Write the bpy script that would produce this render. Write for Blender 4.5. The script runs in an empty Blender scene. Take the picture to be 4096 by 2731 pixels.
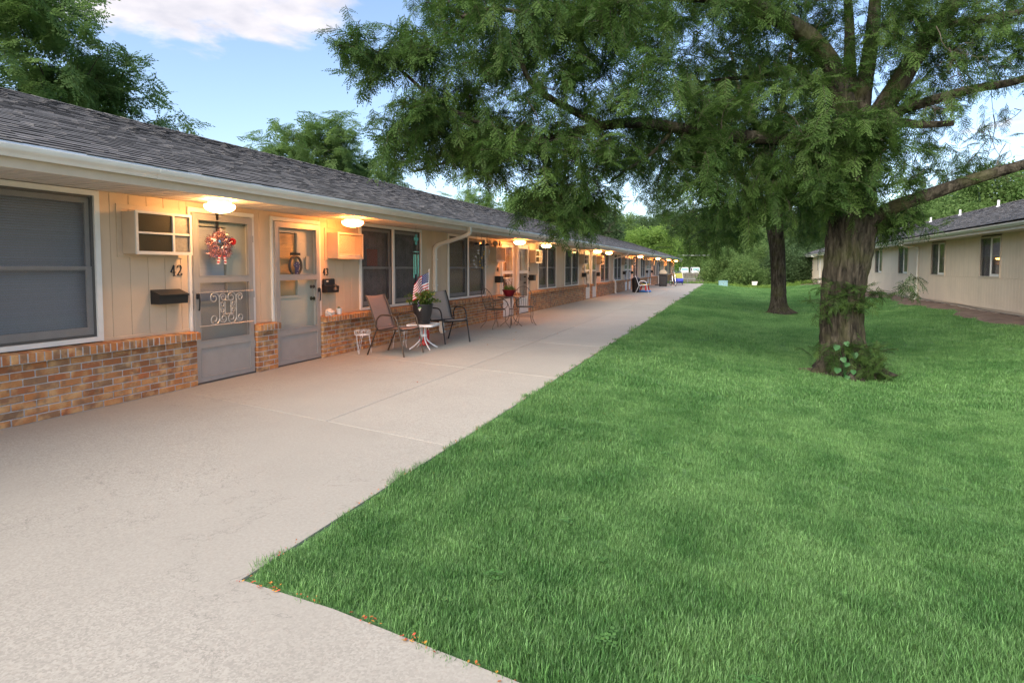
import bpy, bmesh, math, random
import numpy as np
from mathutils import Vector, Matrix, Euler
R = math.radians
rng = random.Random(7)
nr = np.random.RandomState(11)
SC = bpy.context.scene
COL = SC.collection

# ------------------------------------------------------------------ camera
YAW, PITCH, CH, FPX = R(20.24), R(3.0), 1.394, 2367.0
fwd0 = Vector((-math.sin(YAW), math.cos(YAW), 0)); CR = Vector((math.cos(YAW), math.sin(YAW), 0))
CF = (fwd0 * math.cos(PITCH) - Vector((0, 0, 1)) * math.sin(PITCH)).normalized()
CU = CR.cross(CF).normalized()
cam = bpy.data.cameras.new('camera'); cam.sensor_width = 36; cam.lens = FPX / 4096 * 36
SH = (1365.5 - 1069.3) - FPX * math.tan(PITCH)
cam.shift_y = -SH / 4096
cam.clip_start = 0.05; cam.clip_end = 3000
camo = bpy.data.objects.new('camera', cam); COL.objects.link(camo)
camo.matrix_world = Matrix(((CR.x, CU.x, -CF.x, 0), (CR.y, CU.y, -CF.y, 0), (CR.z, CU.z, -CF.z, CH), (0, 0, 0, 1)))
SC.camera = camo

# ------------------------------------------------------------------ sky, sun, exposure
SUN_EL, SUN_AZ = R(34), R(-167)          # azimuth from +Y towards +X
w = bpy.data.worlds.new('World'); SC.world = w; w.use_nodes = True
N = w.node_tree.nodes; L = w.node_tree.links; N.clear()
def nd(tree, t, **kw):
    n = tree.nodes.new(t)
    for k, v in kw.items():
        if k.startswith('i_'):
            n.inputs[k[2:].replace('_', ' ')].default_value = v
        else:
            setattr(n, k, v)
    return n
WT = w.node_tree
sky = nd(WT, 'ShaderNodeTexSky', sky_type='NISHITA', sun_disc=False, sun_elevation=SUN_EL, sun_rotation=SUN_AZ,
         altitude=200, air_density=0.9, dust_density=2.6, ozone_density=1.0)
tc = nd(WT, 'ShaderNodeTexCoord')
sx = nd(WT, 'ShaderNodeSeparateXYZ'); L.new(tc.outputs['Generated'], sx.inputs[0])
# cloud layer: project the view direction onto a flat ceiling
zc = nd(WT, 'ShaderNodeMath', operation='MAXIMUM'); L.new(sx.outputs['Z'], zc.inputs[0]); zc.inputs[1].default_value = 0.02
za = nd(WT, 'ShaderNodeMath', operation='ADD'); L.new(zc.outputs[0], za.inputs[0]); za.inputs[1].default_value = 0.12
dx = nd(WT, 'ShaderNodeMath', operation='DIVIDE'); L.new(sx.outputs['X'], dx.inputs[0]); L.new(za.outputs[0], dx.inputs[1])
dy = nd(WT, 'ShaderNodeMath', operation='DIVIDE'); L.new(sx.outputs['Y'], dy.inputs[0]); L.new(za.outputs[0], dy.inputs[1])
cb = nd(WT, 'ShaderNodeCombineXYZ'); L.new(dx.outputs[0], cb.inputs[0]); L.new(dy.outputs[0], cb.inputs[1]); cb.inputs[2].default_value = 3.7
mp = nd(WT, 'ShaderNodeMapping'); L.new(cb.outputs[0], mp.inputs[0]); mp.inputs['Location'].default_value = (0.55, 0.25, 0)
nz = nd(WT, 'ShaderNodeTexNoise', i_Scale=2.6, i_Detail=9.0, i_Roughness=0.55, i_Distortion=0.2); L.new(mp.outputs[0], nz.inputs['Vector'])
# a bank of cloud low over the near roof
def lin(a, b, c):
    m1 = nd(WT, 'ShaderNodeMath', operation='MULTIPLY_ADD'); L.new(dx.outputs[0], m1.inputs[0]); m1.inputs[1].default_value = a; m1.inputs[2].default_value = c
    m2 = nd(WT, 'ShaderNodeMath', operation='MULTIPLY_ADD'); L.new(dy.outputs[0], m2.inputs[0]); m2.inputs[1].default_value = b; L.new(m1.outputs[0], m2.inputs[2])
    return m2
bu = lin(0.90 / 0.44, 0.43 / 0.44, 0.73 / 0.44); bv = lin(-0.43 / 0.235, 0.90 / 0.235, -1.73 / 0.235)
b1 = nd(WT, 'ShaderNodeMath', operation='MULTIPLY'); L.new(bu.outputs[0], b1.inputs[0]); L.new(bu.outputs[0], b1.inputs[1])
b2_ = nd(WT, 'ShaderNodeMath', operation='MULTIPLY_ADD'); L.new(bv.outputs[0], b2_.inputs[0]); L.new(bv.outputs[0], b2_.inputs[1]); L.new(b1.outputs[0], b2_.inputs[2])
bl = nd(WT, 'ShaderNodeMapRange'); L.new(b2_.outputs[0], bl.inputs[0]); bl.inputs[1].default_value = 0.0; bl.inputs[2].default_value = 1.7; bl.inputs[3].default_value = 0.22; bl.inputs[4].default_value = -0.07
sm = nd(WT, 'ShaderNodeMath', operation='ADD'); L.new(nz.outputs['Fac'], sm.inputs[0]); L.new(bl.outputs[0], sm.inputs[1])
cr = nd(WT, 'ShaderNodeMapRange', interpolation_type='SMOOTHSTEP'); L.new(sm.outputs[0], cr.inputs[0]); cr.inputs[1].default_value = 0.535; cr.inputs[2].default_value = 0.70
# thinner towards the horizon
hz = nd(WT, 'ShaderNodeMapRange'); L.new(sx.outputs['Z'], hz.inputs[0]); hz.inputs[1].default_value = 0.02; hz.inputs[2].default_value = 0.3; hz.inputs[3].default_value = 0.75; hz.inputs[4].default_value = 0.95
cm = nd(WT, 'ShaderNodeMath', operation='MULTIPLY'); L.new(cr.outputs[0], cm.inputs[0]); L.new(hz.outputs[0], cm.inputs[1])
mx = nd(WT, 'ShaderNodeMix', data_type='RGBA'); L.new(cm.outputs[0], mx.inputs['Factor'])
L.new(sky.outputs[0], mx.inputs['A']); 
n7 = nd(WT, 'ShaderNodeTexNoise', i_Scale=5.0, i_Detail=6.0); L.new(mp.outputs[0], n7.inputs['Vector'])
r7 = nd(WT, 'ShaderNodeMapRange'); L.new(n7.outputs[0], r7.inputs[0]); r7.inputs[1].default_value = 0.35; r7.inputs[2].default_value = 0.65
c7 = nd(WT, 'ShaderNodeMix', data_type='RGBA'); L.new(r7.outputs[0], c7.inputs['Factor']); c7.inputs['A'].default_value = (2.5, 2.45, 2.7, 1); c7.inputs['B'].default_value = (3.6, 3.4, 3.45, 1)
L.new(c7.outputs['Result'], mx.inputs['B'])
bgn = nd(WT, 'ShaderNodeBackground'); L.new(mx.outputs['Result'], bgn.inputs[0]); bgn.inputs[1].default_value = 0.088
wo = nd(WT, 'ShaderNodeOutputWorld'); L.new(bgn.outputs[0], wo.inputs[0])
sun = bpy.data.lights.new('sun', 'SUN'); sun.energy = 1.5; sun.angle = R(70); sun.color = (1.0, 0.90, 0.78)
suno = bpy.data.objects.new('sun', sun); COL.objects.link(suno)
sdir = Vector((math.sin(SUN_AZ) * math.cos(SUN_EL), math.cos(SUN_AZ) * math.cos(SUN_EL), math.sin(SUN_EL)))
suno.rotation_euler = sdir.to_track_quat('Z', 'Y').to_euler(); suno.location = (0, 0, 30)
SC.view_settings.view_transform = 'Standard'; SC.view_settings.look = 'None'
SC.view_settings.exposure = 1.88; SC.view_settings.gamma = 1.0; SC.view_settings.use_curve_mapping = False
SC.cycles.max_bounces = 5; SC.cycles.diffuse_bounces = 2; SC.cycles.glossy_bounces = 2; SC.cycles.transmission_bounces = 4; SC.cycles.transparent_max_bounces = 7; SC.cycles.use_adaptive_sampling = True; SC.cycles.adaptive_threshold = 0.010; SC.cycles.use_denoising = True; SC.cycles.denoiser = 'OPENIMAGEDENOISE'; SC.cycles.denoising_input_passes = 'RGB_ALBEDO_NORMAL'; SC.cycles.denoising_prefilter = 'NONE'; SC.cycles.caustics_reflective = False; SC.cycles.caustics_refractive = False
SC.cycles.sample_clamp_indirect = 4.0

# ------------------------------------------------------------------ helpers
def tag(o, label=None, cat=None, group=None, kind=None):
    if label: o['label'] = label
    if cat: o['category'] = cat
    if group: o['group'] = group
    if kind: o['kind'] = kind
    return o
def empty(name, loc=(0, 0, 0), rz=0.0, label=None, cat=None, group=None, kind=None, parent=None):
    o = bpy.data.objects.new(name, None); COL.objects.link(o); o.location = loc; o.rotation_euler = (0, 0, rz)
    o.empty_display_size = 0.1
    if parent: o.parent = parent
    return tag(o, label, cat, group, kind)
def link(name, me, parent=None, loc=None, rot=None, scale=None):
    o = bpy.data.objects.new(name, me); COL.objects.link(o)
    if parent: o.parent = parent
    if loc is not None: o.location = loc
    if rot is not None: o.rotation_euler = rot
    if scale is not None: o.scale = scale
    return o
def copy_tree(o, parent=None):
    c = o.copy(); COL.objects.link(c); c.parent = parent
    for ch in o.children: copy_tree(ch, c)
    return c
class MB:
    def __init__(s): s.v = []; s.f = []; s.m = []; s.mi = 0
    def add(s, vs, fs):
        b = len(s.v); s.v += [tuple(p) for p in vs]
        for f in fs: s.f.append(tuple(i + b for i in f)); s.m.append(s.mi)
        return s
    def box(s, x0, x1, y0, y1, z0, z1):
        return s.add([(x0, y0, z0), (x1, y0, z0), (x1, y1, z0), (x0, y1, z0), (x0, y0, z1), (x1, y0, z1), (x1, y1, z1), (x0, y1, z1)],
                     [(0, 3, 2, 1), (4, 5, 6, 7), (0, 1, 5, 4), (1, 2, 6, 5), (2, 3, 7, 6), (3, 0, 4, 7)])
    def bbox(s, x0, x1, y0, y1, z0, z1, b=0.004):
        """box whose edges on all sides are chamfered by b"""
        c = [((x0 + x1) / 2, (x1 - x0) / 2), ((y0 + y1) / 2, (y1 - y0) / 2), ((z0 + z1) / 2, (z1 - z0) / 2)]
        vs = []; idx = {}
        for ax in range(3):
            for sx_ in (-1, 1):
                for sy_ in (-1, 1):
                    for sz_ in (-1, 1):
                        sg = (sx_, sy_, sz_)
                        p = [c[i][0] + sg[i] * (c[i][1] - (0 if i == ax else b)) for i in range(3)]
                        idx[(ax, sg)] = len(vs); vs.append(p)
        fs = []
        for ax in range(3):
            o1, o2 = [i for i in range(3) if i != ax]
            for sg in (-1, 1):
                q = []
                for a, b2 in ((-1, -1), (1, -1), (1, 1), (-1, 1)):
                    t = [0, 0, 0]; t[ax] = sg; t[o1] = a; t[o2] = b2; q.append(idx[(ax, tuple(t))])
                fs.append(tuple(q))
        for o in range(3):      # edge chamfers: edge along o
            a1, a2 = [i for i in range(3) if i != o]
            for s1 in (-1, 1):
                for s2 in (-1, 1):
                    t = [0, 0, 0]; t[a1] = s1; t[a2] = s2; t[o] = -1; u = list(t); u[o] = 1
                    fs.append((idx[(a1, tuple(t))], idx[(a1, tuple(u))], idx[(a2, tuple(u))], idx[(a2, tuple(t))]))
        for sx_ in (-1, 1):
            for sy_ in (-1, 1):
                for sz_ in (-1, 1):
                    sg = (sx_, sy_, sz_); fs.append((idx[(0, sg)], idx[(1, sg)], idx[(2, sg)]))
        return s.add(vs, fs)
    def tube(s, pts, r, n=8, cap=True):
        pts = [Vector(p) for p in pts]; rs = r if isinstance(r, (list, tuple)) else [r] * len(pts)
        vs = []; fs = []; prev = None
        for i, p in enumerate(pts):
            t = (pts[min(i + 1, len(pts) - 1)] - pts[max(i - 1, 0)])
            t = t.normalized() if t.length > 1e-9 else Vector((0, 0, 1))
            if prev is None:
                a = Vector((0, 0, 1)) if abs(t.z) < 0.9 else Vector((1, 0, 0)); u = t.cross(a).normalized()
            else:
                u = prev - t * prev.dot(t); u = u.normalized() if u.length > 1e-6 else t.orthogonal().normalized()
            prev = u; v = t.cross(u)
            for k in range(n):
                a = 2 * math.pi * k / n; vs.append(p + (u * math.cos(a) + v * math.sin(a)) * rs[i])
        for i in range(len(pts) - 1):
            for k in range(n):
                k2 = (k + 1) % n; fs.append((i * n + k, i * n + k2, (i + 1) * n + k2, (i + 1) * n + k))
        if cap:
            fs.append(tuple(range(n - 1, -1, -1))); e = (len(pts) - 1) * n; fs.append(tuple(e + k for k in range(n)))
        return s.add(vs, fs)
    def bar(s, a, b, r, n=8): return s.tube([a, b], r, n)
    def lathe(s, prof, c=(0, 0, 0), n=24, cap=False):
        vs = []; fs = []
        for (r, z) in prof:
            for k in range(n):
                a = 2 * math.pi * k / n; vs.append((c[0] + r * math.cos(a), c[1] + r * math.sin(a), c[2] + z))
        for i in range(len(prof) - 1):
            for k in range(n):
                k2 = (k + 1) % n; fs.append((i * n + k, i * n + k2, (i + 1) * n + k2, (i + 1) * n + k))
        if cap: fs.append(tuple(range(n - 1, -1, -1))); e = (len(prof) - 1) * n; fs.append(tuple(e + k for k in range(n)))
        return s.add(vs, fs)
    def prism(s, poly, ax, a, b):
        """polygon in the two axes other than ax, extruded from a to b along ax"""
        n = len(poly); o = [i for i in range(3) if i != ax]; vs = []
        for h in (a, b):
            for p in poly:
                q = [0, 0, 0]; q[ax] = h; q[o[0]] = p[0]; q[o[1]] = p[1]; vs.append(q)
        fs = [tuple(range(n - 1, -1, -1)), tuple(range(n, 2 * n))]
        for i in range(n): j = (i + 1) % n; fs.append((i, j, n + j, n + i))
        return s.add(vs, fs)
    def ring(s, x0, x1, y0, y1, z0, z1, t, tb=None, tt=None):
        """rectangular frame in the YZ plane, four mitred boards"""
        tb = t if tb is None else tb; tt = t if tt is None else tt
        O = [(y0, z0), (y1, z0), (y1, z1), (y0, z1)]; I = [(y0 + t, z0 + tb), (y1 - t, z0 + tb), (y1 - t, z1 - tt), (y0 + t, z1 - tt)]
        vs = [(x, *p) for x in (x0, x1) for p in O] + [(x, *p) for x in (x0, x1) for p in I]
        fs = []
        for i in range(4):
            j = (i + 1) % 4
            fs += [(4 + i, 4 + j, 12 + j, 12 + i), (i, 8 + i, 8 + j, j), (i, j, 4 + j, 4 + i), (8 + i, 12 + i, 12 + j, 8 + j)]
        return s.add(vs, fs)
    def mesh(s, name, mats, smooth=False):
        me = bpy.data.meshes.new(name); me.from_pydata(s.v, [], s.f)
        mats = mats if isinstance(mats, (list, tuple)) else [mats]
        for m in mats: me.materials.append(m)
        if len(mats) > 1: me.polygons.foreach_set('material_index', s.m)
        bm = bmesh.new(); bm.from_mesh(me); bmesh.ops.recalc_face_normals(bm, faces=bm.faces); bm.to_mesh(me); bm.free()
        if smooth:
            me.polygons.foreach_set('use_smooth', [True] * len(me.polygons))
            try: me.set_sharp_from_angle(angle=R(40))
            except Exception: pass
        me.update(); return me
    def build(s, name, mats, parent=None, smooth=False, loc=None, rot=None):
        return link(name, s.mesh(name, mats, smooth), parent, loc, rot)
def arc(cx, cy, r, a0, a1, n=12): return [(cx + r * math.cos(R(a0 + (a1 - a0) * i / n)), cy + r * math.sin(R(a0 + (a1 - a0) * i / n))) for i in range(n + 1)]
def smooth_path(pts, per=6):
    P = [Vector(p) for p in pts]; out = []
    for i in range(len(P) - 1):
        p0, p1, p2, p3 = P[max(i - 1, 0)], P[i], P[i + 1], P[min(i + 2, len(P) - 1)]
        for k in range(per):
            t = k / per
            out.append(0.5 * ((2 * p1) + (p2 - p0) * t + (2 * p0 - 5 * p1 + 4 * p2 - p3) * t * t + (3 * p1 - p0 - 3 * p2 + p3) * t ** 3))
    out.append(P[-1]); return out
def lerp(a, b, t): return a + (b - a) * t
def interp(x, xs, ys): return float(np.interp(x, xs, ys))

# ------------------------------------------------------------------ materials
MAT = {}
def mat(name, col, rough=0.6, metal=0.0, var=0.0, scale=20.0, bump=0.0, bscale=None, objvar=0.0, spec=0.5, col2=None, coord='Object', detail=4.0, hue=0.0):
    """base colour broken up by noise (var: +- share, or towards col2), optional bump, optional per-object shift"""
    m = bpy.data.materials.new(name); m.use_nodes = True; T = m.node_tree; B = T.nodes['Principled BSDF']; MAT[name] = m
    B.inputs['Roughness'].default_value = rough; B.inputs['Metallic'].default_value = metal; B.inputs['Specular IOR Level'].default_value = spec
    B.inputs['Base Color'].default_value = (*col, 1)
    cur = None
    if var or bump or col2 is not None:
        t = nd(T, 'ShaderNodeTexCoord'); n = nd(T, 'ShaderNodeTexNoise', i_Scale=scale, i_Detail=detail, i_Roughness=0.6); T.links.new(t.outputs[coord], n.inputs['Vector'])
        c2 = col2 if col2 is not None else tuple(max(0, c * (1 - var)) for c in col); c1 = col if col2 is not None else tuple(c * (1 + var) for c in col)
        mr = nd(T, 'ShaderNodeMapRange'); mr.inputs[1].default_value = 0.3; mr.inputs[2].default_value = 0.7; T.links.new(n.outputs['Fac'], mr.inputs[0])
        x = nd(T, 'ShaderNodeMix', data_type='RGBA'); T.links.new(mr.outputs[0], x.inputs['Factor']); x.inputs['A'].default_value = (*c1, 1); x.inputs['B'].default_value = (*c2, 1)
        cur = x.outputs['Result']
        if bump:
            n2 = nd(T, 'ShaderNodeTexNoise', i_Scale=bscale or scale * 3, i_Detail=3.0); T.links.new(t.outputs[coord], n2.inputs['Vector'])
            b = nd(T, 'ShaderNodeBump', i_Strength=bump, i_Distance=0.01); T.links.new(n2.outputs['Fac'], b.inputs['Height']); T.links.new(b.outputs[0], B.inputs['Normal'])
    if objvar or hue:
        oi = nd(T, 'ShaderNodeObjectInfo'); ge = nd(T, 'ShaderNodeNewGeometry')
        ad = nd(T, 'ShaderNodeMath', operation='ADD'); T.links.new(oi.outputs['Random'], ad.inputs[0]); T.links.new(ge.outputs['Random Per Island'], ad.inputs[1])
        fr = nd(T, 'ShaderNodeMath', operation='FRACT'); T.links.new(ad.outputs[0], fr.inputs[0])
        mr = nd(T, 'ShaderNodeMapRange'); T.links.new(fr.outputs[0], mr.inputs[0]); mr.inputs[3].default_value = 1 - objvar; mr.inputs[4].default_value = 1 + objvar
        hs = nd(T, 'ShaderNodeHueSaturation'); T.links.new(mr.outputs[0], hs.inputs['Value'])
        if hue:
            m5 = nd(T, 'ShaderNodeMath', operation='MULTIPLY'); T.links.new(fr.outputs[0], m5.inputs[0]); m5.inputs[1].default_value = 7.13
            f5 = nd(T, 'ShaderNodeMath', operation='FRACT'); T.links.new(m5.outputs[0], f5.inputs[0])
            mh = nd(T, 'ShaderNodeMapRange'); T.links.new(f5.outputs[0], mh.inputs[0]); mh.inputs[3].default_value = 0.5 - hue; mh.inputs[4].default_value = 0.5 + hue; T.links.new(mh.outputs[0], hs.inputs['Hue'])
        if cur is not None: T.links.new(cur, hs.inputs['Color'])
        else: hs.inputs['Color'].default_value = (*col, 1)
        cur = hs.outputs[0]
    if cur is not None: T.links.new(cur, B.inputs['Base Color'])
    return m
mat('siding', (0.67, 0.50, 0.345), 0.62, var=0.07, scale=1.6, bump=0.12, bscale=90, objvar=0.025)
mat('siding_pale', (0.76, 0.63, 0.48), 0.7, var=0.06, scale=1.2, bump=0.12, bscale=80, objvar=0.02)
mat('sheathing', (0.50, 0.36, 0.24), 0.9)
mat('shingle_butt', (0.018, 0.017, 0.018), 0.9)  # dark asphalt core, blackened further to paint a shadow line under each course
mat('white_trim', (0.78, 0.76, 0.72), 0.45, var=0.04, scale=8)
mat('tan_trim', (0.62, 0.52, 0.41), 0.5, var=0.05, scale=6)
mat('gutter_white', (0.78, 0.76, 0.71), 0.35, var=0.06, scale=4)
mat('soffit_white', (0.66, 0.60, 0.52), 0.55, var=0.04, scale=5)
mat('drip_metal', (0.72, 0.76, 0.82), 0.3, metal=0.2)
mat('mortar', (0.58, 0.55, 0.53), 0.95, var=0.15, scale=30, bump=0.5, bscale=120)
mat('joint_filler', (0.36, 0.335, 0.29), 0.95, var=0.1, scale=10)
mat('concrete_edge', (0.46, 0.43, 0.39), 0.95, var=0.1, scale=10)
mat('alum', (0.42, 0.40, 0.385), 0.42, metal=0.35, var=0.05, scale=8)
mat('alum_dark', (0.10, 0.095, 0.09), 0.5, metal=0.3)
mat('sash', (0.52, 0.49, 0.45), 0.5, metal=0.1, var=0.06, scale=6)
mat('door_white', (0.72, 0.71, 0.69), 0.4, var=0.03, scale=6)
mat('door_cream', (0.72, 0.70, 0.60), 0.45, var=0.03, scale=4)
mat('blind', (0.72, 0.73, 0.77), 0.5, objvar=0.03)
mat('blind_lamp_tint', (0.85, 0.55, 0.26), 0.5, objvar=0.05)  # golden glow of lamplight on the slats is put into their colour
mat('curtain', (0.30, 0.24, 0.22), 0.9, var=0.35, scale=5)
mat('curtain_tan', (0.40, 0.27, 0.17), 0.85, var=0.2, scale=4)
mat('black_metal', (0.022, 0.021, 0.022), 0.4, metal=0.2, var=0.2, scale=40)
mat('black_plastic', (0.016, 0.016, 0.019), 0.42, var=0.3, scale=60)
mat('bronze_metal', (0.075, 0.05, 0.036), 0.4, metal=0.4, var=0.15, scale=60)
mat('sling_brown', (0.29, 0.195, 0.165), 0.75, var=0.12, scale=220, bump=0.4, bscale=500)
mat('sling_grey', (0.25, 0.24, 0.235), 0.75, var=0.12, scale=220, bump=0.4, bscale=500)
mat('white_metal', (0.74, 0.75, 0.78), 0.35, var=0.04, scale=20)
mat('iron_brown', (0.13, 0.10, 0.08), 0.5, metal=0.4, var=0.2, scale=60)
mat('red_ceramic', (0.20, 0.012, 0.02), 0.35, var=0.1, scale=30)
mat('red_plastic', (0.62, 0.03, 0.025), 0.35, var=0.1, scale=14)
mat('coral_sling', (0.60, 0.10, 0.09), 0.7, var=0.08, scale=60)
mat('blue_plastic', (0.05, 0.25, 0.72), 0.35, var=0.1, scale=14)
mat('yellow_plastic', (0.75, 0.50, 0.03), 0.4)
mat('blue_fabric', (0.03, 0.05, 0.42), 0.6, var=0.15, scale=20)
mat('lime_fabric', (0.30, 0.32, 0.06), 0.6, var=0.15, scale=20)
mat('teal', (0.13, 0.52, 0.50), 0.4, var=0.1, scale=30)
mat('teal_box', (0.17, 0.31, 0.33), 0.5, var=0.08, scale=6)
mat('chrome', (0.65, 0.65, 0.66), 0.2, metal=1.0)
mat('rubber', (0.02, 0.02, 0.02), 0.8)
mat('ac_body', (0.60, 0.46, 0.33), 0.5, var=0.05, scale=8)
mat('ac_white', (0.66, 0.62, 0.55), 0.45, var=0.05, scale=8)
mat('ac_fin', (0.13, 0.11, 0.065), 0.5, metal=0.3)
mat('ac_coil', (0.035, 0.03, 0.02), 0.6, metal=0.4, var=0.3, scale=30)
mat('ac_panel', (0.30, 0.27, 0.22), 0.5, metal=0.2, var=0.15, scale=40)
mat('stone_white', (0.66, 0.62, 0.57), 0.9, var=0.25, scale=30, bump=0.6)
mat('ceramic_white', (0.74, 0.74, 0.72), 0.3)
mat('tag_green', (0.10, 0.35, 0.08), 0.6)
mat('flag_red', (0.50, 0.018, 0.028), 0.75); mat('flag_white', (0.78, 0.76, 0.76), 0.75); mat('flag_blue', (0.025, 0.035, 0.16), 0.75)
mat('silver_tinsel', (0.60, 0.34, 0.36), 0.25, metal=0.75, objvar=0.35, hue=0.03)
mat('clear_acrylic', (0.75, 0.72, 0.70), 0.12, metal=0.25)
mat('gold_acrylic', (0.75, 0.42, 0.02), 0.25, metal=0.2)
mat('tan_plastic', (0.52, 0.42, 0.30), 0.5, var=0.1, scale=10)
mat('wood_grey', (0.17, 0.15, 0.13), 0.9, var=0.3, scale=8, objvar=0.2)
mat('truck_white', (0.52, 0.53, 0.55), 0.3); mat('car_blue', (0.09, 0.12, 0.22), 0.3)
mat('dark_glass', (0.03, 0.05, 0.06), 0.08)
mat('windscreen', (0.22, 0.36, 0.40), 0.08)
mat('soil', (0.10, 0.065, 0.042), 1.0, var=0.35, scale=6, bump=0.8, bscale=40)
mat('bare_earth', (0.155, 0.105, 0.075), 1.0, var=0.3, scale=2.5, bump=0.9, bscale=30)
mat('asphalt', (0.06, 0.06, 0.062), 0.9, var=0.2, scale=20)
mat('vent_pipe', (0.70, 0.71, 0.74), 0.4)
mat('dead_twig', (0.095, 0.08, 0.066), 0.95, var=0.2, scale=10)
mat('plant_soil', (0.03, 0.02, 0.015), 1.0)
mat('flower_purple', (0.06, 0.02, 0.16), 0.7, objvar=0.3); mat('flower_white', (0.72, 0.66, 0.74), 0.7)
mat('litter', (0.42, 0.13, 0.03), 0.9, objvar=0.5, hue=0.04)
mat('paper', (0.55, 0.53, 0.48), 0.8)
mat('galvanised', (0.30, 0.31, 0.32), 0.6, metal=0.3)
mat('orange_print', (0.60, 0.13, 0.06), 0.8)
def newmat(name):
    m = bpy.data.materials.new(name); m.use_nodes = True; MAT[name] = m
    return m, m.node_tree, m.node_tree.nodes['Principled BSDF']
def ramp(T, stops):
    r = nd(T, 'ShaderNodeValToRGB'); e = r.color_ramp.elements
    while len(e) > 1: e.remove(e[0])
    e[0].position = stops[0][0]; e[0].color = (*stops[0][1], 1)
    for p, c in stops[1:]: k = e.new(p); k.color = (*c, 1)
    return r
def rand_value(T):
    oi = nd(T, 'ShaderNodeObjectInfo'); ge = nd(T, 'ShaderNodeNewGeometry')
    ad = nd(T, 'ShaderNodeMath', operation='ADD'); T.links.new(oi.outputs['Random'], ad.inputs[0]); T.links.new(ge.outputs['Random Per Island'], ad.inputs[1])
    fr = nd(T, 'ShaderNodeMath', operation='FRACT'); T.links.new(ad.outputs[0], fr.inputs[0]); return fr
# brick: each one fired differently, flashed ends
m, T, B = newmat('brick'); fr = rand_value(T)
rp = ramp(T, [(0.0, (0.28, 0.11, 0.045)), (0.18, (0.44, 0.16, 0.055)), (0.40, (0.56, 0.235, 0.075)), (0.62, (0.50, 0.215, 0.08)), (0.80, (0.36, 0.18, 0.085)), (0.92, (0.25, 0.145, 0.08)), (1.0, (0.48, 0.15, 0.05))]); T.links.new(fr.outputs[0], rp.inputs[0])
ge = nd(T, 'ShaderNodeNewGeometry'); n1 = nd(T, 'ShaderNodeTexNoise', i_Scale=9.0, i_Detail=3.0); T.links.new(ge.outputs['Position'], n1.inputs['Vector'])
r1 = nd(T, 'ShaderNodeMapRange'); T.links.new(n1.outputs[0], r1.inputs[0]); r1.inputs[1].default_value = 0.46; r1.inputs[2].default_value = 0.66; r1.inputs[4].default_value = 0.75
x1 = nd(T, 'ShaderNodeMix', data_type='RGBA'); T.links.new(r1.outputs[0], x1.inputs['Factor']); T.links.new(rp.outputs[0], x1.inputs['A']); x1.inputs['B'].default_value = (0.70, 0.43, 0.20, 1)
n2 = nd(T, 'ShaderNodeTexNoise', i_Scale=13.0, i_Detail=4.0); mpv = nd(T, 'ShaderNodeMapping'); mpv.inputs['Location'].default_value = (3.1, 7.7, 1.3); T.links.new(ge.outputs['Position'], mpv.inputs[0]); T.links.new(mpv.outputs[0], n2.inputs['Vector'])
r2 = nd(T, 'ShaderNodeMapRange'); T.links.new(n2.outputs[0], r2.inputs[0]); r2.inputs[1].default_value = 0.52; r2.inputs[2].default_value = 0.70; r2.inputs[4].default_value = 0.7
x2 = nd(T, 'ShaderNodeMix', data_type='RGBA'); T.links.new(r2.outputs[0], x2.inputs['Factor']); T.links.new(x1.outputs['Result'], x2.inputs['A']); x2.inputs['B'].default_value = (0.21, 0.125, 0.075, 1)
T.links.new(x2.outputs['Result'], B.inputs['Base Color']); B.inputs['Roughness'].default_value = 0.85
n3 = nd(T, 'ShaderNodeTexNoise', i_Scale=160.0, i_Detail=3.0); T.links.new(ge.outputs['Position'], n3.inputs['Vector']); bp = nd(T, 'ShaderNodeBump', i_Strength=0.5, i_Distance=0.006); T.links.new(n3.outputs[0], bp.inputs['Height']); T.links.new(bp.outputs[0], B.inputs['Normal'])
# shingle
m, T, B = newmat('shingle'); fr = rand_value(T)
rp = ramp(T, [(0.0, (0.090, 0.088, 0.089)), (0.35, (0.118, 0.115, 0.116)), (0.7, (0.140, 0.137, 0.138)), (1.0, (0.165, 0.161, 0.162))]); T.links.new(fr.outputs[0], rp.inputs[0])
ge = nd(T, 'ShaderNodeNewGeometry'); n1 = nd(T, 'ShaderNodeTexNoise', i_Scale=300.0, i_Detail=2.0); T.links.new(ge.outputs['Position'], n1.inputs['Vector'])
n0 = nd(T, 'ShaderNodeTexNoise', i_Scale=1.7, i_Detail=4.0); T.links.new(ge.outputs['Position'], n0.inputs['Vector'])
ad = nd(T, 'ShaderNodeMath', operation='ADD'); T.links.new(n1.outputs[0], ad.inputs[0]); T.links.new(n0.outputs[0], ad.inputs[1])
r1 = nd(T, 'ShaderNodeMapRange'); T.links.new(ad.outputs[0], r1.inputs[0]); r1.inputs[1].default_value = 0.7; r1.inputs[2].default_value = 1.3; r1.inputs[3].default_value = 0.65; r1.inputs[4].default_value = 1.35
hs = nd(T, 'ShaderNodeHueSaturation'); T.links.new(rp.outputs[0], hs.inputs['Color']); T.links.new(r1.outputs[0], hs.inputs['Value']); T.links.new(hs.outputs[0], B.inputs['Base Color'])
B.inputs['Roughness'].default_value = 0.85; B.inputs['Specular IOR Level'].default_value = 0.35
bp = nd(T, 'ShaderNodeBump', i_Strength=0.5, i_Distance=0.004); T.links.new(n1.outputs[0], bp.inputs['Height']); T.links.new(bp.outputs[0], B.inputs['Normal'])
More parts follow.
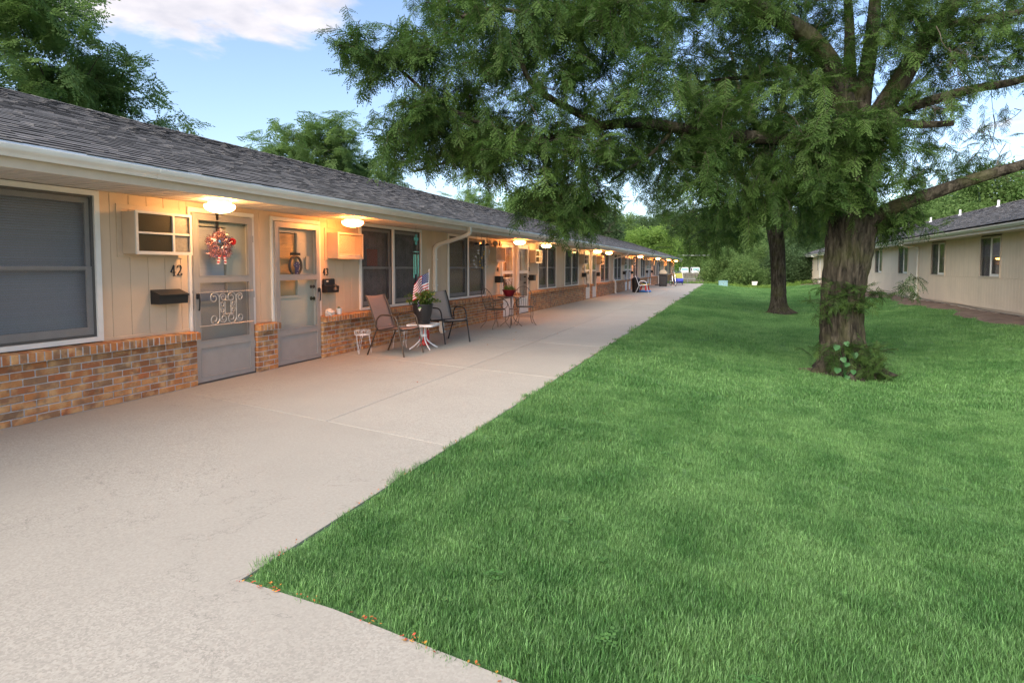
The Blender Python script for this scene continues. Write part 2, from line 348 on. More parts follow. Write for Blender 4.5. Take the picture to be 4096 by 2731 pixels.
# exposed-aggregate concrete
m, T, B = newmat('concrete'); ge = nd(T, 'ShaderNodeNewGeometry')
vo = nd(T, 'ShaderNodeTexVoronoi', i_Scale=115.0, i_Randomness=1.0); T.links.new(ge.outputs['Position'], vo.inputs['Vector'])
nb = nd(T, 'ShaderNodeTexNoise', i_Scale=1.3, i_Detail=6.0, i_Roughness=0.65); T.links.new(ge.outputs['Position'], nb.inputs['Vector'])
nf = nd(T, 'ShaderNodeTexNoise', i_Scale=55.0, i_Detail=5.0, i_Roughness=0.7); T.links.new(ge.outputs['Position'], nf.inputs['Vector'])
rp = ramp(T, [(0.25, (0.338, 0.313, 0.268)), (0.5, (0.362, 0.336, 0.289)), (0.75, (0.384, 0.358, 0.309))]); T.links.new(nb.outputs[0], rp.inputs[0])
rv = nd(T, 'ShaderNodeMapRange'); T.links.new(nf.outputs[0], rv.inputs[0]); rv.inputs[1].default_value = 0.3; rv.inputs[2].default_value = 0.7; rv.inputs[3].default_value = 0.86; rv.inputs[4].default_value = 1.12
# pebbles show through where the paste has worn (patchy)
np_ = nd(T, 'ShaderNodeTexNoise', i_Scale=0.55, i_Detail=2.0); T.links.new(ge.outputs['Position'], np_.inputs['Vector'])
rm = nd(T, 'ShaderNodeMapRange'); T.links.new(np_.outputs[0], rm.inputs[0]); rm.inputs[1].default_value = 0.40; rm.inputs[2].default_value = 0.58
sv = nd(T, 'ShaderNodeSeparateColor'); T.links.new(vo.outputs['Color'], sv.inputs[0])
rr = nd(T, 'ShaderNodeMapRange'); T.links.new(sv.outputs[0], rr.inputs[0]); rr.inputs[3].default_value = 0.84; rr.inputs[4].default_value = 1.16
mv = nd(T, 'ShaderNodeMix'); T.links.new(rm.outputs[0], mv.inputs['Factor']); T.links.new(rv.outputs[0], mv.inputs['A']); T.links.new(rr.outputs[0], mv.inputs['B'])
hs = nd(T, 'ShaderNodeHueSaturation'); T.links.new(rp.outputs[0], hs.inputs['Color']); T.links.new(mv.outputs[0], hs.inputs['Value'])
ns = nd(T, 'ShaderNodeTexNoise', i_Scale=2.6, i_Detail=5.0, i_Roughness=0.7); T.links.new(ge.outputs['Position'], ns.inputs['Vector'])
rs_ = nd(T, 'ShaderNodeMapRange'); T.links.new(ns.outputs[0], rs_.inputs[0]); rs_.inputs[1].default_value = 0.58; rs_.inputs[2].default_value = 0.75; rs_.inputs[4].default_value = 0.35
xs = nd(T, 'ShaderNodeMix', data_type='RGBA'); T.links.new(rs_.outputs[0], xs.inputs['Factor']); T.links.new(hs.outputs[0], xs.inputs['A']); xs.inputs['B'].default_value = (0.29, 0.262, 0.222, 1)
oi = nd(T, 'ShaderNodeObjectInfo'); rO = nd(T, 'ShaderNodeMapRange'); T.links.new(oi.outputs['Random'], rO.inputs[0]); rO.inputs[3].default_value = 0.94; rO.inputs[4].default_value = 1.05
# hairline cracks: thin iso-lines of a warped noise, only in a few places
nw = nd(T, 'ShaderNodeTexNoise', i_Scale=0.9, i_Detail=7.0, i_Roughness=0.62, i_Distortion=0.4); T.links.new(ge.outputs['Position'], nw.inputs['Vector'])
d1 = nd(T, 'ShaderNodeMath', operation='SUBTRACT'); T.links.new(nw.outputs[0], d1.inputs[0]); d1.inputs[1].default_value = 0.5
d2 = nd(T, 'ShaderNodeMath', operation='ABSOLUTE'); T.links.new(d1.outputs[0], d2.inputs[0])
d3 = nd(T, 'ShaderNodeMapRange'); T.links.new(d2.outputs[0], d3.inputs[0]); d3.inputs[1].default_value = 0.0; d3.inputs[2].default_value = 0.0035; d3.inputs[3].default_value = 0.72; d3.inputs[4].default_value = 1.0
nm = nd(T, 'ShaderNodeTexNoise', i_Scale=0.33, i_Detail=1.0); mpm = nd(T, 'ShaderNodeMapping'); mpm.inputs['Location'].default_value = (9.1, 2.2, 0); T.links.new(ge.outputs['Position'], mpm.inputs[0]); T.links.new(mpm.outputs[0], nm.inputs['Vector'])
dm = nd(T, 'ShaderNodeMapRange'); T.links.new(nm.outputs[0], dm.inputs[0]); dm.inputs[1].default_value = 0.52; dm.inputs[2].default_value = 0.60
dk = nd(T, 'ShaderNodeMix'); T.links.new(dm.outputs[0], dk.inputs['Factor']); dk.inputs['A'].default_value = 1.0; T.links.new(d3.outputs[0], dk.inputs['B'])
mO = nd(T, 'ShaderNodeMath', operation='MULTIPLY'); T.links.new(rO.outputs[0], mO.inputs[0]); T.links.new(dk.outputs[0], mO.inputs[1])
hO = nd(T, 'ShaderNodeHueSaturation'); T.links.new(xs.outputs['Result'], hO.inputs['Color']); T.links.new(mO.outputs[0], hO.inputs['Value'])
T.links.new(hO.outputs[0], B.inputs['Base Color']); B.inputs['Roughness'].default_value = 0.85
bp = nd(T, 'ShaderNodeBump', i_Strength=0.35, i_Distance=0.004); T.links.new(mv.outputs[0], bp.inputs['Height']); T.links.new(bp.outputs[0], B.inputs['Normal'])
# bark
m, T, B = newmat('bark'); ge = nd(T, 'ShaderNodeNewGeometry'); mpv = nd(T, 'ShaderNodeMapping'); mpv.inputs['Scale'].default_value = (1, 1, 0.22); T.links.new(ge.outputs['Position'], mpv.inputs[0])
n1 = nd(T, 'ShaderNodeTexNoise', i_Scale=16.0, i_Detail=6.0, i_Roughness=0.65, i_Distortion=0.6); T.links.new(mpv.outputs[0], n1.inputs['Vector'])
rp = ramp(T, [(0.34, (0.007, 0.0065, 0.005)), (0.50, (0.036, 0.032, 0.024)), (0.70, (0.088, 0.079, 0.062))]); T.links.new(n1.outputs[0], rp.inputs[0])
n2 = nd(T, 'ShaderNodeTexNoise', i_Scale=2.2, i_Detail=4.0); T.links.new(ge.outputs['Position'], n2.inputs['Vector']); r2 = nd(T, 'ShaderNodeMapRange'); T.links.new(n2.outputs[0], r2.inputs[0]); r2.inputs[1].default_value = 0.48; r2.inputs[2].default_value = 0.66; r2.inputs[4].default_value = 0.55
x2 = nd(T, 'ShaderNodeMix', data_type='RGBA'); T.links.new(r2.outputs[0], x2.inputs['Factor']); T.links.new(rp.outputs[0], x2.inputs['A']); x2.inputs['B'].default_value = (0.052, 0.060, 0.020, 1)
T.links.new(x2.outputs['Result'], B.inputs['Base Color']); B.inputs['Roughness'].default_value = 0.95; B.inputs['Specular IOR Level'].default_value = 0.2
bp = nd(T, 'ShaderNodeBump', i_Strength=0.9, i_Distance=0.03); T.links.new(n1.outputs[0], bp.inputs['Height']); T.links.new(bp.outputs[0], B.inputs['Normal'])
# leaves: diffuse + translucent + waxy gloss, each spray its own tint
def leafmat(name, dark, light, rough=0.42, trans=0.35, gloss=0.35):
    m = bpy.data.materials.new(name); m.use_nodes = True; T = m.node_tree; B = T.nodes['Principled BSDF']; MAT[name] = m
    oi = nd(T, 'ShaderNodeObjectInfo'); ge = nd(T, 'ShaderNodeNewGeometry')
    mu = nd(T, 'ShaderNodeMath', operation='MULTIPLY'); T.links.new(ge.outputs['Random Per Island'], mu.inputs[0]); mu.inputs[1].default_value = 0.35
    ad = nd(T, 'ShaderNodeMath', operation='MULTIPLY_ADD'); T.links.new(oi.outputs['Random'], ad.inputs[0]); ad.inputs[1].default_value = 0.65; T.links.new(mu.outputs[0], ad.inputs[2])
    x = nd(T, 'ShaderNodeMix', data_type='RGBA'); T.links.new(ad.outputs[0], x.inputs['Factor']); x.inputs['A'].default_value = (*dark, 1); x.inputs['B'].default_value = (*light, 1)
    T.links.new(x.outputs['Result'], B.inputs['Base Color']); B.inputs['Roughness'].default_value = rough; B.inputs['Specular IOR Level'].default_value = gloss
    tr = nd(T, 'ShaderNodeBsdfTranslucent'); h = nd(T, 'ShaderNodeHueSaturation', i_Saturation=1.1, i_Value=1.25); T.links.new(x.outputs['Result'], h.inputs['Color']); T.links.new(h.outputs[0], tr.inputs[0])
    ms = nd(T, 'ShaderNodeMixShader'); ms.inputs[0].default_value = trans; T.links.new(B.outputs[0], ms.inputs[1]); T.links.new(tr.outputs[0], ms.inputs[2])
    T.links.new(ms.outputs[0], T.nodes['Material Output'].inputs[0]); return m
leafmat('leaf_locust', (0.022, 0.056, 0.015), (0.092, 0.160, 0.042), rough=0.5, trans=0.38, gloss=0.12)
leafmat('leaf_bright', (0.055, 0.12, 0.03), (0.11, 0.20, 0.055))
leafmat('leaf_far', (0.095, 0.170, 0.052), (0.170, 0.260, 0.090), rough=0.7, trans=0.5, gloss=0.15)
leafmat('leaf_deep', (0.045, 0.085, 0.036), (0.085, 0.14, 0.058), rough=0.7, gloss=0.15)
leafmat('leaf_willow', (0.10, 0.19, 0.035), (0.20, 0.31, 0.065), rough=0.6)
leafmat('leaf_pot', (0.06, 0.13, 0.02), (0.17, 0.24, 0.05))
leafmat('leaf_straw', (0.30, 0.26, 0.10), (0.20, 0.25, 0.07))
leafmat('leaf_clover', (0.075, 0.20, 0.05), (0.15, 0.30, 0.09))
leafmat('leaf_heart', (0.030, 0.11, 0.03), (0.045, 0.15, 0.045), rough=0.45)
# grass blades and the sward beneath them
def grass_tint(T, vec):
    a = nd(T, 'ShaderNodeTexNoise', i_Scale=0.42, i_Detail=3.0); T.links.new(vec, a.inputs['Vector'])
    b = nd(T, 'ShaderNodeTexNoise', i_Scale=3.2, i_Detail=3.0); T.links.new(vec, b.inputs['Vector'])
    ad = nd(T, 'ShaderNodeMath', operation='MULTIPLY_ADD'); T.links.new(a.outputs[0], ad.inputs[0]); ad.inputs[1].default_value = 1.0; T.links.new(b.outputs[0], ad.inputs[2])
    r = nd(T, 'ShaderNodeMapRange'); T.links.new(ad.outputs[0], r.inputs[0]); r.inputs[1].default_value = 0.80; r.inputs[2].default_value = 1.20
    return r
m = bpy.data.materials.new('grass_blade'); m.use_nodes = True; T = m.node_tree; B = T.nodes['Principled BSDF']; MAT['grass_blade'] = m
oi = nd(T, 'ShaderNodeObjectInfo'); gt = grass_tint(T, oi.outputs['Location']); ge = nd(T, 'ShaderNodeNewGeometry')
xa = nd(T, 'ShaderNodeMix', data_type='RGBA'); T.links.new(gt.outputs[0], xa.inputs['Factor']); xa.inputs['A'].default_value = (0.082, 0.210, 0.056, 1); xa.inputs['B'].default_value = (0.178, 0.345, 0.112, 1)
rv = nd(T, 'ShaderNodeMapRange'); T.links.new(ge.outputs['Random Per Island'], rv.inputs[0]); rv.inputs[3].default_value = 0.62; rv.inputs[4].default_value = 1.35
hs = nd(T, 'ShaderNodeHueSaturation'); T.links.new(xa.outputs['Result'], hs.inputs['Color']); T.links.new(rv.outputs[0], hs.inputs['Value'])
T.links.new(hs.outputs[0], B.inputs['Base Color']); B.inputs['Roughness'].default_value = 0.45; B.inputs['Specular IOR Level'].default_value = 0.4
tr = nd(T, 'ShaderNodeBsdfTranslucent'); T.links.new(hs.outputs[0], tr.inputs[0]); ms = nd(T, 'ShaderNodeMixShader'); ms.inputs[0].default_value = 0.38
T.links.new(B.outputs[0], ms.inputs[1]); T.links.new(tr.outputs[0], ms.inputs[2]); T.links.new(ms.outputs[0], T.nodes['Material Output'].inputs[0])
m, T, B = newmat('lawn'); ge = nd(T, 'ShaderNodeNewGeometry'); gt = grass_tint(T, ge.outputs['Position'])
nf = nd(T, 'ShaderNodeTexNoise', i_Scale=45.0, i_Detail=4.0, i_Roughness=0.7); T.links.new(ge.outputs['Position'], nf.inputs['Vector'])
xa = nd(T, 'ShaderNodeMix', data_type='RGBA'); T.links.new(gt.outputs[0], xa.inputs['Factor']); xa.inputs['A'].default_value = (0.068, 0.178, 0.048, 1); xa.inputs['B'].default_value = (0.142, 0.285, 0.090, 1)
rv = nd(T, 'ShaderNodeMapRange'); T.links.new(nf.outputs[0], rv.inputs[0]); rv.inputs[1].default_value = 0.3; rv.inputs[2].default_value = 0.7; rv.inputs[3].default_value = 0.55; rv.inputs[4].default_value = 1.3
hs = nd(T, 'ShaderNodeHueSaturation'); T.links.new(xa.outputs['Result'], hs.inputs['Color']); T.links.new(rv.outputs[0], hs.inputs['Value']); T.links.new(hs.outputs[0], B.inputs['Base Color'])
B.inputs['Roughness'].default_value = 0.9; bp = nd(T, 'ShaderNodeBump', i_Strength=0.8, i_Distance=0.04); T.links.new(nf.outputs[0], bp.inputs['Height']); T.links.new(bp.outputs[0], B.inputs['Normal'])
# window glass, insect screen, lamp glass
def thin(name, glossy, gcol, grough, tcol, base=None, share=0.0):
    m = bpy.data.materials.new(name); m.use_nodes = True; T = m.node_tree; T.nodes.remove(T.nodes['Principled BSDF']); MAT[name] = m; o = T.nodes['Material Output']
    t = nd(T, 'ShaderNodeBsdfTransparent'); t.inputs[0].default_value = (*tcol, 1); cur = t.outputs[0]
    if base:
        d = nd(T, 'ShaderNodeBsdfDiffuse'); d.inputs[0].default_value = (*base, 1); x = nd(T, 'ShaderNodeMixShader'); x.inputs[0].default_value = share
        T.links.new(cur, x.inputs[1]); T.links.new(d.outputs[0], x.inputs[2]); cur = x.outputs[0]
    if glossy:
        g = nd(T, 'ShaderNodeBsdfGlossy'); g.inputs[0].default_value = (*gcol, 1); g.inputs['Roughness'].default_value = grough
        lw = nd(T, 'ShaderNodeLayerWeight'); p4 = nd(T, 'ShaderNodeMath', operation='POWER'); T.links.new(lw.outputs['Facing'], p4.inputs[0]); p4.inputs[1].default_value = 4.5
        f = nd(T, 'ShaderNodeMath', operation='MULTIPLY_ADD'); T.links.new(p4.outputs[0], f.inputs[0]); f.inputs[1].default_value = 0.85; f.inputs[2].default_value = 0.045; x = nd(T, 'ShaderNodeMixShader')
        T.links.new(f.outputs[0], x.inputs[0]); T.links.new(cur, x.inputs[1]); T.links.new(g.outputs[0], x.inputs[2]); cur = x.outputs[0]
    T.links.new(cur, o.inputs[0]); return m
thin('glass', True, (1, 1, 1), 0.02, (0.86, 0.88, 0.88))
thin('screen', False, None, 0, (0.9, 0.9, 0.9), base=(0.16, 0.16, 0.175), share=0.36)
thin('screen_light', False, None, 0, (0.95, 0.95, 0.95), base=(0.12, 0.11, 0.11), share=0.40)
def lampmat(name, col, st):
    m = bpy.data.materials.new(name); m.use_nodes = True; T = m.node_tree; T.nodes.remove(T.nodes['Principled BSDF']); MAT[name] = m
    e = nd(T, 'ShaderNodeEmission'); e.inputs[0].default_value = (*col, 1); e.inputs[1].default_value = st; T.links.new(e.outputs[0], T.nodes['Material Output'].inputs[0])
lampmat('lamp_soft', (1.0, 0.50, 0.18), 17.0)
lampmat('lamp_orange', (1.0, 0.33, 0.075), 23.0)

# ------------------------------------------------------------------ instanced foliage helper
GN = {}
def collection_of(name, meshes):
    c = bpy.data.collections.new(name)
    for i, me in enumerate(meshes):
        c.objects.link(bpy.data.objects.new('%s_%02d' % (name, i), me))
    return c
def scatter_group(coll):
    if coll.name in GN: return GN[coll.name]
    g = bpy.data.node_groups.new('scatter_' + coll.name, 'GeometryNodeTree')
    g.interface.new_socket('Geometry', in_out='INPUT', socket_type='NodeSocketGeometry'); g.interface.new_socket('Geometry', in_out='OUTPUT', socket_type='NodeSocketGeometry')
    i = g.nodes.new('NodeGroupInput'); o = g.nodes.new('NodeGroupOutput')
    ci = g.nodes.new('GeometryNodeCollectionInfo'); ci.inputs['Collection'].default_value = coll; ci.inputs['Separate Children'].default_value = True; ci.inputs['Reset Children'].default_value = True
    ip = g.nodes.new('GeometryNodeInstanceOnPoints'); ip.inputs['Pick Instance'].default_value = True
    def attr(n, t): a = g.nodes.new('GeometryNodeInputNamedAttribute'); a.data_type = t; a.inputs['Name'].default_value = n; return a.outputs['Attribute']
    er = g.nodes.new('FunctionNodeEulerToRotation')
    g.links.new(i.outputs[0], ip.inputs['Points']); g.links.new(ci.outputs[0], ip.inputs['Instance'])
    g.links.new(attr('rot', 'FLOAT_VECTOR'), er.inputs[0]); g.links.new(er.outputs[0], ip.inputs['Rotation'])
    g.links.new(attr('scl', 'FLOAT'), ip.inputs['Scale']); g.links.new(attr('idx', 'INT'), ip.inputs['Instance Index'])
    g.links.new(ip.outputs[0], o.inputs[0]); GN[coll.name] = g; return g
def scatter(name, pts, eul, scl, coll, parent=None, material=None):
    n = len(pts); me = bpy.data.meshes.new(name); me.vertices.add(n); me.vertices.foreach_set('co', np.asarray(pts, np.float32).ravel())
    a = me.attributes.new('rot', 'FLOAT_VECTOR', 'POINT'); a.data.foreach_set('vector', np.asarray(eul, np.float32).ravel())
    a = me.attributes.new('scl', 'FLOAT', 'POINT'); a.data.foreach_set('value', np.asarray(scl, np.float32).ravel())
    a = me.attributes.new('idx', 'INT', 'POINT'); a.data.foreach_set('value', nr.randint(0, len(coll.objects), n).astype(np.int32))
    me.update(); o = link(name, me, parent); md = o.modifiers.new('scatter', 'NODES'); md.node_group = scatter_group(coll); return o

# ------------------------------------------------------------------ terrain
def swale(x, y):
    p = interp(x, [-2.05, -1.2, 0.0, 1.0, 2.2, 3.4, 5.0, 6.4, 7.3, 9], [0.0, -0.07, -0.20, -0.31, -0.37, -0.33, -0.16, 0.02, 0.07, 0.06])
    k = interp(y, [1.6, 5.0], [0.0, 1.0]); return p * k
def gz(x, y):
    z = -0.06
    if x > -2.06: z = swale(x, y) - 0.012
    far = interp(y, [53.6, 58, 75, 95], [0, 0.12, 0.7, 0.95])
    if x < -2.06 and y < 53.6: z = -0.06
    return z - far
xs = [-400, -150, -60, -30, -14, -10.6, -6.2, -2.07, -2.05] + [-2.05 + 0.35 * i for i in range(1, 30)] + [9, 12, 14, 18, 30, 60, 150, 400]
ys = [-60, -10, 0.2, 1.0, 1.9] + [2.4 + 0.6 * i for i in range(0, 86)] + [54.0, 55, 56, 58, 62, 66, 70, 75, 80, 85, 90, 95, 110, 150, 300, 700, 1500]
xs = sorted(set(xs)); g = MB()
for y in ys:
    for x in xs: g.v.append((x, y, gz(x, y) + (0.012 * math.sin(x * 1.7 + y * 0.6) * math.sin(y * 0.9 - x * 0.4) if (x > -1.4 and y > 2.2) else 0)))
nx = len(xs)
for j in range(len(ys) - 1):
    for i in range(nx - 1): g.f.append((j * nx + i, j * nx + i + 1, (j + 1) * nx + i + 1, (j + 1) * nx + i)); g.m.append(0)
lawn = g.build('ground', MAT['lawn'], smooth=True); tag(lawn, kind='structure')
# front edge of the lawn: the concrete walk the camera stands on meets it a little askew
def lawn_front(x): return 2.0 - 0.125 * (x + 2.03) + 0.02 * math.sin(x * 3.1)
path = MB(); path.box(-6.3, -2.034, -5.9, 53.49, -0.16, -0.0065); path.box(-2.034, 8.9, -5.9, 0.5, -0.16, -0.0065)
path = path.build('path', MAT['joint_filler']); tag(path, kind='structure')
def slab(poly, z1=0.0, z0=-0.052, bev=0.008):
    n = len(poly); c = (sum(p[0] for p in poly) / n, sum(p[1] for p in poly) / n); m = MB()
    def inset(d): return [(p[0] + (bev if p[0] < c[0] else -bev) * d, p[1] + (bev if p[1] < c[1] else -bev) * d) for p in poly]
    vs = [(*p, z0) for p in poly] + [(*p, z1 - 0.005) for p in poly] + [(*p, z1) for p in inset(1)]
    fs = [tuple(range(2 * n, 3 * n))]
    for i in range(n): j = (i + 1) % n; fs += [(i, j, n + j, n + i), (n + i, n + j, 2 * n + j, 2 * n + i)]
    return m.add(vs, fs).build('concrete_slab', MAT['concrete'], path)
joints = [4.40 + 3.05 * i for i in range(0, 16)] + [53.5]
def jy(y0, x): return y0 - (0.21 * (x + 3.42) if 0 < y0 < 50 else 0)
G = 0.0028
for a, b in zip(joints[:-1], joints[1:]):
    for x0, x1 in ((-6.4, -3.42), (-3.42, -2.03)):
        slab([(x0 + G, jy(a, x0) + G), (x1 - G, jy(a, x1) + G), (x1 - G, jy(b, x1) - G), (x0 + G, jy(b, x0) - G)], z1=rng.uniform(-0.0012, 0.001))
# the broad apron the camera stands on: one pour that wraps the corner of the lawn
poly = [(-6.4, -6), (9, -6)] + [(x, lawn_front(x)) for x in (9, 7, 5, 4, 3, 2, 1.5, 1, 0.5, 0, -0.5, -1, -1.5, -2.03)] + [(-2.03, jy(4.4, -2.03) - G), (-6.4, jy(4.4, -6.4) - G)]
m = MB(); n = len(poly); m.add([(*p, -0.052) for p in poly] + [(*p, 0.0) for p in poly], [tuple(range(n, 2 * n))] + [(i, (i + 1) % n, n + (i + 1) % n, n + i) for i in range(n)]); m.build('concrete_slab', MAT['concrete'], path)
# ------------------------------------------------------------------ the long apartment building on the left
S0 = [5.17, 15.15, 25.1, 35.3, 45.45, 55.6, 65.7]
B0, B1 = -1.6, 68.4
XS, XB, XR = -5.95, -5.86, -5.80      # siding face, brick face, rowlock face
ZS = 2.16                             # soffit
RW = 0.648                            # top of rowlock
apt = empty('apartment_building', (-5.9, B0, 0), label='long tan one-storey apartment row with brick base and porch lamps along its eave', cat='building')
AO = Vector((5.9, -B0, 0))
def apart(mb, name, m, parent=None, smooth=False):
    """part of the building: vertices are given in world coordinates"""
    o = mb.build(name, m, parent or apt, smooth)
    if parent is None: o.location = AO
    return o
winL = [(s - 3.20, s - 1.015) for s in S0]; winR = [(s + 3.415, s + 5.575) for s in S0[:-1]]
doors = []
for k, s in enumerate(S0): doors += [(s + 0.015, s + 1.03, k, 'L')] + ([(s + 1.345, s + 2.38, k, 'R')] if k < 6 else [])
openings = sorted([w_ for w_ in winL + winR] + [(d[0], d[1]) for d in doors])
gaps = []; y = B0
for a, b in openings:
    gaps.append((y, a)); y = b
gaps.append((y, B1))
# sheathing + siding boards between the openings
PH = 4.274; PB = 0.2045
bm_cache = {}
for a, b in gaps:
    if b - a < 0.02: continue
    s = MB(); s.box(-6.02, -5.9565, a, b, RW - 0.02, ZS + 0.02); apart(s, 'sheathing', MAT['sheathing'])
    n0 = math.floor((a - PH) / PB); edges = [a] + [PH + PB * n for n in range(n0, n0 + 400) if a + 0.012 < PH + PB * n < b - 0.012] + [b]
    near = a < 17.5; J = MB()
    for y0, y1 in zip(edges[:-1], edges[1:]):
        q = MB() if near else J
        q.bbox(-5.962, XS, y0 + 0.0022, y1 - 0.0022, RW + 0.02, ZS - 0.001, 0.0025)
        if near: apart(q, 'siding_board', MAT['siding'])
    if not near: tag(apart(J, 'siding_panel', MAT['siding']), kind='stuff')
    t = MB(); t.bbox(-5.955, -5.938, a, b, RW - 0.004, RW + 0.030, 0.003); apart(t, 'base_trim', MAT['siding'])
for a, b, k, sd in doors:
    t = MB(); t.bbox(-5.962, XS, a, b, 2.098, ZS - 0.001, 0.003); apart(t, 'header_board', MAT['siding'])
# brick knee wall
segs = []; y = B0
for s in S0:
    segs.append((y, s + 0.035)); segs.append((s + 0.985, s + 1.36)); y = s + 2.33
segs = segs[:-2] + [(S0[5] + 2.33, S0[6] + 0.035), (S0[6] + 0.985, B1)]
BL, BH_, CO = 0.2032, 0.0575, 0.0677
bricks = []; rows_ = []
for a, b in segs:
    for r in range(8):
        y = a - (BL / 2 if r % 2 else 0)
        while y < b - 0.02:
            y0 = max(y, a); y1 = min(y + BL, b)
            if y1 - y0 > 0.03: bricks.append((y0 + 0.004 if y0 > a else y0, y1 - 0.006 if y1 < b else y1, r * CO + 0.004))
            y += BL
    n = max(1, round((b - a + 0.02) / 0.0677)); wd = (b - a + 0.02) / n
    for i in range(n): rows_.append((a - 0.01 + wd * i, a - 0.01 + wd * (i + 1)))
bmesh_cache = {}
def brick_mesh(L_, v):
    key = (round(L_, 3), v)
    if key not in bmesh_cache:
        rr = random.Random(hash(key) % 1000); q = MB(); q.bbox(-0.09, 0, 0, L_, 0, BH_, 0.0045)
        q.v = [(p[0] + rr.uniform(-0.0015, 0.0015), p[1] + rr.uniform(-0.001, 0.001), p[2] + rr.uniform(-0.001, 0.001)) for p in q.v]
        bmesh_cache[key] = q.mesh('brick', MAT['brick'])
    return bmesh_cache[key]
vis = sorted([b for b in bricks if b[1] > 2.95], key=lambda b: b[0])
single = set(vis[:300]); rest = MB()
for b in bricks:
    if b in single:
        link('brick', brick_mesh(b[1] - b[0], rng.randint(0, 3)), apt, AO + Vector((XB + rng.uniform(-0.0025, 0.002), b[0], b[2])))
    else: rest.box(XB - 0.09, XB + rng.uniform(-0.002, 0.002), b[0], b[1], b[2], b[2] + BH_)
tag(apart(rest, 'brick_courses', MAT['brick']), kind='stuff')
rl = MB(); cnt = 0
for a, b in rows_:
    q = MB(); q.bbox(-5.965, XR + rng.uniform(-0.002, 0.002), a + 0.0055, b - 0.0055, 0.552, RW - rng.uniform(0, 0.003), 0.004)
    q.v = [(p[0], p[1], p[2] - (0.012 if p[0] > -5.85 and p[2] > 0.6 else 0)) for p in q.v]
    if a > 2.95 and cnt < 150: apart(q, 'rowlock_brick', MAT['brick']); cnt += 1
    else: rl.add(q.v, q.f)
tag(apart(rl, 'rowlock_course', MAT['brick']), kind='stuff')
for a, b in segs:
    q = MB(); q.box(-5.97, XB - 0.007, a + 0.004, b - 0.004, -0.05, 0.549); q.box(-5.96, XR - 0.005, a, b, 0.549, RW - 0.016); apart(q, 'mortar', MAT['mortar'])
# gable and rear walls, so that the rooms behind the windows are dark
q = MB(); q.box(-15.2, -15.1, B0, B1, -0.05, 2.5); q.box(-15.1, -6.02, B0 - 0.1, B0, -0.05, 2.3); q.box(-15.1, -6.02, B1, B1 + 0.1, -0.05, 2.3); q.box(-15.1, -6.02, B0, B1, 2.2, 2.24); apart(q, 'outer_wall', MAT['siding_pale'])
for yy in (B0 - 0.05, B1 + 0.05):
    q = MB(); q.prism([(-15.2, 2.2), (-5.6, 2.2), (-5.6, 2.35), (-10.6, 4.0), (-15.2, 2.48)], 1, yy - 0.05, yy + 0.05); apart(q, 'gable', MAT['siding_pale'])
# soffit boards, fascia, gutter
so = MB(); y = B0 - 0.3
while y < B1 + 0.5:
    q = MB() if 1.5 < y < 18 else so
    q.bbox(-5.968, -5.165, y + 0.002, y + 0.3028, ZS, ZS + 0.012, 0.003)
    for g_ in (0.1, 0.2): q.box(-5.96, -5.165, y + g_ - 0.004, y + g_ + 0.004, ZS - 0.004, ZS + 0.002)
    if q is not so: apart(q, 'soffit_panel', MAT['soffit_white'])
    y += 0.3048
tag(apart(so, 'soffit', MAT['soffit_white']), kind='stuff')
q = MB(); q.bbox(-5.165, -5.145, B0 - 0.3, B1 + 0.5, ZS - 0.012, 2.30, 0.003); apart(q, 'fascia', MAT['tan_trim'])
prof = [(-5.142, 2.232), (-5.085, 2.226), (-5.075, 2.240), (-5.066, 2.256), (-5.046, 2.266), (-5.032, 2.282), (-5.030, 2.312), (-5.040, 2.316), (-5.044, 2.306), (-5.046, 2.286), (-5.060, 2.274), (-5.085, 2.252), (-5.092, 2.240), (-5.136, 2.244), (-5.136, 2.318), (-5.142, 2.318)]
y = B0 - 0.35; seam = MB()
while y < B1 + 0.5:
    e = min(y + 6.1, B1 + 0.55); q = MB(); q.prism(prof, 1, y, e); apart(q, 'gutter', MAT['gutter_white'], smooth=True)
    seam.prism([(p[0] + (0.003 if p[0] > -5.1 else 0), p[1] - (0.003 if p[1] < 2.25 else 0)) for p in prof], 1, e - 0.03, e + 0.03); y = e
apart(seam, 'gutter_seam', MAT['gutter_white'], smooth=True)
q = MB(); q.add([(-5.15, B0 - 0.3, 2.352), (-5.052, B0 - 0.3, 2.334), (-5.048, B0 - 0.3, 2.318), (-5.15, B1 + 0.5, 2.352), (-5.052, B1 + 0.5, 2.334), (-5.048, B1 + 0.5, 2.318)], [(0, 1, 4, 3), (1, 2, 5, 4)]); apart(q, 'drip_edge', MAT['drip_metal'])
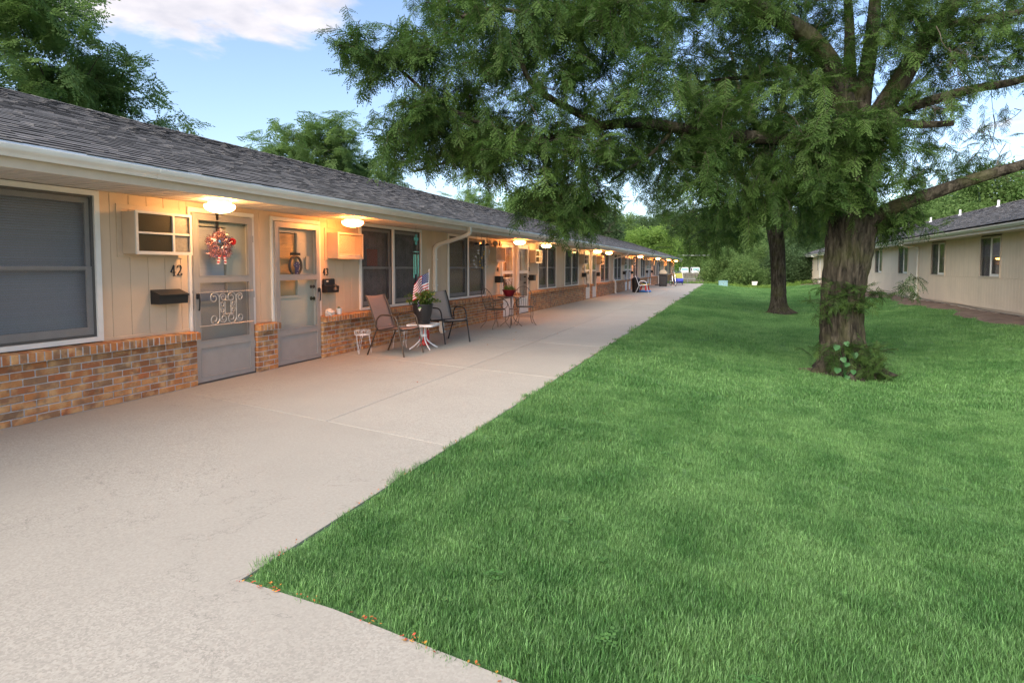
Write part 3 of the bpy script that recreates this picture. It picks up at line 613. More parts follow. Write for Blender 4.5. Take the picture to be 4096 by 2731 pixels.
# roof: deck, laminated shingles course by course
def roof(parent_fn, xe, ze, xr, zr, y0, y1, yn0, yn1, nsingle, sgn):
    """eave (xe, ze) to ridge (xr, zr); returns nothing. sgn: -1 roof rises towards -X"""
    Ls = math.hypot(xr - xe, zr - ze); ux, uz = (xr - xe) / Ls, (zr - ze) / Ls; nxv, nzv = -uz * (1 if ux > 0 else -1), abs(ux)
    d = MB(); th = 0.02
    x2 = 2 * xr - xe
    d.add([(xe, y0, ze - th), (xr, y0, zr - th), (x2, y0, ze - th), (xe, y1, ze - th), (xr, y1, zr - th), (x2, y1, ze - th)], [(0, 1, 4, 3), (1, 2, 5, 4)])
    parent_fn(d, 'roof_deck', MAT['shingle'])
    ex = 0.143; nc = int(Ls / ex) + 1; J = MB(); done = 0; rr = random.Random(5)
    for c in range(nc):
        s0, s1 = c * ex - 0.012, min((c + 1) * ex + 0.03, Ls)
        y = y0 - rr.uniform(0, 0.3); far = 1.0
        while y < y1:
            wd = rr.choice((0.12, 0.16, 0.20, 0.25)) * (1 if y < 30 else 1.8); a, b = max(y, y0), min(y + wd, y1); y += wd
            if b - a < 0.02: continue
            tk = rr.choice((0.006, 0.0065, 0.010, 0.011)); q = J
            one = done < nsingle and yn0 < a < yn1 and c < 9
            if one: q = MB(); done += 1
            j = rr.uniform(-0.004, 0.004)
            def P(s, h): return (xe + ux * s + nxv * h, ze + uz * s + nzv * h)
            (ax, az), (bx, bz), (cx, cz), (dx_, dz) = P(s0 + j, 0.0), P(s0 + j, tk + 0.0025), P(s1, 0.002), P(s1, -0.008)
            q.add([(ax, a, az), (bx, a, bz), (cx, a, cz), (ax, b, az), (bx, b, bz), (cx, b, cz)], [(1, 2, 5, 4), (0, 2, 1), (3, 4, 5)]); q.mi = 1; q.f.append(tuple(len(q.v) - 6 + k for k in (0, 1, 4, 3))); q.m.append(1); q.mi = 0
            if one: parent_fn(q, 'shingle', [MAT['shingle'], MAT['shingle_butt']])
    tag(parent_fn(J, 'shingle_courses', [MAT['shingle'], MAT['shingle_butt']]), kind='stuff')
    r = MB(); y = y0
    while y < y1:
        e = min(y + 0.30, y1); o = 0.012 + rr.uniform(0, 0.004)
        r.add([(xr - 0.14, y, zr - 0.045 + o), (xr, y, zr + o + 0.004), (xr + 0.14, y, zr - 0.045 + o), (xr - 0.14, e, zr - 0.045 + o - 0.008), (xr, e, zr + o - 0.004), (xr + 0.14, e, zr - 0.045 + o - 0.008)], [(0, 1, 4, 3), (1, 2, 5, 4), (0, 1, 2)]); y = e - 0.002 if e < y1 else y1 + 1
    tag(parent_fn(r, 'ridge_cap', MAT['shingle']), kind='stuff')
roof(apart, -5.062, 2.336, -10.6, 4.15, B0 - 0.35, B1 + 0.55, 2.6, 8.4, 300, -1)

# ------------------------------------------------------------------ windows
def window(a, b, blind='blind', z0=0.656, z1=2.152, cur=None):
    t = 0.052; w_ = MB(); w_.ring(-5.985, -5.922, a, b, z0, z1, t, 0.046, 0.05); o = apart(w_, 'window', MAT['white_trim'])
    mid = (a + b) / 2; q = MB(); q.bbox(-5.975, -5.926, mid - 0.035, mid + 0.035, z0 + 0.046, z1 - 0.05, 0.003); apart(q, 'mullion', MAT['white_trim'], o)
    for c, d in ((a + t, mid - 0.035), (mid + 0.035, b - t)):
        y0, y1, zb, zt, zm = c + 0.004, d - 0.004, z0 + 0.048, z1 - 0.052, 1.385
        q = MB(); q.ring(-5.995, -5.945, y0, y1, zb, zt, 0.022); apart(q, 'track', MAT['alum_dark'], o)
        q = MB(); q.ring(-5.992, -5.968, y0 + 0.022, y1 - 0.022, zm - 0.02, zt - 0.024, 0.038, 0.04, 0.05); apart(q, 'upper_sash', MAT['sash'], o)
        q = MB(); q.ring(-5.967, -5.951, y0 + 0.022, y1 - 0.022, zb + 0.024, zm + 0.018, 0.055, 0.075, 0.030); apart(q, 'lower_sash', MAT['sash'], o)
        for u, v in ((zm + 0.0, zt - 0.06), (zb + 0.09, zm - 0.002)):
            q = MB(); q.add([(-5.978, y0 + 0.05, u), (-5.978, y1 - 0.05, u), (-5.978, y1 - 0.05, v), (-5.978, y0 + 0.05, v)], [(0, 1, 2, 3)]); apart(q, 'pane', MAT['glass'], o)
        q = MB(); q.add([(-5.948, y0 + 0.02, zb + 0.02), (-5.948, y1 - 0.02, zb + 0.02), (-5.948, y1 - 0.02, zt - 0.02), (-5.948, y0 + 0.02, zt - 0.02)], [(0, 1, 2, 3)]); apart(q, 'insect_screen', MAT['screen'], o)
        if blind:
            q = MB(); z = zb + 0.02
            while z < zt - 0.03:
                q.add([(-6.050, y0 + 0.02, z + 0.004), (-6.050, y1 - 0.02, z + 0.004), (-6.062, y1 - 0.02, z + 0.025), (-6.062, y0 + 0.02, z + 0.025)], [(0, 1, 2, 3)]); z += 0.024
            q.box(-6.066, -6.04, y0 + 0.02, y1 - 0.02, zt - 0.05, zt - 0.015); tag(apart(q, 'blind', MAT[blind], o), kind='stuff')
        if cur:
            q = MB(); n = 40
            for i in range(n + 1):
                yy = lerp(y0, y1, i / n); xx = -6.09 + 0.018 * math.sin(i * 1.9) + 0.008 * math.sin(i * 4.3); q.v += [(xx, yy, zb), (xx, yy, zt)]
            for i in range(n): q.f.append((2 * i, 2 * i + 2, 2 * i + 3, 2 * i + 1)); q.m.append(0)
            apart(q, 'curtain', MAT[cur], o, smooth=True)
    return o
for k, (a, b) in enumerate(winL): window(a, b, 'blind' if k == 0 else ('blind_lamp_tint' if k == 1 else None), cur=None if k < 2 else 'curtain')
for k, (a, b) in enumerate(winR): window(a, b, None, cur='curtain')
# small red print standing inside the second window
pp = MB(); pp.box(-6.07, -6.065, 9.0, 9.33, 1.42, 1.72); apart(pp, 'interior_print', MAT['orange_print'])

# ------------------------------------------------------------------ doors: storm door in front, entry door behind it
def spiral(cy, cz, r, turns, a0, sgn=1, n=26):
    return [(0, cy + r * (1 - 0.72 * t / n) * math.cos(a0 + sgn * turns * 2 * math.pi * t / n), cz + r * (1 - 0.72 * t / n) * math.sin(a0 + sgn * turns * 2 * math.pi * t / n)) for t in range(n + 1)]
def scroll_grille(o, y0, y1, z0, z1, x, m, det=True):
    q = MB(); r = 0.007; W = y1 - y0; nn = 5
    q.tube([(x, y0 - 0.03, z1), (x, y1 + 0.03, z1)], r, nn); q.tube([(x, y0 - 0.03, z0), (x, y1 + 0.03, z0)], r, nn)
    ya, yb = y0 + W * 0.34, y0 + W * 0.68
    for yy, s in ((ya, 1), (yb, -1)):
        q.tube([(x, yy, z0 + 0.04), (x, yy, z1 - 0.04)], r, nn)
        q.tube([(x, yy + s * 0.085, z0 + 0.12), (x, yy + s * 0.085, z1 - 0.12)], r, nn)
        for zc, up in ((z1 - 0.072, 1), (z0 + 0.072, -1)):
            for sd, rad in ((-1, 0.072), (1, 0.056)):
                c = yy + sd * (rad + 0.004)
                pts = spiral(c, zc, rad, 1.35, 0 if sd < 0 else math.pi, up * (1 if sd < 0 else -1)); q.tube([(x, p[1], p[2]) for p in pts], r * 0.9, nn)
        for zc in (lerp(z0, z1, 0.42), lerp(z0, z1, 0.60)):
            pts = spiral(yy + s * 0.042, zc, 0.037, 1.2, 0 if s < 0 else math.pi, 1 if s < 0 else -1, 18); q.tube([(x, p[1], p[2]) for p in pts], r * 0.8, nn)
    q.tube([(x, ya + 0.05, z1 - 0.105), (x, yb - 0.05, z1 - 0.105)], r, nn); q.tube([(x, ya + 0.05, z0 + 0.125), (x, yb - 0.05, z0 + 0.125)], r, nn)
    apart(q, 'scroll_grille', m, o, smooth=True)
def door(a, b, handle, frame='alum', panel='alum', blind='blind', grille=False, lower='screen', cream='door_cream', det=True):
    """opening a..b; handle: -1 at the near stile, +1 at the far stile"""
    xt, xf = -5.922, -5.895
    y0, y1 = a + 0.038, b - 0.065
    d = MB(); d.ring(-5.925, xf, y0, y1, 0.022, 2.032, 0.072, 0.055, 0.072)
    d.bbox(-5.925, xf, y0 + 0.07, y1 - 0.07, 1.215, 1.287, 0.003); d.bbox(-5.925, xf, y0 + 0.07, y1 - 0.07, 0.432, 0.512, 0.003)
    o = apart(d, 'storm_door', MAT[frame])
    # raised inner beads
    q = MB(); 
    for u, v in ((1.287, 1.96), (0.512, 1.215), (0.077, 0.432)): q.ring(xf - 0.012, xf + 0.005, y0 + 0.066, y1 - 0.066, u - 0.004, v + 0.004, 0.010)
    apart(q, 'bead', MAT[frame], o)
    q = MB(); q.box(-5.915, -5.906, y0 + 0.07, y1 - 0.07, 0.07, 0.44); apart(q, 'kick_panel', MAT[panel], o)
    q = MB(); q.add([(-5.911, y0 + 0.07, 1.28), (-5.911, y1 - 0.07, 1.28), (-5.911, y1 - 0.07, 1.965), (-5.911, y0 + 0.07, 1.965)], [(0, 1, 2, 3)]); apart(q, 'upper_pane', MAT['glass'], o)
    q = MB(); q.add([(-5.911, y0 + 0.07, 0.50), (-5.911, y1 - 0.07, 0.50), (-5.911, y1 - 0.07, 1.22), (-5.911, y0 + 0.07, 1.22)], [(0, 1, 2, 3)]); apart(q, 'lower_screen' if lower == 'screen' else 'lower_pane', MAT[lower], o)
    # white casing: two sides and head; jambs reach back to the entry door
    for u, v in ((a, y0 - 0.004), (y1 + 0.004, b)):
        q = MB(); q.bbox(-6.06, xt, u, v, 0.0, 2.04, 0.003); apart(q, 'casing', MAT['white_trim'], o)
    q = MB(); q.bbox(-6.06, xt, a, b, 2.041, 2.097, 0.003); apart(q, 'casing', MAT['white_trim'], o)
    q = MB(); q.box(-6.06, -5.90, a + 0.03, b - 0.03, -0.01, 0.018); apart(q, 'threshold', MAT['alum_dark'], o)
    hy = y0 + 0.035 if handle < 0 else y1 - 0.035
    q = MB(); q.bbox(xf, xf + 0.022, hy - 0.018, hy + 0.018, 1.02, 1.085, 0.004); q.tube([(xf + 0.03, hy, 1.075), (xf + 0.036, hy, 1.0), (xf + 0.03, hy, 0.90), (xf + 0.02, hy, 0.885)], 0.009, 6); apart(q, 'handle', MAT['black_plastic'], o, smooth=True)
    hg = y1 + 0.002 if handle < 0 else y0 - 0.002
    for zz in (0.35, 1.0, 1.72):
        q = MB(); q.bbox(xf - 0.004, xf + 0.006, hg - 0.012, hg + 0.012, zz, zz + 0.085, 0.002); apart(q, 'hinge', MAT[frame], o)
    # entry door
    e0, e1 = a + 0.03, b - 0.03; xe = -6.02
    q = MB()
    wy0, wy1 = (e0 + 0.045, e0 + 0.60) if handle < 0 else (e0 + 0.04, e0 + 0.58)
    wz0, wz1 = 0.98, 1.90
    q.box(xe - 0.04, xe, e0, wy0, 0.02, 2.04); q.box(xe - 0.04, xe, wy1, e1, 0.02, 2.04); q.box(xe - 0.04, xe, wy0, wy1, 0.02, wz0); q.box(xe - 0.04, xe, wy0, wy1, wz1, 2.04)
    apart(q, 'entry_door', MAT[cream], o)
    q = MB(); q.ring(xe - 0.002, xe + 0.018, wy0 - 0.03, wy1 + 0.03, wz0 - 0.03, wz1 + 0.03, 0.035); apart(q, 'light_frame', MAT[cream], o)
    q = MB(); q.add([(xe - 0.03, wy0, wz0), (xe - 0.03, wy1, wz0), (xe - 0.03, wy1, wz1), (xe - 0.03, wy0, wz1)], [(0, 1, 2, 3)]); apart(q, 'entry_pane', MAT['glass'], o)
    q = MB(); z = wz0 + 0.006
    while z < wz1 - 0.02:
        q.add([(xe - 0.018, wy0 + 0.004, z), (xe - 0.018, wy1 - 0.012, z), (xe - 0.027, wy1 - 0.012, z + 0.022), (xe - 0.027, wy0 + 0.004, z + 0.022)], [(0, 1, 2, 3)]); z += 0.0225
    tag(apart(q, 'door_blind', MAT[blind], o), kind='stuff')
    ky = e0 + 0.06 if handle < 0 else e1 - 0.09
    if det:
        q = MB(); 
        for zz, rr_ in ((1.10, 0.026), (0.92, 0.030)):
            q.tube([(xe, ky, zz), (xe + 0.02, ky, zz), (xe + 0.035, ky, zz), (xe + 0.055, ky, zz), (xe + 0.062, ky, zz)], [rr_, rr_ * 0.6, rr_ * 0.6, rr_, rr_ * 0.7], 12)
        apart(q, 'door_knob', MAT['bronze_metal'], o, smooth=True)
    if grille: scroll_grille(o, y0 + 0.07, y1 - 0.07, 0.692, 1.094, xf + 0.022, MAT['white_metal'] if frame != 'alum' else MAT['alum_light'])
    return o
mat('alum_light', (0.52, 0.50, 0.47), 0.4, metal=0.3)
door42 = None
for a, b, k, sd in doors:
    if k == 0 and sd == 'L': door42 = door(a, b, -1, grille=True)
    elif k == 0: door43 = door(a, b, 1, blind='blind_lamp_tint', lower='glass')
    elif k == 1 and sd == 'L': door(a, b, -1, 'door_white', 'door_white', blind='blind_lamp_tint', grille=True, lower='screen_light', cream='curtain_tan')
    elif k == 1: door(a, b, 1, 'door_white', 'door_white', lower='screen')
    else: door(a, b, -1 if sd == 'L' else 1, 'door_white' if k > 1 else 'alum', 'door_white', grille=(sd == 'L' and k < 5) or (k == 3), det=False)

# ------------------------------------------------------------------ downspouts
def downspout(yc, x_out=-5.10):
    def sweep(q, pts, w_=0.098, d_=0.072):
        vs = []; P = [Vector(p) for p in pts]
        for i, p in enumerate(P):
            t = (P[min(i + 1, len(P) - 1)] - P[max(i - 1, 0)]).normalized(); n_ = Vector((0, 1, 0)); u = t.cross(n_).normalized()
            c = 0.012
            for (s1, s2) in ((-w_ / 2 + c, -d_ / 2), (w_ / 2 - c, -d_ / 2), (w_ / 2, -d_ / 2 + c), (w_ / 2, d_ / 2 - c), (w_ / 2 - c, d_ / 2), (-w_ / 2 + c, d_ / 2), (-w_ / 2, d_ / 2 - c), (-w_ / 2, -d_ / 2 + c)): vs.append(p + n_ * s1 + u * s2)
        fs = [tuple(range(7, -1, -1)), tuple(len(P) * 8 - 8 + i for i in range(8))]
        for i in range(len(P) - 1):
            for j in range(8): j2 = (j + 1) % 8; fs.append((i * 8 + j, i * 8 + j2, i * 8 + 8 + j2, i * 8 + 8 + j))
        q.add(vs, fs)
    o = MB(); pts = [(x_out, yc, 2.235), (x_out, yc, 2.16), (x_out - 0.012, yc, 2.11), (x_out - 0.05, yc, 2.07), (-5.40, yc, 1.99), (-5.78, yc, 1.885), (-5.86, yc, 1.85), (-5.905, yc, 1.80), (-5.915, yc, 1.74), (-5.915, yc, 0.80)]
    sweep(o, pts); o = apart(o, 'downspout', MAT['gutter_white'])
    q = MB(); sweep(q, [(-5.915, yc, 0.83), (-5.905, yc, 0.78), (-5.83, yc, 0.68), (-5.775, yc, 0.60), (-5.765, yc, 0.54), (-5.765, yc, 0.05), (-5.745, yc, 0.02), (-5.70, yc, 0.012)], 0.104, 0.078); apart(q, 'lower_elbow', MAT['gutter_white'], o)
    for zz in (1.55, 1.0, 0.35):
        x = -5.915 if zz > 0.7 else -5.765; q = MB(); q.bbox(x - 0.03, x + 0.042, yc - 0.066, yc + 0.066, zz, zz + 0.025, 0.002); apart(q, 'strap', MAT['gutter_white'], o)
for yc in (11.29, 31.65, 51.9): downspout(yc)
downspout(B1 + 0.02, -5.10)
# ------------------------------------------------------------------ fixtures on the facade
UNIT = {}
for k in range(7): UNIT[(k, 'L')] = 42 + 2 * k; UNIT[(k, 'R')] = 43 + 2 * k
def ac_unit(yc, z0, style, label, body='ac_body', hgt=0.42, wd=0.665):
    t = empty('air_conditioner', (XS + 0.001, yc, z0), label=label, cat='air conditioner', group='wall air conditioners along the apartment row')
    h, w2, D = hgt, wd / 2, 0.215
    q = MB(); q.ring(0, 0.012, -w2 - 0.055, w2 + 0.055, -0.035, h + 0.075, 0.052); q.build('wall_flange', MAT[body], t)
    q = MB(); q.box(0.0, D - 0.012, -w2, w2, 0.0, 0.006); q.box(0.0, D - 0.012, -w2, w2, h - 0.006, h); q.box(0.0, D - 0.012, -w2, -w2 + 0.006, 0.006, h - 0.006); q.box(0.0, D - 0.012, w2 - 0.006, w2, 0.006, h - 0.006); q.build('sleeve', MAT[body], t)
    fm = 'ac_white' if style == 'pane' else body
    q = MB(); q.ring(D - 0.012, D + 0.006, -w2 - 0.006, w2 + 0.006, -0.006, h + 0.006, 0.028, 0.034, 0.026); q.build('front_frame', MAT[fm], t)
    if style == 'pane':
        ys_ = w2 - 0.225
        q = MB(); q.bbox(D - 0.016, D + 0.003, ys_ - 0.013, ys_ + 0.013, 0.026, h - 0.018, 0.002); q.build('upright_bar', MAT[fm], t)
        q = MB(); q.bbox(D - 0.018, D + 0.001, -w2 + 0.02, w2 - 0.02, h / 2 - 0.011, h / 2 + 0.011, 0.002); q.build('cross_bar', MAT[fm], t)
        q = MB(); q.box(D - 0.034, D - 0.030, -w2 + 0.01, ys_, 0.02, h - 0.02); q.build('coil', MAT['ac_coil'], t)
        q = MB(); n = 34
        for i in range(n): yy = lerp(-w2 + 0.03, ys_ - 0.015, i / (n - 1)); q.box(D - 0.030, D - 0.014, yy - 0.002, yy + 0.002, 0.028, h - 0.02)
        tag(q.build('fins', MAT['ac_fin'], t), kind='stuff')
        q = MB(); q.box(D - 0.030, D - 0.024, ys_ + 0.012, w2 - 0.02, 0.03, h - 0.02); q.build('vent_panel', MAT['ac_panel'], t)
    else:
        q = MB(); q.box(D - 0.10, D - 0.09, -w2 + 0.09, w2 - 0.09, 0.06, h - 0.03); q.build('coil', MAT['ac_panel'], t)
        q = MB(); q.bbox(D - 0.06, D - 0.02, -w2 + 0.03, w2 - 0.03, 0.026, 0.075, 0.003); q.build('drip_tray', MAT['ac_white'], t)
        q = MB(); n = 26; y0, y1, z0_, z1_ = -w2 + 0.03, w2 - 0.03, 0.05, h - 0.03
        for i in range(-n, n):      # diagonal expanded-metal mesh
            for s in (1, -1):
                c = i * (y1 - y0) / n * 1.0; pts = []
                for t_ in (0.0, 1.0):
                    zz = lerp(z0_, z1_, t_); yy = (y0 + c + s * (zz - z0_) * 0.7) if s > 0 else (y0 + c + (z1_ - zz) * 0.7)
                    pts.append((yy, zz))
                (ya, za_), (yb, zb_) = pts
                def clip(ya, za_, yb, zb_):
                    if ya == yb: return None
                    t0, t1 = 0.0, 1.0; dy_ = yb - ya
                    ta, tb = (y0 - ya) / dy_, (y1 - ya) / dy_
                    lo, hi = min(ta, tb), max(ta, tb); t0, t1 = max(t0, lo), min(t1, hi)
                    if t1 - t0 < 0.02: return None
                    return (ya + dy_ * t0, za_ + (zb_ - za_) * t0, ya + dy_ * t1, za_ + (zb_ - za_) * t1)
                c_ = clip(ya, za_, yb, zb_)
                if c_: q.tube([(D - 0.008, c_[0], c_[1]), (D - 0.008, c_[2], c_[3])], 0.0022, 3, False)
        tag(q.build('mesh_guard', MAT[body], t), kind='stuff')
    return t
def porch_lamp(y, m, label):
    t = empty('porch_lamp', (-5.46, y, ZS), label=label, cat='lamp', group='porch lamps under the eave')
    q = MB(); q.lathe([(0.0, 0.0), (0.118, 0.0), (0.122, -0.01), (0.122, -0.045), (0.128, -0.055), (0.12, -0.058), (0.0, -0.05)], n=32); q.build('lamp_base', MAT['white_trim'], t, True)
    q = MB(); pr = [(0.120, -0.054), (0.152, -0.057), (0.163, -0.066), (0.160, -0.080)] + [(0.160 * math.cos(R(a)), -0.080 - 0.070 * math.sin(R(a))) for a in range(10, 91, 10)]; pr[-1] = (0.0005, -0.15)
    q.lathe(pr, n=32); q.build('glass_dome', MAT[m], t, True)
LAMPS = {(0, 'L'): (5.205, 'lamp_soft', 'lit frosted dome lamp over the storm door with the tinsel wreath'), (0, 'R'): (7.73, 'lamp_orange', 'lit orange dome lamp above the wall unit beside number 43'),
         (1, 'L'): (15.42, 'lamp_orange', 'lit dome lamp over the white doors behind the wire bistro set'), (1, 'R'): (17.95, 'lamp_soft', 'lit dome lamp partly hidden by hanging leaves'),
         (2, 'L'): (25.6, 'lamp_soft', 'lit dome lamp over the doors past the long bare brick wall'), (2, 'R'): (28.2, 'lamp_orange', 'lit orange dome lamp just before the second downspout'),
         (3, 'R'): (38.7, 'lamp_orange', 'lit dome lamp above the red chair and toy table'), (4, 'R'): (48.6, 'lamp_orange', 'lit dome lamp above the black covered grill'),
         (5, 'R'): (57.4, 'lamp_orange', 'second last lit dome lamp at the far end of the row'), (6, 'L'): (65.3, 'lamp_orange', 'last lit dome lamp at the far corner of the row')}
for kk, (y, m_, lb) in LAMPS.items(): porch_lamp(y, m_, lb)
acl = {(0, 'L'): ('pane', 'tan wall air conditioner with four-pane grille above number 42'), (0, 'R'): ('mesh', 'tan wall air conditioner with diagonal mesh front above number 43'),
       (1, 'L'): ('mesh', 'tan wall air conditioner with figurines standing on top of it'), (1, 'R'): ('pane', 'peach wall air conditioner with white panes above number 45'),
       (2, 'L'): ('pane', 'tan wall air conditioner beside the paired doors past the bare brick wall'), (2, 'R'): ('pane', 'orange-lit wall air conditioner just before the second downspout'),
       (3, 'L'): ('pane', 'shaded wall air conditioner just past the second downspout'), (3, 'R'): ('pane', 'orange-lit wall air conditioner above the red patio chair'),
       (4, 'L'): ('pane', 'brown-shaded wall air conditioner before the black covered grill'), (4, 'R'): ('pane', 'orange-lit wall air conditioner nearest the black covered grill'),
       (5, 'L'): ('pane', 'dim wall air conditioner third from the far end'), (5, 'R'): ('pane', 'wall air conditioner second from the far end'), (6, 'L'): ('pane', 'orange-lit wall air conditioner at the far end of the row')}
for (k, s), (st, lb) in acl.items():
    yc = S0[k] + (-0.445 if s == 'L' else 2.89); ac_unit(yc, 1.535, st, lb, hgt=0.44 if k == 0 and s == 'L' else 0.40)
# letter boxes
def mailbox(y0, z0, label, style='wide'):
    t = empty('mailbox', (XS + 0.001, y0, z0), label=label, cat='mailbox', group='mailboxes beside the doors')
    if style == 'wide':
        q = MB(); q.prism([(0, 0), (0.13, 0), (0.14, 0.085), (0.0, 0.15)], 1, 0, 0.36); q.build('box_body', MAT['black_metal'], t)
        q = MB(); q.add([(0.0, -0.006, 0.158), (0.15, -0.006, 0.104), (0.15, -0.006, 0.088), (0.0, 0.366, 0.158), (0.15, 0.366, 0.104), (0.15, 0.366, 0.088)], [(0, 1, 4, 3), (1, 2, 5, 4), (0, 1, 2), (3, 4, 5)]); q.build('lid', MAT['black_metal'], t)
    elif style == 'fancy':
        q = MB(); q.prism([(0, 0), (0.09, 0.0), (0.10, 0.10), (0.0, 0.13)], 1, 0.0, 0.30); q.build('box_body', MAT['black_plastic'], t)
        q = MB(); q.bbox(0.0, 0.055, 0.0, 0.26, 0.10, 0.215, 0.012); q.build('back_plate', MAT['black_plastic'], t)
        q = MB(); q.bbox(0.055, 0.06, 0.035, 0.085, 0.165, 0.19, 0.002); q.build('name_label', MAT['paper'], t)
        q = MB(); q.lathe([(0.001, 0.05), (0.016, 0.045), (0.022, 0.02), (0.012, 0.0), (0.03, -0.02), (0.034, -0.05), (0.001, -0.055)], (0.105, 0.19, 0.085), 10); q.build('emblem', MAT['iron_brown'], t, True)
    else:
        q = MB(); q.bbox(0.0, 0.17, 0.0, 0.21, 0.0, 0.16, 0.008); q.build('box_body', MAT['black_metal'], t)
        q = MB(); q.bbox(-0.0, 0.19, -0.012, 0.222, 0.161, 0.178, 0.004); q.build('lid', MAT['black_metal'], t)
mailbox(4.70, 0.99, 'black slope-topped mailbox under number 42')
mailbox(7.60, 1.00, 'black moulded mailbox with pale label under number 43', 'fancy')
mailbox(S0[1] - 0.36, 0.98, 'dark boxy mailbox catching lamp light under number 44', 'box'); mailbox(S0[1] + 2.50, 0.98, 'black boxy mailbox under number 45', 'box')
mlab = ['black mailbox on the near side of the grille door past the bare brick wall', 'black mailbox on the far side of the paired doors before the second downspout', 'small black mailbox just past the second downspout', 'dark mailbox beside the red patio chair doors', 'dark mailbox on the near side of the doors before the black grill', 'dark mailbox on the far side of the doors before the black grill']
for i, (k, s) in enumerate(((2, 'L'), (2, 'R'), (3, 'L'), (3, 'R'), (4, 'L'), (4, 'R'))): mailbox(S0[k] + (-0.34 if s == 'L' else 2.48), 0.98, mlab[i], 'box')
# house numbers
DIG = {'2': [[(0.04, 0.76), (0.1, 0.92), (0.26, 1.0), (0.42, 0.93), (0.48, 0.76), (0.42, 0.55), (0.24, 0.30), (0.04, 0.05)], [(0.04, 0.05), (0.30, 0.05), (0.52, 0.05)], [(0.52, 0.05), (0.54, 0.22)]],
       '3': [[(0.05, 0.84), (0.14, 0.97), (0.28, 1.0), (0.42, 0.90), (0.44, 0.74), (0.34, 0.58), (0.20, 0.54)], [(0.20, 0.54), (0.38, 0.49), (0.47, 0.32), (0.44, 0.13), (0.28, 0.0), (0.12, 0.03), (0.04, 0.16)]],
       '4': [[(0.36, 0.0), (0.36, 1.0)], [(0.36, 1.0), (0.0, 0.33)], [(0.0, 0.33), (0.55, 0.33)], [(0.24, 0.0), (0.48, 0.0)]],
       '5': [[(0.44, 1.0), (0.12, 1.0)], [(0.12, 1.0), (0.08, 0.56)], [(0.08, 0.56), (0.26, 0.63), (0.42, 0.52), (0.48, 0.32), (0.40, 0.10), (0.24, 0.0), (0.04, 0.12)]],
       '6': [[(0.42, 0.95), (0.22, 0.85), (0.08, 0.55), (0.06, 0.25), (0.18, 0.02), (0.36, 0.03), (0.47, 0.22), (0.44, 0.43), (0.28, 0.52), (0.10, 0.38)]]}
def digits(txt, y0, z0, hgt, label):
    t = empty('house_number', (XS + 0.002, y0, z0), label=label, cat='house number', group='black house numbers beside the doors')
    for i, ch in enumerate(txt):
        q = MB()
        for st in DIG[ch]:
            P = [(0.006, p[0] * hgt * 0.95, p[1] * hgt) for p in st]; P = smooth_path(P, 4) if len(P) > 2 else P
            for a, b in zip(P[:-1], P[1:]):
                a, b = Vector(a), Vector(b); q.tube([a, b], 0.0075 if abs(b.z - a.z) > abs(b.y - a.y) * 0.6 else 0.005, 6)
        o = q.build('numeral', MAT['black_metal'], t); o.location = (0, i * hgt * 0.66, 0)
digits('42', 4.955, 1.298, 0.12, 'black numerals 42 under the four-pane air conditioner')
digits('43', 7.625, 1.272, 0.105, 'black numerals 43 above the moulded mailbox')
digits('44', S0[1] - 0.22, 1.28, 0.11, 'black numerals 44 under the air conditioner with figurines')
digits('45', S0[1] + 2.44, 1.28, 0.11, 'black numerals 45 at the edge of the white door')
digits('46', S0[2] - 0.22, 1.28, 0.11, 'black numerals 46 beyond the bare brick wall')

# ------------------------------------------------------------------ the building across the lawn
XW, C0, C1, CZ = 7.2, 8.0, 69.3, 2.345
opp = empty('beige_building', (XW, C0, 0), label='long beige one-storey building across the lawn with sliding windows', cat='building')
OO = Vector((-XW, -C0, 0))
def oppart(mb, name, m, parent=None, smooth=False):
    o = mb.build(name, m, parent or opp, smooth)
    if parent is None: o.location = OO
    return o
wins = [(12.0, 13.55), (16.2, 17.7), (20.60, 22.12), (25.25, 26.85), (29.95, 31.55), (34.6, 36.2), (39.2, 40.8), (43.9, 45.5), (48.6, 50.2), (53.2, 54.6), (57.4, 58.4), (61.6, 62.6), (66.0, 67.2)]
WZ0, WZ1 = 1.10, 2.305
g2 = []; y = C0
for a, b in wins: g2.append((y, a)); y = b
g2.append((y, C1))
q = MB()
for a, b in g2: q.box(XW + 0.012, XW + 0.07, a, b, 1.09, CZ + 0.02)
q.box(XW + 0.012, XW + 0.07, C0, C1, 0.17, 1.09); oppart(q, 'sheathing', MAT['sheathing'])
J = MB()
def boards(a, b, z0, z1):
    y = a
    while y < b - 0.01:
        e = min(y + 0.2032, b) if b - (y + 0.2032) > 0.03 else b; q = MB() if 16.5 < y < 24 else J
        q.bbox(XW, XW + 0.011, y + 0.003, e - 0.003, z0, z1, 0.002)
        if q is not J: oppart(q, 'siding_board', MAT['siding_pale'])
        y = e
boards(C0, C1, 0.175, 1.082)
for a, b in g2: boards(a, b, 1.092, CZ)
tag(oppart(J, 'siding_panel', MAT['siding_pale']), kind='stuff')
q = MB(); q.bbox(XW - 0.008, XW + 0.0, C0, C1, 1.078, 1.094, 0.002); oppart(q, 'joint_flashing', MAT['siding_pale'])
q = MB(); q.box(XW + 0.02, XW + 0.15, C0, C1, -0.35, 0.168); oppart(q, 'foundation', MAT['tan_trim'])
q = MB(); q.tube([(XW + 0.01, C0, 0.15)] + [(XW + 0.008 + rng.uniform(0, 0.01), C0 + i * 1.2, 0.13 + rng.uniform(-0.03, 0.02)) for i in range(1, 50)], 0.008, 5); oppart(q, 'wall_cable', MAT['black_plastic'])
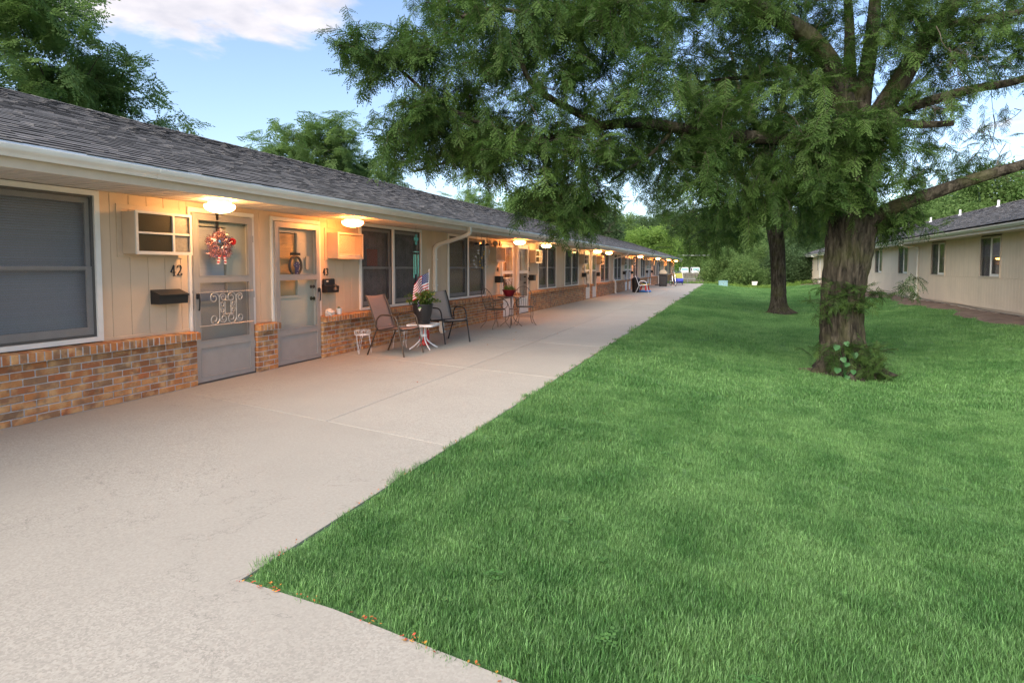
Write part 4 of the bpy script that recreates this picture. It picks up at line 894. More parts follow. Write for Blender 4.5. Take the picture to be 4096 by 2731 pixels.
q = MB(); q.box(16.6, 16.7, C0, C1, -0.3, 2.5); q.box(XW + 0.07, 16.6, C0 - 0.1, C0, -0.3, 2.4); q.box(XW + 0.07, 16.6, C1, C1 + 0.1, -0.3, 2.4); q.box(XW + 0.07, 16.6, C0, C1, 2.36, 2.40); oppart(q, 'outer_wall', MAT['siding_pale'])
for yy in (C0 - 0.05, C1 + 0.05):
    q = MB(); q.prism([(7.2, 2.35), (16.7, 2.35), (12.0, 4.2)], 1, yy - 0.05, yy + 0.05); oppart(q, 'gable', MAT['siding_pale'])
def slider(a, b):
    w_ = MB(); w_.ring(XW - 0.02, XW + 0.05, a, b, WZ0 - 0.01, WZ1, 0.04); o = oppart(w_, 'window', MAT['tan_trim'])
    mid = lerp(a, b, 0.47); q = MB(); q.bbox(XW - 0.005, XW + 0.03, mid - 0.02, mid + 0.02, WZ0 + 0.03, WZ1 - 0.04, 0.003); oppart(q, 'mullion', MAT['white_trim'], o)
    q = MB(); q.ring(XW + 0.0, XW + 0.02, a + 0.04, mid - 0.02, WZ0 + 0.03, WZ1 - 0.04, 0.025, 0.07); oppart(q, 'sash', MAT['white_trim'], o)
    for u, v, m_ in ((a + 0.05, mid - 0.02, 'glass'), (mid + 0.02, b - 0.04, 'glass')):
        q = MB(); q.add([(XW + 0.015, u, WZ0 + 0.03), (XW + 0.015, v, WZ0 + 0.03), (XW + 0.015, v, WZ1 - 0.04), (XW + 0.015, u, WZ1 - 0.04)], [(0, 1, 2, 3)]); oppart(q, 'pane', MAT[m_], o)
    q = MB(); q.add([(XW - 0.002, mid + 0.02, WZ0 + 0.03), (XW - 0.002, b - 0.04, WZ0 + 0.03), (XW - 0.002, b - 0.04, WZ1 - 0.04), (XW - 0.002, mid + 0.02, WZ1 - 0.04)], [(0, 1, 2, 3)]); oppart(q, 'insect_screen', MAT['screen'], o)
    q = MB()
    for i in range(15): yy = lerp(a + 0.05, b - 0.05, i / 14); q.v += [(XW + 0.12 + 0.015 * math.sin(i * 2.1), yy, WZ0), (XW + 0.12 + 0.015 * math.sin(i * 2.1), yy, WZ1)]
    for i in range(14): q.f.append((2 * i, 2 * i + 2, 2 * i + 3, 2 * i + 1)); q.m.append(0)
    oppart(q, 'curtain', MAT['curtain' if int(a) % 3 else 'sash'], o, True)
for a, b in wins: slider(a, b)
q = MB(); q.box(6.615, 7.21, C0 - 0.3, C1 + 0.5, CZ, CZ + 0.012); oppart(q, 'soffit', MAT['tan_trim'])
q = MB(); q.bbox(6.598, 6.615, C0 - 0.3, C1 + 0.5, CZ - 0.01, 2.535, 0.003); oppart(q, 'fascia', MAT['soffit_white'])
q = MB(); q.prism([(-p[0] + 6.6 - 5.145, p[1] + 0.19) for p in prof], 1, C0 - 0.3, C1 + 0.55); oppart(q, 'gutter', MAT['gutter_white'], smooth=True)
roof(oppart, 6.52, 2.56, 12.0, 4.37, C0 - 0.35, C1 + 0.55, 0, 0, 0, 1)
for i, yy in enumerate((27.0, 32.4, 37.1, 41.9, 46.6, 51.5)):
    q = MB(); q.lathe([(0.10, -0.06), (0.08, 0.02), (0.050, 0.05), (0.048, 0.27), (0.05, 0.285), (0.02, 0.29)], (11.15, yy, 4.09), 14, True); oppart(q, 'vent_pipe', MAT['vent_pipe'], smooth=True)
def opp_spout(yc):
    q = MB(); q.tube(smooth_path([(6.52, yc, 2.43), (6.53, yc, 2.32), (6.75, yc, 2.26), (7.08, yc, 2.20), (7.165, yc, 2.10), (7.165, yc, 1.2), (7.165, yc, 0.20), (7.15, yc, 0.12), (7.02, yc, 0.08)], 4), 0.04, 8); oppart(q, 'downspout', MAT['gutter_white'], smooth=True)
for yc in (28.45, 56.4, C1): opp_spout(yc)
# bare earth along that wall
q = MB(); ysd = [C0 + 0.25 * i for i in range(0, 245)]
for y in ysd:
    e = 6.25 + 0.22 * math.sin(y * 0.9) + 0.14 * math.sin(y * 2.3 + 1) + rng.uniform(-0.03, 0.03)
    for i in range(8):
        x = lerp(e, 7.24, i / 7); q.v.append((x, y, gz(x, y) + (0.0 if i == 0 else 0.03 + 0.03 * math.sin(x * 9 + y * 4) * math.sin(y * 3.1)) - (0.03 if i == 0 else 0)))
for j in range(len(ysd) - 1):
    for i in range(7): q.f.append((j * 8 + i, j * 8 + i + 1, j * 8 + 9 + i, j * 8 + 8 + i)); q.m.append(0)
tag(q.build('earth_strip', MAT['bare_earth'], smooth=True), kind='structure')
# ------------------------------------------------------------------ patio things
def sling_chair(name, loc, rz, label, frame, sling, cat='chair', group=None, w_=0.56, arm=True, rt=0.0125):
    """faces local +X; origin on the floor under the seat centre"""
    t = empty(name, loc, rz, label, cat, group); h = w_ / 2
    for s in (-1, 1):
        y = s * h
        q = MB(); q.tube(smooth_path([(0.33, y, 0.0), (0.285, y, 0.22), (0.235, y, 0.44), (0.20, y, 0.58), (0.13, y, 0.635), (0.0, y, 0.645), (-0.10, y, 0.635), (-0.165, y, 0.57), (-0.19, y, 0.45)], 4), rt, 8); q.build('arm_frame', MAT[frame], t, True)
        q = MB(); q.tube([(-0.16, y, 0.44), (-0.26, y, 0.22), (-0.36, y, 0.0)], rt, 8); q.build('leg', MAT[frame], t, True)
        q = MB(); q.tube(smooth_path([(0.27, y * 0.9, 0.43), (0.15, y * 0.9, 0.425), (-0.10, y * 0.9, 0.395), (-0.185, y * 0.9, 0.42), (-0.235, y * 0.9, 0.55), (-0.31, y * 0.9, 0.76), (-0.375, y * 0.9, 0.90), (-0.41, y * 0.9, 0.945)], 4), rt, 8); q.build('side_rail', MAT[frame], t, True)
    q = MB(); q.bar((0.24, -h, 0.40), (0.24, h, 0.40), rt, 8); q.build('stretcher', MAT[frame], t, True)
    q = MB(); q.bar((-0.17, -h, 0.40), (-0.17, h, 0.40), rt, 8); q.build('stretcher', MAT[frame], t, True)
    def sheet(pts, nm):
        P = smooth_path(pts, 6); q = MB(); n = 7; hh = h * 0.9
        for (x, _, z) in P:
            for i in range(n): u = i / (n - 1); sag = 0.018 * (1 - (2 * u - 1) ** 2); q.v.append((x, lerp(-hh, hh, u), z - sag))
        for j in range(len(P) - 1):
            for i in range(n - 1): q.f.append((j * n + i, j * n + i + 1, (j + 1) * n + i + 1, (j + 1) * n + i)); q.m.append(0)
        o = q.build(nm, MAT[sling], t, True); sd = o.modifiers.new('thick', 'SOLIDIFY'); sd.thickness = 0.004; return o
    sheet([(0.29, 0, 0.435), (0.15, 0, 0.43), (-0.08, 0, 0.402), (-0.165, 0, 0.41), (-0.20, 0, 0.45)], 'seat')
    sheet([(-0.20, 0, 0.452), (-0.245, 0, 0.57), (-0.315, 0, 0.765), (-0.38, 0, 0.905), (-0.415, 0, 0.95)], 'backrest')
    return t
sling_chair('patio_chair', (-5.04, 8.27, 0), R(-3), 'brown sling patio chair between wire plant stands, facing the lawn', 'bronze_metal', 'sling_brown', group='sling patio chairs by the flower pot')
sling_chair('patio_chair', (-4.98, 9.98, 0), R(-28), 'black framed patio chair with grey sling beyond the flower pot', 'black_metal', 'sling_grey', group='sling patio chairs by the flower pot')
# white table with plate glass top
t = empty('side_table', (-4.93, 8.97, 0), R(8), 'small white square table carrying the black flower pot', 'table')
def rsq(r, c, n=5):
    out = []
    for (sx_, sy_, a0) in ((1, 1, 0), (-1, 1, 90), (-1, -1, 180), (1, -1, 270)): out += [(sx_ * (r - c) + c * math.cos(R(a0 + 90 * i / n)), sy_ * (r - c) + c * math.sin(R(a0 + 90 * i / n))) for i in range(n + 1)]
    return out
q = MB(); o1 = rsq(0.235, 0.06); o2 = rsq(0.212, 0.05); n = len(o1)
q.add([(*p, 0.395) for p in o1] + [(*p, 0.43) for p in o1] + [(*p, 0.43) for p in o2] + [(*p, 0.395) for p in o2], [f for i in range(n) for j in [(i + 1) % n] for f in [(i, j, n + j, n + i), (n + i, n + j, 2 * n + j, 2 * n + i), (2 * n + i, 2 * n + j, 3 * n + j, 3 * n + i), (3 * n + i, 3 * n + j, j, i)]]); q.build('top_rim', MAT['white_metal'], t)
q = MB(); q.prism(o2, 2, 0.412, 0.424); q.build('glass_top', MAT['sash'], t)
for i in range(4):
    a = R(45 + 90 * i); c, s = math.cos(a), math.sin(a); q = MB(); q.tube(smooth_path([(c * 0.085, s * 0.085, 0.40), (c * 0.05, s * 0.05, 0.34), (c * 0.045, s * 0.045, 0.24), (c * 0.07, s * 0.07, 0.15), (c * 0.15, s * 0.15, 0.075), (c * 0.26, s * 0.26, 0.006)], 4), 0.012, 6); q.build('leg', MAT['white_metal'], t, True)
q = MB(); q.lathe([(0.052, 0.215), (0.062, 0.215), (0.062, 0.245), (0.052, 0.245)], n=16); q.build('collar', MAT['white_metal'], t)
# black pot, its plant, its flag
POT = (-4.95, 8.99, 0.431)
pot = empty('flower_pot', POT, 0, 'tall black plastic pot of straggly greenery with white flag pole in it', 'flower pot')
q = MB(); q.lathe([(0.001, 0.0), (0.105, 0.0), (0.108, 0.02), (0.112, 0.045), (0.107, 0.05), (0.13, 0.14), (0.148, 0.24), (0.154, 0.30), (0.160, 0.302), (0.160, 0.318), (0.150, 0.318), (0.146, 0.29), (0.001, 0.285)], n=40); q.build('pot_body', MAT['black_plastic'], pot, True); pot.scale = (1.14, 1.14, 1.06)
q = MB(); q.lathe([(0.001, 0.292), (0.147, 0.288)], n=24); q.build('potting_soil', MAT['plant_soil'], pot)
va = math.atan2(-POT[1], -POT[0])
def on_pot(a, z, dz, da, off=0.003):
    def rr_(z): return interp(z, [0.05, 0.14, 0.24, 0.30], [0.107, 0.13, 0.148, 0.154]) + off
    return [(rr_(zz) * math.cos(aa), rr_(zz) * math.sin(aa), zz) for aa, zz in ((a - da, z), (a + da, z), (a + da * 1.1, z + dz * 0.5), (a, z + dz * 1.0))]
q = MB(); a = va - 0.30; q.mi = 0; P = lambda aa, z: ((interp(z, [0.14, 0.24, 0.30], [0.13, 0.148, 0.154]) + 0.003) * math.cos(aa), (interp(z, [0.14, 0.24, 0.30], [0.13, 0.148, 0.154]) + 0.003) * math.sin(aa), z)
q.add([P(a - 0.17, 0.252), P(a + 0.17, 0.262), P(a + 0.1, 0.278), P(a - 0.08, 0.275)], [(0, 1, 2, 3)]); q.mi = 1; q.add([P(a - 0.02, 0.205), P(a + 0.17, 0.262), P(a - 0.17, 0.252)], [(0, 1, 2)]); q.build('price_sticker', [MAT['tag_green'], MAT['paper']], pot)
def leafy(parent, n, rad, zlo, zhi, mats, seed, size=0.028, droop=0.5, stems=16):
    rr = random.Random(seed); L_ = MB(); S_ = MB()
    for i in range(stems):
        a = rr.uniform(0, 2 * math.pi); r1 = rad * rr.uniform(0.3, 1.0); zt = lerp(zlo, zhi, rr.random() ** 0.7) * (1.0 if r1 < rad * 0.7 else 0.7)
        P = smooth_path([(0.02 * math.cos(a), 0.02 * math.sin(a), 0.29), (r1 * 0.5 * math.cos(a), r1 * 0.5 * math.sin(a), 0.29 + zt * 0.75), (r1 * math.cos(a), r1 * math.sin(a), 0.29 + zt - droop * 0.05 * rr.random())], 6); S_.tube(P, 0.0022, 4)
        for j, p in enumerate(P[3:]):
            for _ in range(n):
                d = Vector((rr.gauss(0, 1), rr.gauss(0, 1), rr.gauss(0.2, 0.7))).normalized(); c = Vector(p) + d * rr.uniform(0.0, 0.03); sd = d.cross(Vector((rr.gauss(0, 1), rr.gauss(0, 1), rr.gauss(0, 1)))).normalized(); s_ = size * rr.uniform(0.6, 1.4)
                L_.mi = rr.choices(range(len(mats)), weights=[6, 1.4][:len(mats)])[0]; L_.add([c, c + d * s_ * 0.5 + sd * s_ * 0.28, c + d * s_, c + d * s_ * 0.5 - sd * s_ * 0.28], [(0, 1, 2, 3)])
    S_.build('stems', MAT[mats[0]], parent); tag(L_.build('foliage', [MAT[m_] for m_ in mats], parent), kind='stuff')
leafy(pot, 8, 0.27, 0.07, 0.25, ['leaf_pot', 'leaf_straw'], 3, size=0.030, stems=46)
q = MB(); rr = random.Random(4)
for (x, y, z) in ((-0.06, 0.12, 0.47), (-0.04, 0.16, 0.44), (0.02, 0.15, 0.45), (0.06, -0.26, 0.36), (0.05, -0.235, 0.31), (-0.08, -0.02, 0.54)):
    for pe in range(5):
        a = 2 * math.pi * pe / 5; ca, sa = math.cos(a), math.sin(a); q.mi = pe % 2; q.add([(x, y, z), (x + 0.012, y + 0.022 * ca - 0.008 * sa, z + 0.022 * sa + 0.008 * ca), (x + 0.008, y + 0.026 * ca, z + 0.026 * sa), (x + 0.012, y + 0.022 * ca + 0.008 * sa, z + 0.022 * sa - 0.008 * ca)], [(0, 1, 2, 3)])
tag(q.build('blossoms', [MAT['flower_purple'], MAT['flower_white']], pot), kind='stuff')
q = MB(); q.tube(smooth_path([(0.02, -0.12, 0.30), (0.03, -0.20, 0.33), (0.05, -0.25, 0.32)], 4), 0.002, 4); q.build('trailing_stem', MAT['leaf_pot'], pot)
# small flag
fl = empty('flag', (-4.90, 9.10, 0.431 + 0.30), 0, 'small stars and stripes flag on white stick in the black pot', 'flag')
a0, a1 = Vector((0, 0, 0)), Vector((-0.02, 0.075, 0.60))
q = MB(); q.tube([a0 - (a1 - a0) * 0.08, a1], 0.005, 8); q.build('pole', MAT['white_metal'], fl, True)
q = MB(); q.lathe([(0.001, 0.0), (0.009, 0.01), (0.010, 0.025), (0.004, 0.04), (0.001, 0.042)], tuple(a1), 10); q.build('finial', MAT['ceramic_white'], fl, True)
q = MB(); NU, NV = 26, 13; Hh, Wd = 0.315, 0.46; up = (a1 - a0).normalized(); top = a1 - up * 0.02
def cloth(u, v):   # u along the fly, v down the hoist
    d = Vector((-0.30, -0.93, 0)).normalized(); sag = 0.30 * u * u + 0.16 * u
    p = top - up * (Hh * v) + d * (Wd * u * 0.78) + Vector((0, 0, -sag * 0.42))
    return p + Vector((0.93, -0.3, 0)) * (0.022 * math.sin(u * 9 + v * 2.2) * min(1, u * 3)) + Vector((0, 0, 0.012 * math.sin(u * 11 + v * 3) * u))
for i in range(NU + 1):
    for j in range(NV + 1): q.v.append(tuple(cloth(i / NU, j / NV)))
for i in range(NU):
    for j in range(NV):
        q.f.append((i * 14 + j, (i + 1) * 14 + j, (i + 1) * 14 + j + 1, i * 14 + j + 1)); q.m.append(2 if (i < NU * 0.4 and j < 7) else (0 if j % 2 == 0 else 1))
fo = q.build('cloth', [MAT['flag_red'], MAT['flag_white'], MAT['flag_blue']], fl, True)
q = MB()
for r_ in range(9):
    for c_ in range(6 if r_ % 2 == 0 else 5):
        u = 0.4 * (c_ * 2 + (1 if r_ % 2 == 0 else 2)) / 12; v = (r_ + 0.9) / 9.9 * 7 / 13; p = cloth(u, v)
        for off in (0.0015, -0.0015):
            pts = []
            for k in range(10): a = 2 * math.pi * k / 10 + math.pi / 2; rad = 0.0085 if k % 2 == 0 else 0.0038; pts.append(p + Vector((0.93, -0.3, 0)) * off + Vector((-0.3, -0.93, 0)) * (rad * math.cos(a)) + Vector((0, 0, 1)) * (rad * math.sin(a)))
            q.add(pts, [tuple(range(10))])
q.build('star_print', MAT['flag_white'], fl)
# wire plant stands
def wire_stand(loc, rz, label):
    t = empty('plant_stand', loc, rz, label, 'plant stand', 'white wire plant stands by the brick wall'); r = 0.003; H = 0.375
    def ringp(rad, z, n=24): return [(rad * math.cos(2 * math.pi * i / n), rad * math.sin(2 * math.pi * i / n), z) for i in range(n + 1)]
    q = MB(); q.tube(ringp(0.128, H), r * 1.2, 5); q.tube(ringp(0.118, H - 0.07), r, 5); q.tube(ringp(0.09, H - 0.072), r, 5); q.tube(ringp(0.05, H - 0.072), r, 5); q.build('basket_rings', MAT['white_metal'], t, True)
    q = MB()
    for i in range(8):
        a = 2 * math.pi * i / 8; b = a + 0.36
        q.tube(smooth_path([(0.119 * math.cos(a), 0.119 * math.sin(a), H - 0.07), (0.127 * math.cos(a), 0.127 * math.sin(a), H - 0.03), (0.128 * math.cos((a + b) / 2), 0.128 * math.sin((a + b) / 2), H - 0.005), (0.127 * math.cos(b), 0.127 * math.sin(b), H - 0.03), (0.119 * math.cos(b), 0.119 * math.sin(b), H - 0.07)], 3), r * 0.9, 4)
    for i in range(4): a = math.pi * i / 4; q.bar((0.118 * math.cos(a), 0.118 * math.sin(a), H - 0.071), (-0.118 * math.cos(a), -0.118 * math.sin(a), H - 0.071), r * 0.8, 4)
    q.build('basket_loops', MAT['white_metal'], t, True)
    for i in range(3):
        a = 2 * math.pi * i / 3 + 0.4; f = (0.135 * math.cos(a), 0.135 * math.sin(a), 0.004); q = MB()
        q.tube([(0.118 * math.cos(a - 0.42), 0.118 * math.sin(a - 0.42), H - 0.07), (f[0] * 0.99 - 0.006 * math.sin(-a), f[1], 0.02), f, (f[0] * 1.0, f[1] * 0.99, 0.02), (0.118 * math.cos(a + 0.42), 0.118 * math.sin(a + 0.42), H - 0.07)], r, 5); q.build('hairpin_leg', MAT['white_metal'], t, True)
wire_stand((-5.57, 8.11, 0), 0.3, 'white wire plant stand alone against the brick wall')
wire_stand((-5.28, 8.80, 0), 0.9, 'white wire plant stand behind the brown patio chair')
# red jug beneath the table
t = empty('red_canister', (-5.16, 9.42, 0), 0.4, 'red plastic canister on the concrete under the white table', 'canister')
q = MB(); q.lathe([(0.001, 0), (0.09, 0.0), (0.095, 0.012), (0.09, 0.02), (0.094, 0.06), (0.09, 0.07), (0.094, 0.08), (0.094, 0.14), (0.09, 0.15), (0.094, 0.16), (0.092, 0.23), (0.085, 0.245), (0.001, 0.25)], n=28); q.build('canister_body', MAT['red_plastic'], t, True)
q = MB(); q.lathe([(0.088, 0.246), (0.090, 0.262), (0.04, 0.27), (0.001, 0.272)], n=24); q.build('lid', MAT['red_plastic'], t, True)
q = MB(); q.tube(smooth_path([(-0.085, 0, 0.24), (-0.07, 0.02, 0.30), (0.0, 0.03, 0.32), (0.07, 0.02, 0.30), (0.085, 0, 0.24)], 4), 0.004, 5); q.build('bail', MAT['white_metal'], t, True)
# ledge: stone and little succulent pot
t = MB(); bmx = bmesh.new(); bmesh.ops.create_icosphere(bmx, subdivisions=3, radius=0.06); rr = random.Random(9)
for v in bmx.verts: d = v.co.normalized(); k = 1 + 0.25 * math.sin(d.x * 5 + 1) * math.sin(d.y * 6) + 0.14 * math.sin(d.z * 9 + d.x * 7); v.co = Vector((d.x * 0.055 * k, d.y * 0.085 * k, max(d.z, -0.55) * 0.062 * k + 0.034))
me = bpy.data.meshes.new('stone'); bmx.to_mesh(me); bmx.free(); me.materials.append(MAT['stone_white']); o = link('stone', me, None, (-5.862, 7.66, RW - 0.002)); tag(o, 'lumpy whitish stone lying on the brick ledge below the mailbox', 'stone')
t = empty('succulent_pot', (-5.87, 7.91, RW - 0.004), 0, 'tiny white pot with a succulent on the brick ledge', 'flower pot')
q = MB(); q.lathe([(0.001, 0), (0.038, 0), (0.048, 0.09), (0.050, 0.10), (0.045, 0.10), (0.042, 0.088), (0.001, 0.086)], n=24); q.build('pot_body', MAT['ceramic_white'], t, True)
q = MB(); rr = random.Random(2)
for i in range(26):
    a = i * 2.4; r1 = 0.012 + 0.030 * (i / 26); z = 0.115 - 0.02 * (i / 26); c, s = math.cos(a), math.sin(a); q.add([(0, 0, 0.086), (c * r1 * 0.6 - s * 0.009, s * r1 * 0.6 + c * 0.009, z - 0.006), (c * r1, s * r1, z + 0.008), (c * r1 * 0.6 + s * 0.009, s * r1 * 0.6 - c * 0.009, z - 0.006)], [(0, 1, 2, 3)])
q.build('rosette', MAT['leaf_pot'], t)
# wreath on the first storm door (hangs from a band over the glass)
WC = Vector((-5.868, 5.575, 1.665))
t = empty('wreath', WC, 0, 'pink tinsel star wreath with red bow hanging on the storm door', 'wreath'); t.scale = (1.0, 1.28, 1.08); q = MB(); rr = random.Random(12)
def star_r(a): return 0.150 + 0.018 * math.cos(5 * (a - math.pi / 2))
for i in range(3000):
    a = rr.uniform(0, 2 * math.pi); rad = star_r(a) * rr.uniform(0.42, 1.0); c = Vector((rr.uniform(-0.02, 0.03), rad * math.cos(a), rad * math.sin(a))); d = Vector((rr.gauss(0.3, 0.6), rr.gauss(0, 1), rr.gauss(0, 1))).normalized(); sd = d.cross(Vector((rr.gauss(0, 1), rr.gauss(0, 1), rr.gauss(0, 1)))).normalized(); l = rr.uniform(0.012, 0.042)
    q.add([c - sd * 0.0025, c + sd * 0.0025, c + d * l + sd * 0.0015, c + d * l - sd * 0.0015], [(0, 1, 2, 3)])
tag(q.build('tinsel', MAT['silver_tinsel'], t), kind='stuff')
q = MB(); P = [(0, star_r(a) * 0.70 * math.cos(a), star_r(a) * 0.70 * math.sin(a)) for a in [2 * math.pi * i / 40 for i in range(41)]]; q.tube(P, 0.022, 6); q.build('wreath_ring', MAT['silver_tinsel'], t, True)
q = MB()
for i in range(60):
    d = Vector((rr.uniform(0.1, 1), rr.gauss(0, 1), rr.gauss(0, 1))).normalized(); c = Vector((0.025, 0.135, 0.045)); sd = d.orthogonal().normalized(); q.add([c, c + d * 0.03 + sd * 0.012, c + d * 0.045, c + d * 0.03 - sd * 0.012], [(0, 1, 2, 3)])
q.build('red_bow', MAT['flag_red'], t)
q = MB(); 
for (y, z, r_, m_) in ((-0.085, 0.05, 0.03, 0), (0.0, -0.03, 0.018, 0), (0.045, -0.02, 0.018, 0), (-0.03, 0.04, 0.022, 1)):
    pts = [(0.045, y + (r_ if k % 2 == 0 else r_ * 0.45) * math.sin(2 * math.pi * k / 10), z + (r_ if k % 2 == 0 else r_ * 0.45) * math.cos(2 * math.pi * k / 10)) for k in range(10)]; q.mi = m_; q.add(pts + [(0.052, y, z)], [(k, (k + 1) % 10, 10) for k in range(10)])
q.build('star_ornaments', [MAT['flower_white'], MAT['blue_plastic']], t)
q = MB()
for j, (y, tilt) in enumerate(((-0.03, -0.25), (0.025, 0.12))):
    for s in range(6): z = -0.12 - s * 0.016; yo = y + tilt * (s * 0.016); q.mi = s % 2; q.add([(0.04, yo - 0.014, z), (0.04, yo + 0.014, z), (0.041, yo + tilt * 0.016 + 0.015, z - 0.016), (0.041, yo + tilt * 0.016 - 0.015, z - 0.016)], [(0, 1, 2, 3)])
q.build('striped_ribbon', [MAT['flag_red'], MAT['flag_white']], t)
q = MB(); q.box(-0.035, -0.025, -0.014, 0.014, 0.15, 0.36); q.build('hanger_strap', MAT['black_metal'], t)
# horseshoe ornament inside the second door's upper pane
t = empty('door_ornament', (-5.955, 7.02, 1.40), 0, 'dark ring ornament with starred ribbon inside the second storm door', 'ornament')
q = MB(); q.tube([(0, 0.125 * math.cos(a), 0.02 + 0.135 * math.sin(a)) for a in [R(-60 + 300 * i / 30) for i in range(31)]], 0.018, 6); q.build('ring', MAT['iron_brown'], t, True)
q = MB(); q.bbox(-0.01, 0.01, -0.10, 0.10, 0.17, 0.205, 0.003); q.bar((0, 0, 0.19), (0, 0, 0.50), 0.004, 5); q.build('hanging_bar', MAT['black_metal'], t)
q = MB(); q.mi = 0; q.add([(0.022, -0.075, 0.02), (0.022, -0.03, 0.075), (0.022, 0.03, 0.075), (0.022, 0.08, 0.03), (0.022, 0.05, -0.02), (0.022, 0.035, -0.115), (0.022, -0.035, -0.115), (0.022, -0.04, -0.01)], [(0, 1, 2, 3, 4, 5, 6, 7)]); q.mi = 1
for (y, z) in ((-0.045, 0.028), (-0.01, 0.05), (0.03, 0.045), (0.055, 0.02), (0.0, 0.01), (0.025, -0.05), (0.005, -0.09)):
    q.add([(0.024, y + (0.010 if k % 2 == 0 else 0.004) * math.sin(2 * math.pi * k / 10), z + (0.010 if k % 2 == 0 else 0.004) * math.cos(2 * math.pi * k / 10)) for k in range(10)], [tuple(range(10))])
q.build('starred_ribbon', [MAT['flag_blue'], MAT['flag_white']], t)
q = MB(); q.box(-5.99, -5.985, 7.285, 7.37, 1.36, 1.56); o = q.build('notice', MAT['paper']); tag(o, 'small paper notice taped inside the second storm door', 'notice')

# hanging things under the eave
t = empty('wind_chime', (-5.48, 9.72, ZS - 0.012), 0, 'turquoise cross wind chime hanging from the eave before the window', 'wind chime')
q = MB(); q.bar((0, 0, 0.012), (0, 0, -0.15), 0.0018, 4); q.bar((0, 0, -0.31), (0, 0, -0.46), 0.0015, 4); q.build('cord', MAT['black_metal'], t)
q = MB()
def arm(ang, l):
    c, s = math.sin(ang), math.cos(ang); o_ = Vector((0, 0, -0.23)); e = Vector((0, c, s)); f = Vector((0, s, -c))
    for th in (0.007,):
        P = [o_ + f * 0.014, o_ + e * l * 0.6 + f * 0.016, o_ + e * l * 0.75 + f * 0.036, o_ + e * l, o_ + e * l * 0.75 - f * 0.036, o_ + e * l * 0.6 - f * 0.016, o_ - f * 0.014]
        n = len(P); q.add([p + Vector((th, 0, 0)) for p in P] + [p - Vector((th, 0, 0)) for p in P], [tuple(range(n)), tuple(range(2 * n - 1, n - 1, -1))] + [(i, (i + 1) % n, n + (i + 1) % n, n + i) for i in range(n)])
for a, l in ((0, 0.085), (90, 0.075), (270, 0.075), (180, 0.11)): arm(R(a), l)
q.build('cross', MAT['teal'], t)
q = MB(); q.lathe([(0.001, 0), (0.055, 0), (0.055, -0.012), (0.001, -0.012)], (0, 0, -0.46), 20); q.build('disc', MAT['teal'], t, True)
for i in range(5):
    a = 2 * math.pi * i / 5; q = MB(); l = (0.34, 0.40, 0.37, 0.43, 0.36)[i]; x, y = 0.043 * math.cos(a), 0.043 * math.sin(a); q.tube([(x, y, -0.52), (x, y, -0.52 - l)], 0.0105, 10); q.bar((x, y, -0.47), (x, y, -0.52), 0.001, 3); q.build('chime_tube', MAT['teal'], t, True)
q = MB(); q.bar((0, 0, -0.47), (0, 0, -1.05), 0.001, 3); q.lathe([(0.001, 0.012), (0.012, 0), (0.001, -0.012)], (0, 0, -1.06), 10); q.build('clapper', MAT['blue_plastic'], t, True)
def mobile(y, x, z0, label, kind):
    t = empty('hanging_mobile', (x, y, ZS - 0.004), 0, label, 'mobile', 'hanging mobiles under the eave'); rr = random.Random(int(y * 100))
    q = MB(); q.tube(smooth_path([(0, 0, 0.004), (0, 0.006, -0.05), (0, -0.012, -0.075), (0, 0, -0.10), (0, 0, z0 + 0.03)], 4), 0.003, 5); q.build('hook', MAT['black_metal'], t)
    q = MB(); q.lathe([(0.012, 0.045), (0.03, 0.035), (0.062, 0.006), (0.066, 0.0), (0.001, 0.001)], (0, 0, z0), 20); q.build('cap', MAT['black_plastic'], t, True)
    m_ = {'burst': 'clear_acrylic', 'butterfly': 'gold_acrylic', 'star': 'clear_acrylic'}[kind]
    for i in range(6):
        a = 2 * math.pi * i / 6; x_, y_ = 0.055 * math.cos(a), 0.055 * math.sin(a); l = (0.13, 0.19, 0.27, 0.36, 0.44, 0.50)[i]; zc = z0 - l
        q = MB(); q.bar((x_, y_, z0), (x_, y_, zc), 0.0012, 3); q.build('line', MAT['chrome'], t)
        q = MB()
        if kind == 'burst':
            for _ in range(26): d = Vector((rr.gauss(0, 1), rr.gauss(0, 1), rr.gauss(0, 1))).normalized() * rr.uniform(0.025, 0.042); q.tube([(x_, y_, zc), (x_ + d.x, y_ + d.y, zc + d.z)], [0.0032, 0.001], 4)
        elif kind == 'star':
            for sg in (-1, 1):
                pts = [(x_ + 0.002 * sg, y_ + (0.038 if k % 2 == 0 else 0.016) * math.sin(2 * math.pi * k / 10), zc + (0.038 if k % 2 == 0 else 0.016) * math.cos(2 * math.pi * k / 10)) for k in range(10)]; q.add(pts + [(x_ + 0.014 * sg, y_, zc)], [(k, (k + 1) % 10, 10) for k in range(10)])
        else:
            for sg in (-1, 1): q.add([(x_, y_, zc), (x_ + 0.01, y_ + sg * 0.038, zc + 0.026), (x_ + 0.012, y_ + sg * 0.040, zc + 0.006), (x_ + 0.006, y_ + sg * 0.020, zc - 0.002), (x_ + 0.010, y_ + sg * 0.030, zc - 0.022), (x_ + 0.004, y_ + sg * 0.010, zc - 0.024)], [(0, 1, 2, 3), (0, 3, 4, 5)])
            q.tube([(x_, y_, zc + 0.016), (x_, y_, zc - 0.024)], 0.004, 5)
        q.build('pendant', MAT[m_], t)
mobile(12.35, -5.42, -0.25, 'hanging mobile of clear spiky bursts before the window', 'burst'); mobile(12.62, -5.40, -0.27, 'hanging mobile of golden butterflies before the window', 'butterfly'); mobile(12.90, -5.38, -0.25, 'hanging mobile of clear stars before the air conditioner', 'star')
